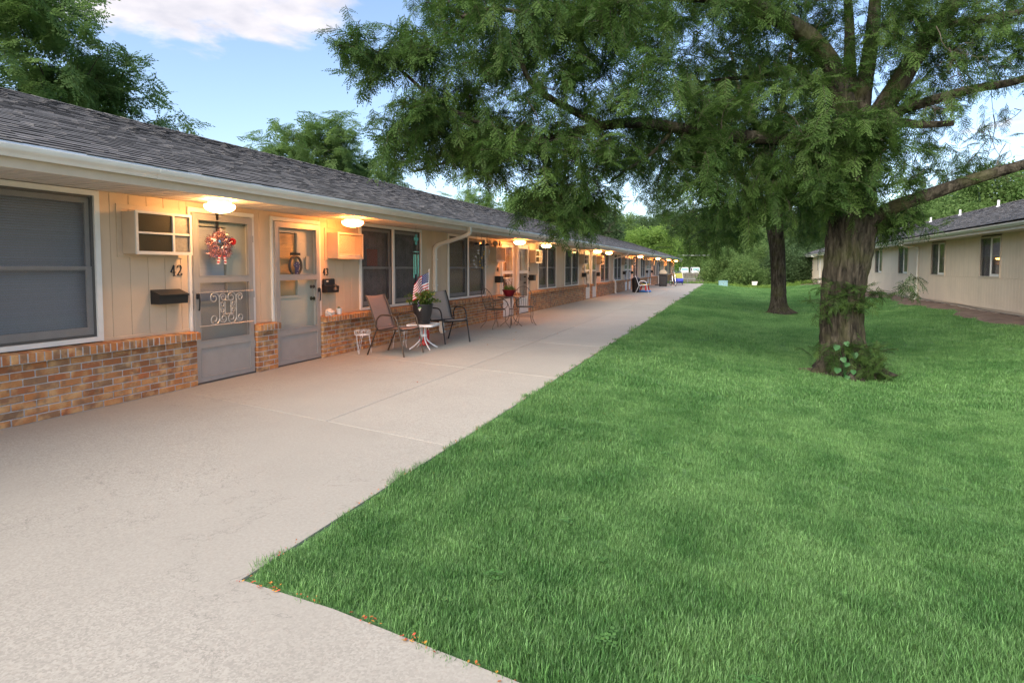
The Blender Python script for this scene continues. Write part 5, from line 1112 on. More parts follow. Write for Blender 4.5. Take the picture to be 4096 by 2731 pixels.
# figurines on the air conditioner at 44
zt = 1.535 + 0.40 + 0.001; ya = S0[1] - 0.445
t = empty('horse_figurine', (-5.82, ya + 0.12, zt), R(20), 'small dark horse figurine standing on a wall air conditioner', 'figurine'); q = MB()
q.tube(smooth_path([(0, -0.075, 0.085), (0, -0.03, 0.092), (0, 0.03, 0.088), (0, 0.065, 0.095)], 4), [0.02] * 4 + [0.026] * 5 + [0.024] * 4, 8); q.tube(smooth_path([(0, 0.06, 0.10), (0, 0.085, 0.135), (0, 0.095, 0.16)], 3), [0.02, 0.018, 0.016, 0.015, 0.014, 0.013, 0.013], 8); q.tube([(0, 0.09, 0.165), (0, 0.115, 0.158), (0, 0.14, 0.145)], [0.015, 0.013, 0.009], 8)
for (y, x) in ((0.055, 0.014), (0.055, -0.014), (-0.06, 0.014), (-0.06, -0.014)): q.tube([(x, y, 0.085), (x, y + 0.006, 0.045), (x, y, 0.0)], [0.012, 0.007, 0.006], 6)
q.tube(smooth_path([(0, -0.085, 0.095), (0, -0.11, 0.08), (0, -0.115, 0.04)], 3), 0.006, 5)
q.build('horse_body', MAT['iron_brown'], t, True)
t = empty('sphere_ornament', (-5.85, ya - 0.10, zt), 0, 'dull round ball ornament beside the horse on the air conditioner', 'ornament')
q = MB(); q.lathe([(0.04, 0.0), (0.045, 0.012), (0.025, 0.02)], n=16, cap=True); q.build('stand_ring', MAT['iron_brown'], t, True)
q = MB(); q.lathe([(max(0.0005, 0.075 * math.sin(R(a))), 0.090 - 0.075 * math.cos(R(a))) for a in range(0, 181, 12)], n=20); q.build('ball', MAT['tan_plastic'], t, True)

# wire bistro set
def bistro_chair(loc, rz, label):
    t = empty('bistro_chair', loc, rz, label, 'chair', 'wrought iron bistro chairs'); r = 0.0075; H = 0.43
    q = MB(); P = [(0.21 * math.cos(a) , 0.215 * math.sin(a), H) for a in [2 * math.pi * i / 24 for i in range(25)]]; q.tube(P, 0.009, 6)
    for i in range(-6, 7): y = i * 0.033; x = 0.205 * math.sqrt(max(0, 1 - (y / 0.215) ** 2)); q.bar((-x, y, H), (x, y, H), 0.0025, 4)
    for i in range(-6, 7): x = i * 0.033; y = 0.21 * math.sqrt(max(0, 1 - (x / 0.21) ** 2)); q.bar((x, -y, H + 0.003), (x, y, H + 0.003), 0.0025, 4)
    q.build('seat', MAT['iron_brown'], t)
    q = MB(); q.tube(smooth_path([(-0.17, -0.16, H), (-0.235, -0.205, 0.66), (-0.28, -0.185, 0.80), (-0.315, -0.09, 0.895), (-0.325, 0, 0.92), (-0.315, 0.09, 0.895), (-0.28, 0.185, 0.80), (-0.235, 0.205, 0.66), (-0.17, 0.16, H)], 5), r, 6); q.build('back_hoop', MAT['iron_brown'], t, True)
    for i in range(-2, 3):
        y = i * 0.062; q = MB(); q.tube([(-0.20, y * 0.7, H), (-0.255, y * 1.05, 0.68), (-0.31, y * 1.15, 0.905 - abs(i) * 0.022)], 0.0045, 5); q.build('back_rod', MAT['iron_brown'], t)
    for s in (-1, 1):
        q = MB(); q.tube(smooth_path([(-0.235, s * 0.205, 0.64), (-0.10, s * 0.235, 0.665), (0.06, s * 0.24, 0.655), (0.15, s * 0.235, 0.59), (0.15, s * 0.23, 0.50), (0.07, s * 0.225, 0.455), (0.0, s * 0.22, 0.50), (0.01, s * 0.22, 0.56), (0.06, s * 0.22, 0.575)], 5), r, 6); q.build('scroll_arm', MAT['iron_brown'], t, True)
        for x, e in ((0.15, 0.235), (-0.15, -0.26)):
            q = MB(); q.tube(smooth_path([(x, s * 0.16, H), (x * 1.02, s * 0.175, 0.28), (x * 1.0, s * 0.17, 0.16), (e * 0.88, s * 0.20, 0.06), (e, s * 0.235, 0.004)], 4), r, 6); q.lathe([(0.001, 0.002), (0.017, 0.0), (0.012, 0.008), (0.001, 0.01)], (e, s * 0.235, 0.0), 8); q.build('leg', MAT['iron_brown'], t, True)
    q = MB(); q.bar((0.15, -0.17, 0.2), (0.15, 0.17, 0.2), 0.0045, 5); q.bar((0.0, -0.17, 0.22), (0.0, 0.17, 0.22), 0.004, 5); q.build('stretcher', MAT['iron_brown'], t)
bistro_chair((-5.05, 12.62, 0), R(58), 'wire bistro chair on the near side of the round table')
bistro_chair((-4.72, 13.72, 0), R(-62), 'wire bistro chair on the far side of the round table')
t = empty('bistro_table', (-4.86, 13.12, 0), 0.3, 'round wrought iron bistro table between two wire chairs', 'table')
q = MB(); q.lathe([(0.001, 0.712), (0.30, 0.712), (0.325, 0.706), (0.335, 0.695), (0.325, 0.69), (0.30, 0.702), (0.001, 0.703)], n=40); q.build('tabletop', MAT['iron_brown'], t, True)
for i in range(4):
    a = R(90 * i); c, s = math.cos(a), math.sin(a); q = MB(); q.tube(smooth_path([(c * 0.27, s * 0.27, 0.70), (c * 0.13, s * 0.13, 0.60), (c * 0.055, s * 0.055, 0.48), (c * 0.04, s * 0.04, 0.32), (c * 0.07, s * 0.07, 0.18), (c * 0.17, s * 0.17, 0.08), (c * 0.26, s * 0.26, 0.004)], 5), 0.0085, 6); q.build('leg', MAT['iron_brown'], t, True)
q = MB(); q.lathe([(0.04, 0.40), (0.05, 0.40), (0.05, 0.415), (0.04, 0.415)], n=14); q.lathe([(0.05, 0.25), (0.062, 0.25), (0.062, 0.262), (0.05, 0.262)], n=14); q.build('collar', MAT['iron_brown'], t)
bowl = empty('bowl_planter', (-4.90, 13.10, 0.7125), 0, 'wide maroon bowl planter of wispy plants on the bistro table', 'flower pot')
q = MB(); q.lathe([(0.001, 0), (0.085, 0), (0.095, 0.01), (0.135, 0.08), (0.158, 0.13), (0.168, 0.145), (0.170, 0.155), (0.160, 0.156), (0.148, 0.13), (0.001, 0.125)], n=40); q.build('bowl', MAT['red_ceramic'], bowl, True)
q = MB(); rr = random.Random(33)
for i in range(260):
    a = rr.uniform(0, 2 * math.pi); r0 = 0.13 * math.sqrt(rr.random()); h = rr.uniform(0.05, 0.2) * (1 - 0.3 * r0 / 0.13); b = rr.uniform(0, 2 * math.pi); x, y = r0 * math.cos(a), r0 * math.sin(a); lean = rr.uniform(0.01, 0.06); w_ = rr.uniform(0.003, 0.008); sx_, sy_ = -math.sin(b) * w_, math.cos(b) * w_
    q.mi = 0 if rr.random() < 0.6 else 1; q.add([(x - sx_, y - sy_, 0.12), (x + sx_, y + sy_, 0.12), (x + lean * math.cos(b) * 0.4 + sx_, y + lean * math.sin(b) * 0.4 + sy_, 0.12 + h * 0.6), (x + lean * math.cos(b), y + lean * math.sin(b), 0.12 + h)], [(0, 1, 2), (0, 2, 3)])
tag(q.build('foliage', [MAT['leaf_pot'], MAT['leaf_straw']], bowl), kind='stuff')

# far patio things
sling_chair('patio_chair', (-4.55, 33.15, 0), R(8), 'white tube patio chair with coral red sling far along the row', 'white_metal', 'coral_sling', w_=0.54, rt=0.014)
t = empty('trash_can', (-4.98, 33.65, 0), 0, 'black lidded trash can behind the red patio chair', 'trash can')
q = MB(); q.lathe([(0.001, 0), (0.19, 0.0), (0.23, 0.70), (0.24, 0.71), (0.24, 0.74)], n=20); q.build('can_body', MAT['black_plastic'], t, True)
q = MB(); q.lathe([(0.25, 0.735), (0.255, 0.76), (0.15, 0.82), (0.05, 0.84), (0.001, 0.84)], n=20); q.build('lid', MAT['black_plastic'], t, True)
q = MB(); q.tube([(-0.06, 0, 0.835), (-0.05, 0, 0.88), (0.05, 0, 0.88), (0.06, 0, 0.835)], 0.01, 6); q.build('handle', MAT['chrome'], t)
t = empty('toy_table', (-4.52, 34.05, 0), 0.3, 'red legged plastic toy table on blue base by the red chair', 'toy')
q = MB(); q.tube([(0.30 * math.cos(a), 0.30 * math.sin(a), 0.05) for a in [2 * math.pi * i / 24 for i in range(25)]], 0.05, 8); q.build('base_ring', MAT['blue_plastic'], t, True)
for i in range(3): a = 2.1 * i + 0.5; q = MB(); q.tube([(0.29 * math.cos(a), 0.29 * math.sin(a), 0.07), (0.17 * math.cos(a), 0.17 * math.sin(a), 0.40)], [0.05, 0.04], 8); q.build('leg', MAT['red_plastic'], t, True)
q = MB(); q.lathe([(0.001, 0.39), (0.22, 0.39), (0.25, 0.42), (0.25, 0.45), (0.22, 0.44), (0.001, 0.42)], n=24); q.build('tray', MAT['yellow_plastic'], t, True)
q = MB(); q.lathe([(0.16, 0.44), (0.17, 0.50), (0.10, 0.57), (0.001, 0.58)], n=16); q.build('dome', MAT['dark_glass'], t, True)
t = empty('grill', (-4.62, 44.6, 0), 0.05, 'black covered grill with tan hood raised behind it', 'grill')
q = MB(); q.bbox(-0.28, 0.28, -0.30, 0.30, 0.03, 0.80, 0.04); q.build('cover', MAT['black_plastic'], t)
q = MB(); q.prism([(-0.30, 0.80), (0.30, 0.80), (0.34, 0.86), (0.1, 0.92), (-0.25, 0.92), (-0.32, 0.86)], 1, -0.31, 0.31); q.build('cover_top', MAT['black_plastic'], t)
q = MB(); vs = arc(-0.02, 0.92, 0.30, 20, 150, 10); q.prism(vs + [(-0.27, 0.92), (0.26, 0.93)], 1, -0.05, 0.35); q.build('hood', MAT['tan_plastic'], t)
for x, y in ((-0.22, -0.24), (0.22, -0.24), (-0.22, 0.24), (0.22, 0.24)): q = MB(); q.lathe([(0.001, 0), (0.03, 0), (0.03, 0.06), (0.001, 0.06)], (x, y, 0), 10); q.build('caster', MAT['rubber'], t)
def wheel(t, c, r, ax=(0, 1, 0), spokes=12):
    u = Vector(ax).orthogonal().normalized(); a = Vector(ax).normalized(); v = a.cross(u); c = Vector(c); P = [c + (u * math.cos(2 * math.pi * i / 28) + v * math.sin(2 * math.pi * i / 28)) * r for i in range(29)]
    q = MB(); q.tube([c + (p - c) * 0.93 for p in P], 0.008, 5, False)
    for i in range(spokes): q.bar(c, c + (P[int(i * 28 / spokes)] - c) * 0.93, 0.002, 3)
    q.tube([c - a * 0.04, c + a * 0.04], 0.018, 8); o = q.build('wheel', MAT['chrome'], t)
    q = MB(); q.tube(P, 0.02, 6, False); q.build('tyre', MAT['rubber'], o, True)
t = empty('bicycle', (-4.05, 46.2, 0), R(-65), 'silver bicycle leaning between the black grill and blue trailer', 'bicycle')
wheel(t, (0.52, 0, 0.335), 0.315); wheel(t, (-0.52, 0, 0.335), 0.315)
q = MB()
for a, b in (((-0.52, 0, 0.335), (-0.12, 0, 0.30)), ((-0.12, 0, 0.30), (-0.22, 0, 0.80)), ((-0.22, 0, 0.74), (0.36, 0, 0.80)), ((-0.12, 0, 0.30), (0.37, 0, 0.74)), ((-0.52, 0, 0.335), (-0.21, 0, 0.72)), ((0.35, 0, 0.86), (0.40, 0, 0.66)), ((0.40, 0, 0.66), (0.52, 0, 0.335))): q.bar(a, b, 0.016, 8)
q.build('frame', MAT['chrome'], t, True)
q = MB(); q.tube(smooth_path([(0.30, -0.30, 0.98), (0.34, -0.12, 0.96), (0.35, 0, 0.92), (0.34, 0.12, 0.96), (0.30, 0.30, 0.98)], 3), 0.012, 6); q.bar((0.35, 0, 0.86), (0.35, 0, 0.93), 0.014, 6); q.build('handlebar', MAT['black_metal'], t, True)
q = MB(); q.prism([(-0.36, -0.08), (-0.20, -0.07), (-0.06, -0.02), (-0.06, 0.02), (-0.20, 0.07), (-0.36, 0.08)], 2, 0.83, 0.88); q.bar((-0.23, 0, 0.78), (-0.23, 0, 0.84), 0.013, 6); q.build('saddle', MAT['black_plastic'], t)
q = MB(); q.lathe([(0.09, -0.004), (0.095, 0), (0.09, 0.004)], n=16); o = q.build('chainring', MAT['black_metal'], t); o.location = (-0.12, -0.03, 0.30); o.rotation_euler = (R(90), 0, 0)
t = empty('bike_trailer', (-3.95, 49.2, 0), R(-75), 'blue and lime child bicycle trailer parked at the path end', 'bicycle trailer')
wheel(t, (0.0, -0.36, 0.25), 0.235); wheel(t, (0.0, 0.36, 0.25), 0.235)
q = MB(); q.prism([(-0.50, 0.20), (0.45, 0.16), (0.62, 0.32), (0.50, 0.52), (-0.45, 0.52), (-0.58, 0.40)], 1, -0.32, 0.32); q.build('tub', MAT['blue_fabric'], t)
q = MB(); q.prism([(-0.45, 0.521), (0.50, 0.521), (0.18, 0.90), (-0.26, 0.94)], 1, -0.30, 0.30); q.build('canopy', MAT['lime_fabric'], t)
for s in (-1, 1): q = MB(); q.tube(smooth_path([(0.52, s * 0.315, 0.50), (0.20, s * 0.315, 0.90), (-0.26, s * 0.315, 0.95), (-0.50, s * 0.315, 0.50)], 5), 0.015, 6); q.build('hoop', MAT['white_metal'], t, True)
q = MB(); q.tube([(0.5, -0.25, 0.2), (0.9, -0.2, 0.25), (1.15, 0.0, 0.35)], 0.014, 6); q.build('tow_bar', MAT['chrome'], t, True)
t = empty('patio_umbrella', (-5.3, 46.9, 0), 0, 'folded dark patio umbrella against the far wall behind the grill', 'umbrella')
q = MB(); q.lathe([(0.001, 0), (0.2, 0), (0.2, 0.05), (0.03, 0.07), (0.02, 0.1)], n=18); q.build('base', MAT['black_metal'], t, True)
q = MB(); q.tube([(0, 0, 0.08), (0, 0, 1.75)], 0.018, 8); q.build('pole', MAT['iron_brown'], t, True)
q = MB(); n = 20
for z, r_ in ((0.75, 0.10), (1.2, 0.085), (1.6, 0.05), (1.7, 0.02)):
    for i in range(n): a = 2 * math.pi * i / n; k = r_ * (1 + 0.28 * math.cos(5 * a)); q.v.append((k * math.cos(a), k * math.sin(a), z))
for j in range(3):
    for i in range(n): q.f.append((j * n + i, j * n + (i + 1) % n, (j + 1) * n + (i + 1) % n, (j + 1) * n + i)); q.m.append(0)
q.build('folded_canopy', MAT['sling_grey'], t, True)
# utility box and small sign by the path end
t = empty('utility_box', (-0.55, 51.6, gz(-0.55, 51.6)), 0.1, 'pale teal utility cabinet on the grass at the path end', 'utility box')
q = MB(); q.bbox(-0.34, 0.34, -0.3, 0.3, -0.05, 0.40, 0.02); q.build('cabinet', MAT['teal_box'], t); q = MB(); q.prism([(-0.36, 0.40), (0.36, 0.40), (0.33, 0.46), (-0.33, 0.46)], 1, -0.32, 0.32); q.build('lid', MAT['teal_box'], t); q = MB(); q.bbox(-0.02, 0.02, -0.315, -0.30, 0.2, 0.28, 0.003); q.build('latch', MAT['chrome'], t)
sy = 58.0; sxp = 2.1
t = empty('small_sign', (sxp, sy, gz(sxp, sy) - 0.05), 0, 'small blank whitish sign on a short post before the bushes', 'sign')
q = MB(); q.bbox(-0.025, 0.025, 0.0, 0.04, 0.0, 0.62, 0.004); q.build('post', MAT['wood_grey'], t); q = MB(); q.add([(-0.24, -0.005, 0.32), (0.15, -0.005, 0.32), (0.24, -0.005, 0.66), (-0.24, -0.005, 0.66), (-0.24, -0.015, 0.32), (0.15, -0.015, 0.32), (0.24, -0.015, 0.66), (-0.24, -0.015, 0.66)], [(0, 1, 2, 3), (4, 7, 6, 5), (0, 4, 5, 1), (1, 5, 6, 2), (2, 6, 7, 3), (3, 7, 4, 0)]); q.build('sign_board', MAT['paper'], t)
# ------------------------------------------------------------------ vegetation
K = 4096 / 2352.0
def ray(x, y): return CF + CR * ((x * K - 2048) / FPX) + CU * ((1365.5 - SH - y * K) / FPX)
def at(x, y, d): return Vector((0, 0, CH)) + ray(x, y) * d            # picture position + distance -> place
def atY(x, y, Y): r = ray(x, y); return Vector((0, 0, CH)) + r * (Y / r.y)
def track(d): return Vector(d).to_track_quat('X', 'Z').to_euler()
# pinnate sprays: a twig carrying compound leaves, each leaf a rachis with paired leaflets
def frond(q, o, d, up, L_, n, ll, lw, rr):
    d = d.normalized(); sd = d.cross(up).normalized(); p = Vector(o); st = L_ / n; dd = d.copy()
    for i in range(n):
        dd = (dd + Vector((0, 0, -0.045))).normalized(); p2 = p + dd * st; sz = ll * (0.65 + 0.5 * math.sin(math.pi * (i + 0.6) / n)) * rr.uniform(0.85, 1.15)
        for s in (-1, 1):
            e = (sd * s * 0.93 + dd * 0.35 + up * rr.uniform(-0.35, 0.15)).normalized(); f = dd * lw * 0.5; m_ = p + e * sz * 0.5
            q.add([p, m_ + f, p + e * sz, m_ - f], [(0, 1, 2, 3)])
        p = p2
    q.add([p, p + dd * ll * 0.5 + sd * lw * 0.5, p + dd * ll, p + dd * ll * 0.5 - sd * lw * 0.5], [(0, 1, 2, 3)])
def spray_mesh(seed, leafm, L_=0.34, nf=10, fl=0.135, ll=0.033, lw=0.0155, npair=7):
    rr = random.Random(seed); q = MB(); tw = MB(); d = Vector((1, 0, 0)); p = Vector((0, 0, 0)); pts = [p.copy()]; n = nf
    for i in range(n):
        d = (d + Vector((0, rr.uniform(-0.16, 0.16), -0.05 + rr.uniform(-0.06, 0.05)))).normalized(); p = p + d * (L_ / n); pts.append(p.copy())
        up = Vector((rr.uniform(-0.3, 0.3), rr.uniform(-0.3, 0.3), 1)).normalized(); sd = d.cross(Vector((0, 0, 1))).normalized() * (1 if i % 2 else -1)
        frond(q, p, (d * 0.55 + sd * rr.uniform(0.5, 1.0) + Vector((0, 0, rr.uniform(-0.45, 0.25)))), up, fl * rr.uniform(0.7, 1.15), npair, ll, lw, rr)
    frond(q, p, d, Vector((0, 0, 1)), fl, npair, ll, lw, rr)
    tw.mi = 1; tw.tube(pts, [0.004 - 0.003 * i / n for i in range(n + 1)], 4, False)
    b = len(q.v); q.v += tw.v; q.f += [tuple(i + b for i in f) for f in tw.f]; q.m += tw.m
    me = bpy.data.meshes.new('spray'); me.from_pydata(q.v, [], q.f); me.materials.append(MAT[leafm]); me.materials.append(MAT['bark']); me.polygons.foreach_set('material_index', q.m); me.update(); return me
def clump_mesh(seed, leafm, n=90, size=0.13, flat=0.75):
    rr = random.Random(seed); q = MB()
    for i in range(n):
        d = Vector((rr.gauss(0, 1), rr.gauss(0, 1), rr.gauss(0, 1))).normalized(); c = d * 0.5 * rr.random() ** 0.4; c.z *= flat
        a = (d + Vector((rr.gauss(0, 0.6), rr.gauss(0, 0.6), rr.gauss(-0.2, 0.5)))).normalized(); s = a.cross(Vector((rr.gauss(0, 1), rr.gauss(0, 1), rr.gauss(0, 1)))).normalized(); z = size * rr.uniform(0.6, 1.3)
        q.add([c, c + a * z * 0.5 + s * z * 0.3, c + a * z, c + a * z * 0.5 - s * z * 0.3], [(0, 1, 2, 3)])
    me = bpy.data.meshes.new('clump'); me.from_pydata(q.v, [], q.f); me.materials.append(MAT[leafm]); me.update(); return me
SPR = collection_of('locust_spray', [spray_mesh(i, 'leaf_locust') for i in range(6)])
SPR_B = collection_of('bright_spray', [spray_mesh(20 + i, 'leaf_far', L_=0.5, nf=9, fl=0.20, ll=0.070, lw=0.032, npair=6) for i in range(5)])
CL_FAR = collection_of('far_clump', [clump_mesh(i, 'leaf_far') for i in range(5)])
CL_DEEP = collection_of('deep_clump', [clump_mesh(10 + i, 'leaf_deep') for i in range(5)])
CL_WIL = collection_of('willow_clump', [clump_mesh(30 + i, 'leaf_willow', n=80, size=0.12) for i in range(4)])
CL_BR = collection_of('weed_clump', [clump_mesh(40 + i, 'leaf_willow', n=60, size=0.22) for i in range(3)])
def bark_sweep(pts, radii, n=40, flare=0.0, seed=0, amp=0.045):
    """trunk skin: furrowed, with buttress roots when flare > 0"""
    P = smooth_path(pts, 8 if n < 100 else 16); m_ = len(P); rs = np.interp(np.linspace(0, 1, m_), np.linspace(0, 1, len(radii)), radii); q = MB(); rr = random.Random(seed); ph = [rr.uniform(0, 6.28) for _ in range(8)]
    u = Vector((1, 0, 0))
    for i, p in enumerate(P):
        t = (P[min(i + 1, m_ - 1)] - P[max(i - 1, 0)]).normalized(); u = (u - t * u.dot(t)).normalized(); v = t.cross(u); h = (P[i] - P[0]).length
        for k in range(n):
            a = 2 * math.pi * k / n
            wa = a + 0.10 * math.sin(2.1 * h + ph[0]) + 0.05 * math.sin(7.3 * h + 3 * a + ph[2])
            f1 = abs(math.sin(0.5 * (17 * wa + 1.6 * math.sin(4.7 * h + ph[3] + 2 * a)))); f2 = abs(math.sin(0.5 * (29 * wa + 2.2 * math.sin(6.1 * h + ph[6] + 3 * a) + ph[1])))
            g = 0.75 * (min(1, f1 * 1.7) - 0.8) + 0.45 * (min(1, f2 * 1.6) - 0.8) + 0.35 * math.sin(5 * a + h * 1.3 + ph[4]) + 0.18 * math.sin(23 * h + 5 * a + ph[7])
            r = rs[i] * (1 + amp * g)
            if flare: f = math.exp(-h / 0.22); r *= 1 + flare * f * (0.55 + 0.75 * max(0, math.sin(5 * a + ph[5])) ** 1.5)
            q.v.append(tuple(p + (u * math.cos(a) + v * math.sin(a)) * r))
    for i in range(m_ - 1):
        for k in range(n): k2 = (k + 1) % n; q.f.append((i * n + k, i * n + k2, (i + 1) * n + k2, (i + 1) * n + k)); q.m.append(0)
    return q, P, rs
def inpoly(x, y, poly):
    c = False; j = len(poly) - 1
    for i in range(len(poly)):
        (xi, yi), (xj, yj) = poly[i], poly[j]
        if (yi > y) != (yj > y) and x < (xj - xi) * (y - yi) / (yj - yi) + xi: c = not c
        j = i
    return c
class Crown:
    """limb skeleton + leaf clusters hung on it"""
    def __init__(s, seed): s.rr = random.Random(seed); s.nodes = []; s.tw = MB(); s.pts = []; s.rot = []; s.scl = []
    def limb(s, P): s.nodes += [Vector(p) for p in P]
    def cluster(s, c, n, spread, size, down=0.35, r0=0.014):
        rr = s.rr; A = np.array([tuple(p) for p in s.nodes]); d = ((A - np.array(tuple(c))) ** 2).sum(1); b = s.nodes[int(d.argmin())]; c = Vector(c); L_ = (c - b).length
        if L_ > 0.12:
            mid = b.lerp(c, 0.5) + Vector((rr.uniform(-0.12, 0.12), rr.uniform(-0.12, 0.12), rr.uniform(0.0, 0.18))) * L_ ** 0.7
            P = smooth_path([b, mid, c], 4); s.tw.tube(P, [max(0.0035, r0 * (0.4 + 0.45 * L_) * (1 - 0.75 * i / (len(P) - 1))) for i in range(len(P))], 5, False)
            s.nodes += P[2::2]; out = (c - mid).normalized()
        else: out = Vector((rr.gauss(0, 1), rr.gauss(0, 1), 0)).normalized()
        for _ in range(n):
            e = Vector((rr.gauss(0, 1), rr.gauss(0, 1), rr.gauss(0, 0.7))) * spread; dr = (out * 0.6 + Vector((rr.gauss(0, 0.9), rr.gauss(0, 0.9), rr.gauss(-down, 0.75)))).normalized()
            s.pts.append(c + e - dr * 0.2 * size); s.rot.append(track(dr)); s.scl.append(size * rr.uniform(0.7, 1.25))
    def fill(s, poly, n, d0, d1, per=7, spread=0.20, size=1.0, down=0.22):
        xs_ = [p[0] for p in poly]; ys_ = [p[1] for p in poly]; C_ = []
        while len(C_) < n:
            x, y = s.rr.uniform(min(xs_), max(xs_)), s.rr.uniform(min(ys_), max(ys_))
            if inpoly(x, y, poly): C_.append(at(x, y, s.rr.uniform(d0, d1)))
        A = np.array([tuple(p) for p in s.nodes]); C_.sort(key=lambda c: ((A - np.array(tuple(c))) ** 2).sum(1).min())
        for c in C_: s.cluster(c, int(per * 1.9), spread * 0.95, size * 1.05, down)
    def done(s, root, origin, coll):
        o = Vector(origin); t = MB(); t.v = [tuple(Vector(v) - o) for v in s.tw.v]; t.f = s.tw.f; t.m = s.tw.m
        if t.v: tag(t.build('branches', MAT['bark'], root, True), kind='stuff')
        tag(scatter('crown', [tuple(Vector(p) - o) for p in s.pts], [tuple(r) for r in s.rot], s.scl, coll, root), kind='stuff')
def shifted(q, o): q.v = [tuple(Vector(v) - Vector(o)) for v in q.v]; return q

# ---- the big honey locust on the lawn
TD = 9.75
base = at(1938, 866, TD); base.z = gz(base.x, base.y) - 0.02
big = empty('locust_tree', base, 0, 'big furrowed locust tree with low spreading limbs on the near lawn', 'tree', 'locust trees on the lawn')
tp = [base] + [at(x, y, TD) for x, y in ((1935, 820), (1932, 760), (1932, 700), (1938, 640), (1948, 580), (1955, 520), (1962, 450), (1965, 380), (1968, 320), (1972, 270))]
sc_ = TD / 1359.0
q, TP, TR = bark_sweep(tp, [0.38, 0.32, 0.31, 0.312, 0.322, 0.345, 0.36, 0.31, 0.29, 0.285, 0.295], flare=0.85, seed=4, n=150, amp=0.10)
TRK = shifted(q, base).build('trunk', MAT['bark'], big, True)
cr_ = Crown(5); cr_.limb(TP[80::2])
limbs = [([(1952, 300), (1928, 215), (1900, 140), (1850, 80), (1780, 38), (1690, 2), (1560, -50), (1400, -110), (1250, -150)], 0.27, 0.08, 9.7, 8.4),
         ([(1975, 290), (1985, 200), (2000, 100), (2010, 0), (2020, -160), (2000, -330)], 0.20, 0.09, 9.8, 10.6),
         ([(1958, 250), (1952, 140), (1950, 40), (1935, -120), (1900, -300)], 0.15, 0.06, 9.9, 11.0),
         ([(1990, 305), (2045, 222), (2102, 130), (2162, 48), (2205, -15), (2290, -130), (2380, -280)], 0.25, 0.09, 9.7, 9.2),
         ([(2020, 300), (2062, 258), (2123, 236), (2230, 206), (2317, 191), (2400, 165), (2520, 120)], 0.13, 0.05, 9.5, 8.2),
         ([(1990, 330), (2055, 285), (2120, 287), (2192, 283)], 0.12, 0.055, 9.4, 8.8),
         ([(1985, 520), (2030, 486), (2090, 462), (2160, 438), (2230, 414), (2290, 396), (2352, 378), (2480, 335), (2600, 290)], 0.16, 0.075, 9.6, 7.9),
         ([(2160, 60), (2205, 52), (2280, 40), (2352, 26), (2460, 0)], 0.09, 0.045, 9.5, 8.6),
         ([(1950, 345), (1880, 322), (1780, 318), (1680, 312), (1550, 293), (1470, 282), (1383, 289), (1296, 311), (1230, 330), (1176, 348)], 0.17, 0.06, 9.6, 8.3),
         ([(1383, 289), (1330, 262), (1266, 227), (1226, 198), (1200, 150), (1190, 90)], 0.085, 0.035, 8.8, 8.2),
         ([(1176, 348), (1142, 304), (1076, 271), (1003, 234), (930, 170), (870, 125)], 0.065, 0.018, 8.3, 7.6),
         ([(1176, 348), (1110, 355), (1030, 372), (950, 395)], 0.05, 0.02, 8.3, 8.6),
         ([(1690, 2), (1600, -5), (1500, -8), (1442, 4), (1350, 22), (1303, 29), (1222, 33), (1130, 20), (1060, 40)], 0.10, 0.03, 9.0, 8.0),
         ([(1296, 311), (1300, 380), (1290, 440), (1275, 500)], 0.035, 0.015, 8.5, 8.6),
         ([(1550, 293), (1500, 350), (1440, 390), (1400, 420)], 0.045, 0.02, 9.1, 8.6),
         ([(1930, 420), (1850, 410), (1760, 430), (1680, 450), (1620, 470)], 0.07, 0.03, 9.6, 10.6),
         ([(1900, 140), (1800, 170), (1690, 180), (1600, 190)], 0.08, 0.03, 9.8, 10.8)]
for pts, r0, r1, d0, d1 in limbs:
    P = [at(x, y, lerp(d0, d1, i / (len(pts) - 1))) for i, (x, y) in enumerate(pts)]; q, P2, _ = bark_sweep(P, [r0 * 0.72, (r0 + r1) / 2 * 0.70, r1 * 0.75], n=44, seed=int(r0 * 1000), amp=0.09)
    shifted(q, base).build('limb', MAT['bark'], big, True); cr_.limb(P2)
cr_.fill([(768, 100), (800, 80), (860, 82), (930, 68), (985, 120), (1000, 250), (945, 255), (905, 190), (850, 175)], 18, 7.3, 8.3, per=8, spread=0.14)
cr_.fill([(985, 30), (1010, -60), (1480, -80), (1520, 150), (1500, 300), (1380, 330), (1180, 350), (1020, 300), (960, 180)], 112, 7.4, 9.8, per=7)
cr_.fill([(905, 290), (1010, 270), (1180, 330), (1400, 320), (1480, 350), (1420, 380), (1270, 405), (1130, 385), (1060, 370), (960, 365), (895, 360)], 50, 7.8, 9.6, per=7)
cr_.fill([(1185, 400), (1410, 390), (1390, 470), (1345, 515), (1250, 528), (1215, 490)], 19, 8.2, 9.2, per=6, spread=0.16)
cr_.fill([(1480, -80), (1950, -80), (1950, 30), (1905, 330), (1880, 470), (1700, 520), (1560, 500), (1460, 420)], 86, 9.0, 12.5, per=7)
cr_.fill([(1560, 250), (1900, 300), (2020, 330), (2030, 440), (1880, 470), (1660, 500), (1540, 420)], 46, 8.4, 9.6, per=7)
cr_.fill([(1440, -60), (1900, -70), (2010, 30), (1990, 240), (1860, 300), (1600, 300), (1480, 180)], 52, 8.2, 9.6, per=6)
cr_.fill([(2000, -70), (2420, -70), (2410, 150), (2250, 190), (2080, 200)], 26, 8.6, 10.5, per=5, spread=0.22)
cr_.fill([(2020, -20), (2260, -30), (2260, 120), (2180, 230), (2040, 240)], 22, 8.5, 9.4, per=5, spread=0.2)
cr_.fill([(1860, 270), (2060, 260), (2040, 430), (1960, 460), (1860, 440)], 20, 8.4, 9.0, per=6, spread=0.16)
cr_.fill([(1990, 410), (2100, 400), (2120, 500), (2060, 545), (1990, 520)], 9, 8.9, 9.6, per=6, spread=0.14)
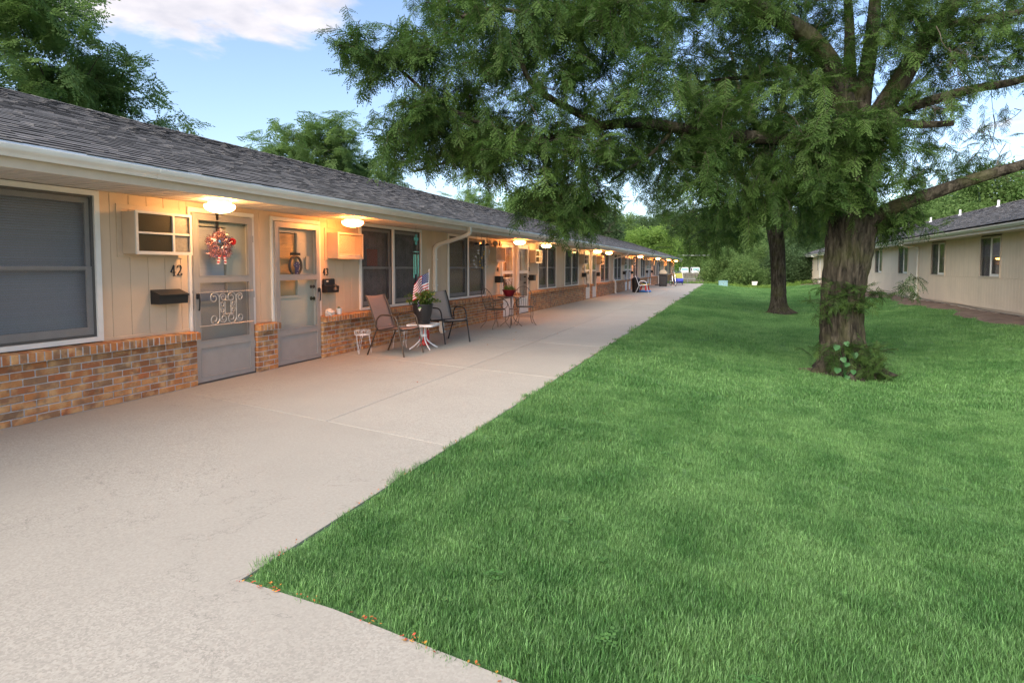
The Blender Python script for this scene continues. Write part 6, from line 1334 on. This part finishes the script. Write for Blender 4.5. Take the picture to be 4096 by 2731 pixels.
cr_.fill([(2010, -80), (2430, -80), (2420, 120), (2330, 200), (2180, 230), (2050, 200)], 26, 8.8, 12.0, per=6, spread=0.22)
cr_.fill([(2060, 200), (2330, 210), (2300, 330), (2230, 430), (2100, 440), (2040, 330)], 24, 8.8, 12.0, per=5, spread=0.22, size=0.85)
cr_.fill([(2400, -60), (2720, 0), (2720, 330), (2450, 380), (2380, 150)], 16, 7.8, 9.0, per=5, spread=0.22)
cr_.fill([(1000, -520), (2500, -560), (2520, -80), (1000, -80)], 110, 8.0, 13.0, per=6, spread=0.28, size=1.35)
cr_.done(big, base, SPR)
# dead grey twigs on the near side of the crown
q = MB(); rr = random.Random(8)
for (x, y) in ((2150, 60), (2180, 110), (2230, 130), (2120, 250), (2270, 300), (2310, 330), (1350, 390), (1420, 440), (1320, 470), (1240, 60), (2330, 250)):
    p = at(x, y, rr.uniform(8.3, 9.0)); d = Vector((rr.gauss(0, 1), rr.gauss(0, 0.6), rr.gauss(-0.6, 0.6))).normalized()
    def twig(p, d, l, r, lev):
        P = [p]; 
        for i in range(5): d = (d + Vector((rr.gauss(0, 0.35), rr.gauss(0, 0.35), rr.gauss(-0.05, 0.35)))).normalized(); P.append(P[-1] + d * l / 5)
        q.tube(P, [r * (1 - 0.16 * i) for i in range(6)], 4, False)
        if lev:
            for _ in range(4): twig(rr.choice(P[1:]), (d + Vector((rr.gauss(0, 1), rr.gauss(0, 1), rr.gauss(0, 1)))).normalized(), l * 0.55, r * 0.6, lev - 1)
    twig(p, d, rr.uniform(0.5, 0.9), 0.007, 2)
tag(shifted(q, base).build('dead_twigs', MAT['dead_twig'], big), kind='stuff')
# sucker shoots on the trunk and round its foot
sc2 = Crown(17); sc2.limb(TP[8:72:2]); rr = sc2.rr
for (x, y, dd) in ((1900, 690, 0), (1925, 670, 0), (1950, 680, 0), (1975, 665, 0), (1930, 700, 0), (1960, 700, 0), (1985, 690, 0), (1895, 720, 0), (1950, 655, 0), (2010, 675, 0.05), (1890, 650, 0), (1905, 830, -0.1), (1975, 815, -0.1), (2000, 825, -0.1), (1990, 790, -0.1), (2015, 850, -0.15), (1920, 800, -0.1), (1965, 790, -0.1), (2040, 800, 0), (1880, 800, 0), (1995, 840, -0.2), (1970, 850, -0.2), (2020, 830, -0.2), (2035, 860, -0.2), (1985, 865, -0.22), (1955, 800, -0.15), (2010, 800, -0.15)):
    c = at(x, y, TD - 0.40 + dd + rr.uniform(-0.04, 0.04)); sc2.cluster(c, 7, 0.06, 0.66, down=0.05, r0=0.006)
for (x, y) in ((2045, 670), (2080, 655), (2110, 640), (2100, 675), (1865, 690)): sc2.cluster(at(x, y, TD - 0.35), 3, 0.03, 0.75, down=0.2, r0=0.006)
t = MB(); t.v = [tuple(Vector(v) - base) for v in sc2.tw.v]; t.f = sc2.tw.f; t.m = sc2.tw.m; tag(t.build('sucker_stems', MAT['bark'], big), kind='stuff')
tag(scatter('sucker_shoots', [tuple(Vector(p) - base) for p in sc2.pts], [tuple(r) for r in sc2.rot], sc2.scl, SPR, big), kind='stuff')
# heart-leaved weed at the foot
wb = at(1940, 868, TD - 0.48); wb.z = gz(wb.x, wb.y)
wd_ = empty('heart_leaf_weed', wb, 0, 'weed with large heart-shaped leaves at the foot of the big tree', 'plant'); rr = random.Random(6)
for i, (x, y) in enumerate(((1923, 797), (1943, 790), (1935, 826), (1962, 815), (1947, 838), (1925, 850), (1960, 855), (1948, 868))):
    c = at(x, y - 6, TD - 0.56 - 0.02 * (i % 3)) - wb; s = 0.095 * rr.uniform(0.85, 1.15); q = MB()
    nrm = (Vector((0, 0, CH)) - wb).normalized(); nrm = (nrm + Vector((rr.uniform(-0.3, 0.3), rr.uniform(-0.3, 0.3), 0.45))).normalized(); dn = (Vector((rr.uniform(-0.5, 0.5), 0, -1)) - nrm * (Vector((0, 0, -1)).dot(nrm))).normalized(); sd = nrm.cross(dn)
    out = [(0, 0.10), (0.30, -0.02), (0.48, 0.16), (0.50, 0.42), (0.34, 0.74), (0.0, 1.12)]
    P = [c + sd * s * u + dn * s * v - nrm * (0.10 * s * abs(u)) for u, v in out] + [c - sd * s * u + dn * s * v - nrm * (0.10 * s * abs(u)) for u, v in out[-2:0:-1]]
    q.add(P + [c + dn * s * 0.45], [(k, (k + 1) % len(P), len(P)) for k in range(len(P))]); o = q.build('leaf', MAT['leaf_heart'], wd_)
    q = MB(); q.tube(smooth_path([(0, 0, 0), (c.x * 0.5, c.y * 0.5, c.z * 0.7), tuple(c)], 3), 0.003, 4); q.build('stem', MAT['leaf_heart'], wd_)

# ---- the second locust, further along the same row
T2D = 22.4
b2 = at(1790, 723, T2D); b2.z = gz(b2.x, b2.y) - 0.02
t2 = empty('locust_tree', b2, 0, 'slimmer locust tree standing behind the big one in the lawn dip', 'tree', 'locust trees on the lawn')
tp = [b2] + [at(x, y, T2D) for x, y in ((1788, 700), (1788, 660), (1787, 610), (1784, 560), (1778, 510), (1774, 460), (1770, 400), (1772, 330))]
q, TP2, _ = bark_sweep(tp, [0.33, 0.275, 0.265, 0.262, 0.275, 0.31, 0.24, 0.2, 0.16], flare=0.9, seed=9, n=36); shifted(q, b2).build('trunk', MAT['bark'], t2, True)
c2 = Crown(21); c2.limb(TP2[40:])
for pts, r0, r1, d1 in (([(1774, 510), (1740, 450), (1690, 400), (1620, 380), (1540, 390)], 0.2, 0.05, 20.5), ([(1782, 500), (1820, 430), (1870, 360), (1930, 300)], 0.2, 0.06, 23), ([(1772, 400), (1740, 300), (1700, 220), (1680, 120)], 0.18, 0.05, 22), ([(1772, 330), (1800, 220), (1820, 100)], 0.16, 0.05, 23), ([(1774, 460), (1700, 470), (1620, 480), (1560, 500)], 0.11, 0.03, 19.5), ([(1778, 470), (1840, 470), (1890, 500)], 0.1, 0.03, 21)):
    P = [at(x, y, lerp(T2D, d1, i / (len(pts) - 1))) for i, (x, y) in enumerate(pts)]; q, P3, _ = bark_sweep(P, [r0, (r0 + r1) / 2, r1], n=14, seed=3); shifted(q, b2).build('limb', MAT['bark'], t2, True); c2.limb(P3)
c2.fill([(1450, 360), (1540, 250), (1700, 130), (1850, 120), (1960, 250), (1990, 420), (1900, 545), (1800, 520), (1700, 560), (1580, 550), (1500, 480)], 105, 18.5, 25.5, per=8, spread=0.45, size=1.7)
c2.fill([(1560, 470), (1760, 470), (1740, 555), (1620, 565)], 10, 18.8, 21.0, per=7, spread=0.35, size=1.5)
c2.fill([(1800, 480), (1900, 480), (1890, 560), (1830, 550)], 7, 20, 22.5, per=7, spread=0.35, size=1.5)
c2.done(t2, b2, SPR)

# ---- background trees
def bg_tree(name, label, x, y, h, lobes, coll, n, size, seed, trunk=0.22, group=None, per=6, z0=None, down=0.1, bare=0.35):
    z0 = gz(x, y) if z0 is None else z0; b = Vector((x, y, z0)); t = empty(name, b, 0, label, 'tree', group); rr = random.Random(seed)
    P = [b + Vector((rr.uniform(-0.1, 0.1) * i, rr.uniform(-0.1, 0.1) * i, h * f)) for i, f in enumerate((0, 0.15, bare, 0.6, 0.8))]; q, TP_, _ = bark_sweep(P, [trunk, trunk * 0.85, trunk * 0.7, trunk * 0.4, trunk * 0.15], n=12, seed=seed, flare=0.4); shifted(q, b).build('trunk', MAT['bark'], t, True)
    c = Crown(seed + 1); c.limb(TP_[12:]); Cs = []
    tot = sum(l[3] * l[3] for l in lobes)
    for (dx_, dy_, z, r_, rz_) in lobes:
        for _ in range(max(4, int(n * r_ * r_ / tot))):
            d = Vector((rr.gauss(0, 1), rr.gauss(0, 1), rr.gauss(0, 1))).normalized(); k = rr.random() ** 0.33 * (0.92 + 0.12 * math.sin(d.x * 5 + seed) * math.sin(d.z * 4 + seed)); Cs.append(b + Vector((dx_ + d.x * r_ * k, dy_ + d.y * r_ * k, z + d.z * rz_ * k)))
    Cs.sort(key=lambda p: (p - TP_[20]).length)
    for p in Cs: c.cluster(p, per, 0.28 * size, size, down, r0=0.02)
    c.done(t, b, coll); return t
GB = 'trees behind the apartment row'
bg_tree('shade_tree', 'tall feathery tree rising over the near end of the shingle roof', -16.6, 9.8, 8.6, [(0.2, -0.6, 7.0, 2.7, 2.0), (0.6, 1.6, 5.4, 2.0, 1.5), (-0.8, -2.6, 6.6, 2.6, 2.4), (0.3, 3.0, 4.4, 1.3, 0.8), (0, -0.4, 8.4, 1.8, 1.3)], SPR_B, 160, 1.4, 41, group=GB, per=8)
bg_tree('shade_tree', 'rounded green tree over the middle of the shingle roof', -16.4, 20.9, 7.6, [(0, -0.5, 6.2, 2.1, 1.5), (0.6, 1.6, 5.3, 2.0, 1.3), (0, -2.3, 5.2, 1.6, 1.0), (0.3, 3.9, 4.5, 1.7, 1.0)], SPR_B, 160, 1.35, 42, group=GB, per=9)
bg_tree('shade_tree', 'small treetop just clearing the ridge left of the hanging leaves', -15.6, 35.0, 6.0, [(0, 0, 4.9, 2.0, 1.5), (0, 2.5, 4.4, 1.6, 1.1)], SPR_B, 60, 1.6, 43, group=GB)
bg_tree('shade_tree', 'pale green treetop over the ridge under the hanging boughs', -14.6, 46.0, 7.8, [(0, 0, 5.6, 2.9, 2.0), (0, 3.5, 4.9, 2.3, 1.6)], CL_FAR, 90, 1.5, 44, group=GB)
bg_tree('shade_tree', 'dark rounded treetop before the pale willow', -13.5, 60.0, 8.5, [(0, 0, 5.8, 3.2, 2.4), (-2, 4, 5.0, 3.0, 2.2)], CL_DEEP, 110, 1.7, 45, group=GB)
bg_tree('willow_tree', 'pale yellow-green willow beyond the far roof', -11.2, 82.0, 8.4, [(0, 0, 4.9, 3.8, 2.7), (2.6, 1, 3.8, 2.6, 2.4), (-3, 0, 4.0, 2.6, 2.3)], CL_WIL, 190, 1.5, 46, down=0.8)
GW = 'woods beyond the car park'
wl = ['tall dark tree at the edge of the woods behind the willow', 'broad tree in the woods left of the trucks', 'dark tree in the woods straight behind the first truck', 'tree in the woods behind the middle truck', 'bushy tree in the woods behind the box truck', 'high crowned tree in the woods over the box truck', 'tree in the woods behind the slim locust trunk', 'dense tree in the woods just before the far beige wall', 'tall tree in the woods above the far beige eave', 'tree in the woods behind the dark rounded treetop', 'large tree in the woods past the willow crown', 'wide tree closing the woods behind the beige roof']
for i, (x, y, h) in enumerate(((-29, 180, 20), (-21, 172, 18), (-14.5, 180, 20), (-8, 173, 19), (-1.5, 178, 20), (5, 171, 19), (12, 176, 20), (19, 170, 18), (26, 178, 18), (-39, 175, 18), (-48, 182, 19), (35, 180, 17))):
    bg_tree('forest_tree', wl[i], x, y, h, [(0, 0, h * 0.62, 5.2, h * 0.34), (3.0, -1, h * 0.38, 4.2, h * 0.28), (-3.0, 0, h * 0.34, 4.2, h * 0.28)], CL_DEEP if i % 3 else CL_FAR, 170, 3.2, 60 + i, trunk=0.35, group=GW, per=5)
GS = 'scrub beyond the end of the path'
sl = ['loose grey-green scrub tree right of the wooden fence', 'scrub bush behind the teal cabinet', 'leaning scrub tree behind the small sign', 'dense dark scrub tree left of the slim trunk', 'dark bush right of the slim trunk', 'bushy tree by the far corner of the beige wall', 'tall thin-leaved tree over the scrub behind the cabinet']
for i, (x, y, h, r_) in enumerate(((-0.6, 64, 4.2, 1.7), (1.2, 61, 2.6, 1.3), (3.0, 66, 4.6, 1.9), (5.2, 63, 4.2, 1.8), (7.6, 74, 5.6, 2.2), (9.5, 80, 8.5, 3.0), (1.6, 76, 9.0, 3.2))):
    bg_tree('scrub_tree', sl[i], x, y, h, [(0, 0, h * 0.58, r_, h * 0.36), (r_ * 0.7, 0.4, h * 0.32, r_ * 0.8, h * 0.26), (-r_ * 0.6, 0, h * 0.30, r_ * 0.8, h * 0.27)], CL_DEEP if i in (3, 4, 5) else CL_FAR, 95, 1.15, 80 + i, trunk=0.12, group=GS, per=5)
GR = 'trees behind the opposite building'
for i, (x, y, h, lb) in enumerate(((20.5, 58, 9.5, 'rounded tree showing over the beige building roof near its vents'), (26, 62, 11, 'tall tree behind the near end of the beige building roof'), (21, 80, 11.5, 'tree over the far half of the beige building roof'), (15.5, 86, 10, 'tree behind the far gable of the beige building'), (31, 66, 11, 'tree behind the beige roof at the very edge of the view'))):
    bg_tree('shade_tree', lb, x, y, h, [(0, 0, h * 0.66, 3.8, h * 0.30), (2.4, 1, h * 0.52, 3.2, h * 0.26), (-2.4, -1, h * 0.50, 3.2, h * 0.26)], CL_FAR, 130, 1.9, 95 + i, trunk=0.3, group=GR, per=6)
# weeds at the far end of the path
rr = random.Random(77); P_ = []; 
for _ in range(240): x = rr.uniform(-6.5, 5.5); y = rr.uniform(54.5, 60); P_.append((x, y, gz(x, y) + rr.uniform(0, 0.12)))
for _ in range(160): x = rr.uniform(-1, 8); y = rr.uniform(58, 66); P_.append((x, y, gz(x, y) + rr.uniform(0, 0.3)))
o = scatter('weeds', P_, [(0, 0, rr.uniform(0, 6.28)) for _ in P_], [rr.uniform(0.25, 0.5) for _ in P_], CL_BR); tag(o, kind='stuff')

# ------------------------------------------------------------------ grass
def tuft(seed, n=84, rad=0.075, h0=0.018, h1=0.048, wd=0.0027):
    rr = random.Random(seed); q = MB()
    for i in range(n):
        a = rr.uniform(0, 6.283); r = rad * math.sqrt(rr.random()); x, y = r * math.cos(a), r * math.sin(a); h = rr.uniform(h0, h1); b = rr.uniform(0, 6.283); ln = rr.uniform(0.1, 0.75) * h; w_ = wd * rr.uniform(0.7, 1.3); cx, cy = math.cos(b), math.sin(b); ux, uy = -cy * w_ / 2, cx * w_ / 2
        P = [(0, -0.01), (ln * 0.35, h * 0.55), (ln, h * 0.95)]
        v = [(x + cx * P[0][0] - ux, y + cy * P[0][0] - uy, P[0][1]), (x + ux, y + uy, P[0][1]), (x + cx * P[1][0] + ux * 0.85, y + cy * P[1][0] + uy * 0.85, P[1][1]), (x + cx * P[1][0] - ux * 0.85, y + cy * P[1][0] - uy * 0.85, P[1][1]), (x + cx * P[2][0], y + cy * P[2][0], P[2][1])]
        q.add(v, [(0, 1, 2, 3), (3, 2, 4)])
    me = bpy.data.meshes.new('tuft'); me.from_pydata(q.v, [], q.f); me.materials.append(MAT['grass_blade']); me.update(); return me
TUFT = collection_of('grass_tuft', [tuft(i) for i in range(5)])
TUFT_C = collection_of('coarse_tuft', [tuft(10 + i, n=48, rad=0.10, h0=0.022, h1=0.045, wd=0.0055) for i in range(4)])
def scatter_grass(name, d0, d1, dens, coll, s0, s1):
    pts = []; xr = np.arange(-2.05, 7.6, 0.25); yr = np.arange(1.6, 53.6, 0.25)
    for x in xr:
        for y in yr:
            dv = Vector((x, y, -CH)); d = dv.dot(CF)
            if not (d0 <= d < d1): continue
            u = dv.dot(CR) / d
            if u < -0.95 or u > (2.0 if d < 9 else 1.2): continue
            n = nr.poisson(dens * 0.0625)
            for _ in range(n):
                px, py = x + nr.rand() * 0.25, y + nr.rand() * 0.25
                if px < -2.002 + 0.03 * math.sin(py * 7) * math.sin(py * 2.3) or py < lawn_front(px) + 0.045 + 0.015 * math.sin(px * 9) or py > 53.4: continue
                if px > 6.25 + 0.22 * math.sin(py * 0.9) + 0.14 * math.sin(py * 2.3 + 1) + nr.rand() * 0.4 - 0.2 and py > 8: continue
                if (px - base.x) ** 2 + (py - base.y) ** 2 < 0.42 ** 2 or (px - b2.x) ** 2 + (py - b2.y) ** 2 < 0.45 ** 2: continue
                pts.append((px, py, gz(px, py) + (0.012 * math.sin(px * 1.7 + py * 0.6) * math.sin(py * 0.9 - px * 0.4) if px > -1.4 and py > 2.2 else 0)))
    n = len(pts); eul = np.stack([nr.uniform(-0.15, 0.15, n), nr.uniform(-0.15, 0.15, n), nr.uniform(0, 6.28, n)], 1)
    cl = np.array([0.82 + 0.36 * (0.5 + 0.5 * math.sin(p[0] * 2.1 + 1.3 * math.sin(p[1] * 1.7)) * math.sin(p[1] * 2.6 + p[0])) for p in pts])
    o = scatter(name, pts, eul, nr.uniform(s0, s1, n) * cl, coll); tag(o, kind='stuff'); return n
ng = [scatter_grass('grass', 0.0, 4.2, 600, TUFT, 0.75, 1.15), scatter_grass('grass', 4.2, 7.0, 340, TUFT, 0.8, 1.2), scatter_grass('grass', 7.0, 12.0, 150, TUFT_C, 0.9, 1.3), scatter_grass('grass', 12.0, 22.0, 70, TUFT_C, 1.0, 1.6), scatter_grass('grass', 22.0, 54.0, 22, TUFT_C, 1.4, 2.2)]
print('grass tufts', ng)
# worn earth round the two trunks
for bb, rad, nm in ((base, 0.62, 'worn_earth'), (b2, 0.6, 'worn_earth')):
    q = MB(); rr = random.Random(int(bb.y * 10)); q.v.append((bb.x, bb.y, gz(bb.x, bb.y) + 0.05))
    for k in range(1, 4):
        for i in range(32):
            a = 2 * math.pi * i / 32; r_ = rad * k / 3 * (1 + 0.18 * math.sin(3 * a + bb.y) + 0.10 * math.sin(7 * a)); x, y = bb.x + r_ * math.cos(a), bb.y + r_ * math.sin(a); q.v.append((x, y, gz(x, y) + (0.045, 0.03, -0.004)[k - 1] + rr.uniform(-0.006, 0.006)))
    q.f += [(0, 1 + i, 1 + (i + 1) % 32) for i in range(32)] + [(1 + k * 32 + i, 1 + k * 32 + 32 + i, 1 + k * 32 + 32 + (i + 1) % 32, 1 + k * 32 + (i + 1) % 32) for k in range(2) for i in range(32)]; q.m += [0] * 96
    tag(q.build(nm, MAT['soil'], smooth=True), kind='structure')
# broad-leaved weeds and clover among the grass
def weed(seed):
    rr = random.Random(seed); q = MB()
    for i in range(9):
        a = rr.uniform(0, 6.283); r_ = rr.uniform(0.0, 0.05); x, y, z = r_ * math.cos(a), r_ * math.sin(a), rr.uniform(0.025, 0.05); s = rr.uniform(0.012, 0.022); b = rr.uniform(0, 6.283)
        for k in range(3): c = b + 2.1 * k; d = Vector((math.cos(c), math.sin(c), 0.15)); e = Vector((-math.sin(c), math.cos(c), 0)); o_ = Vector((x, y, z)); q.add([o_, o_ + d * s * 0.6 + e * s * 0.42, o_ + d * s, o_ + d * s * 0.6 - e * s * 0.42], [(0, 1, 2, 3)])
    me = bpy.data.meshes.new('weed'); me.from_pydata(q.v, [], q.f); me.materials.append(MAT['leaf_clover']); me.update(); return me
WEED = collection_of('clover', [weed(i) for i in range(4)]); P_ = []; rr = random.Random(91)
for _ in range(450):
    x, y = rr.uniform(-1.98, 6.0), 2.0 + 16 * rr.random() ** 1.6
    if math.sin(x * 1.3 + 2 * math.sin(y * 0.7)) * math.sin(y * 1.1 + x) > 0.25 and y > lawn_front(x) + 0.05 and (x - base.x) ** 2 + (y - base.y) ** 2 > 0.3: P_.append((x, y, gz(x, y)))
tag(scatter('clover', P_, [(0, 0, rr.uniform(0, 6.28)) for _ in P_], [rr.uniform(0.7, 1.2) for _ in P_], WEED), kind='stuff')
# brown litter along the lawn edge
q = MB(); rr = random.Random(55)
def litter(x, y, s):
    a = rr.uniform(0, 6.28); c, s_ = math.cos(a), math.sin(a); z = 0.004 + rr.uniform(0, 0.006); q.add([(x, y, z), (x + c * s * 0.5 - s_ * s * 0.28, y + s_ * s * 0.5 + c * s * 0.28, z + s * 0.2), (x + c * s, y + s_ * s, z + 0.004), (x + c * s * 0.5 + s_ * s * 0.28, y + s_ * s * 0.5 - c * s * 0.28, z + s * 0.12)], [(0, 1, 2, 3)])
for _ in range(330):
    x = rr.uniform(-2.03, 1.4)
    if math.sin(x * 9) + math.sin(x * 23 + 1) > rr.uniform(-1.6, 1.2): litter(x, lawn_front(x) + rr.gauss(-0.004, 0.014), rr.uniform(0.006, 0.022))
for _ in range(200): y = rr.uniform(2.0, 12); litter(-2.03 + rr.gauss(0, 0.012), y, rr.uniform(0.008, 0.02))
for _ in range(46): litter(rr.uniform(-5.7, -2.2), rr.uniform(6, 48), rr.uniform(0.02, 0.06))
tag(q.build('leaf_litter', MAT['litter']), kind='stuff')

# ------------------------------------------------------------------ far fence, vehicles, wire
FY = 95.0; fx0, fx1 = -13.5, 1.5; zf = -1.0
t = empty('wooden_fence', ((fx0 + fx1) / 2, FY, zf), 0, 'weathered grey board fence beyond the end of the path', 'fence'); q = MB(); rr = random.Random(3); x = fx0
while x < fx1: h = 1.58 + rr.uniform(-0.05, 0.04); q.box(x - (fx0 + fx1) / 2, x - (fx0 + fx1) / 2 + 0.125, -0.012, 0.012, 0, h); x += 0.145
tag(q.build('pickets', MAT['wood_grey'], t), kind='stuff')
x = fx0
while x < fx1: q = MB(); q.bbox(x - (fx0 + fx1) / 2 - 0.05, x - (fx0 + fx1) / 2 + 0.05, -0.14, -0.02, 0, 1.66, 0.01); q.build('post', MAT['wood_grey'], t); x += 2.4
for z in (0.45, 1.2): q = MB(); q.bbox(-(fx1 - fx0) / 2, (fx1 - fx0) / 2, -0.06, -0.015, z, z + 0.09, 0.005); q.build('rail', MAT['wood_grey'], t)
t = empty('pipe_rail', (-6, 92, -0.92), 0, 'thin galvanised pipe rail running before the board fence', 'railing')
q = MB(); q.tube([(-7.5, 0, 0.62), (6.5, 0, 0.62)], 0.04, 8); q.build('rail', MAT['galvanised'], t, True)
for x in (-7.0, -3.5, 0, 3.5, 6.3): q = MB(); q.tube([(x, 0, -0.1), (x, 0, 0.64)], 0.04, 8); q.build('post', MAT['galvanised'], t, True)
def cab_truck(x, y, label, box=False, rz=0.25):
    t = empty('truck', (x, y, -0.80), rz, label, 'truck', 'white trucks behind the fence')
    q = MB(); q.prism([(-0.98, 0.55), (0.98, 0.55), (0.98, 1.35), (0.90, 2.12), (0.80, 2.2), (-0.80, 2.2), (-0.90, 2.12), (-0.98, 1.35)], 1, -0.15, 1.55); o = q.build('cab', MAT['truck_white'], t)
    q = MB(); q.add([(-0.84, -0.16, 1.38), (0.84, -0.16, 1.38), (0.78, -0.155, 2.0), (-0.78, -0.155, 2.0)], [(0, 1, 2, 3)]); q.build('windscreen', MAT['windscreen'], t)
    for s in (-1, 1):
        q = MB(); q.add([(s * 0.985, 0.15, 1.40), (s * 0.985, 0.95, 1.40), (s * 0.915, 0.95, 2.0), (s * 0.915, 0.25, 2.0)], [(0, 1, 2, 3)]); q.build('side_window', MAT['dark_glass'], t)
        q = MB(); q.bbox(s * 0.62 - 0.16, s * 0.62 + 0.16, -0.19, -0.15, 0.85, 1.0, 0.01); q.build('headlight', MAT['ceramic_white'], t)
        q = MB(); q.bbox(s * 1.12 - 0.07, s * 1.12 + 0.07, -0.2, -0.15, 1.45, 1.8, 0.01); q.tube([(s * 0.96, -0.05, 1.7), (s * 1.12, -0.17, 1.7)], 0.015, 5); q.build('mirror', MAT['black_plastic'], t)
        for yy in (0.55, 3.6):
            q = MB(); q.lathe([(0.2, -0.12), (0.38, -0.12), (0.40, 0), (0.38, 0.12), (0.2, 0.12)], n=20, cap=True); o = q.build('wheel', MAT['rubber'], t, True); o.location = (s * 0.82, yy, 0.40); o.rotation_euler = (0, R(90), 0)
    q = MB(); q.bbox(-0.95, 0.95, -0.22, -0.1, 0.40, 0.62, 0.02); q.build('bumper', MAT['black_plastic'], t); q = MB(); q.bbox(-0.5, 0.5, 1.5, 4.6, 0.5, 0.72, 0.02); q.build('chassis', MAT['black_metal'], t)
    if box: q = MB(); q.bbox(-1.15, 1.15, 1.7, 6.8, 0.8, 3.0, 0.03); q.build('cargo_box', MAT['truck_white'], t)
pt = atY(1572, 640, 158); cab_truck(pt.x, 158, 'white cab truck first from the apartment row', rz=0.35); pt = atY(1598, 640, 158); cab_truck(pt.x, 158, 'white cab truck in the middle of the three', rz=0.35); pt = atY(1630, 640, 155); cab_truck(pt.x, 155, 'white box truck behind the scrub trees', True, rz=-1.2)
pt = atY(1556, 640, 124); t = empty('parked_car', (pt.x, 124, -0.96), 1.35, 'dark blue car parked before the first truck', 'car')
q = MB(); q.prism([(-2.1, 0.35), (2.1, 0.35), (2.15, 0.75), (1.9, 0.92), (0.95, 1.0), (-1.5, 1.02), (-2.1, 0.95)], 1, -0.85, 0.85); q.build('body', MAT['car_blue'], t)
q = MB(); q.prism([(0.95, 1.0), (0.3, 1.45), (-1.0, 1.48), (-1.55, 1.02)], 1, -0.74, 0.74); q.build('cabin', MAT['dark_glass'], t); q = MB(); q.bbox(-1.0, 0.28, -0.70, 0.70, 1.455, 1.50, 0.01); q.build('roof', MAT['car_blue'], t)
for x in (-1.3, 1.3):
    for s in (-1, 1): q = MB(); q.lathe([(0.15, -0.1), (0.31, -0.1), (0.33, 0), (0.31, 0.1), (0.15, 0.1)], n=18, cap=True); o = q.build('wheel', MAT['rubber'], t, True); o.location = (x, s * 0.80, 0.33); o.rotation_euler = (R(90), 0, 0)
pa = atY(1520, 586, 112); pb = atY(1760, 580, 112); t = MB(); t.tube([pa.lerp(pb, i / 12) - Vector((0, 0, 0.25 * math.sin(math.pi * i / 12))) for i in range(13)], 0.05, 5); o = t.build('power_cable', MAT['galvanised'], None, True); tag(o, 'pale overhead cable crossing before the woods', 'cable')
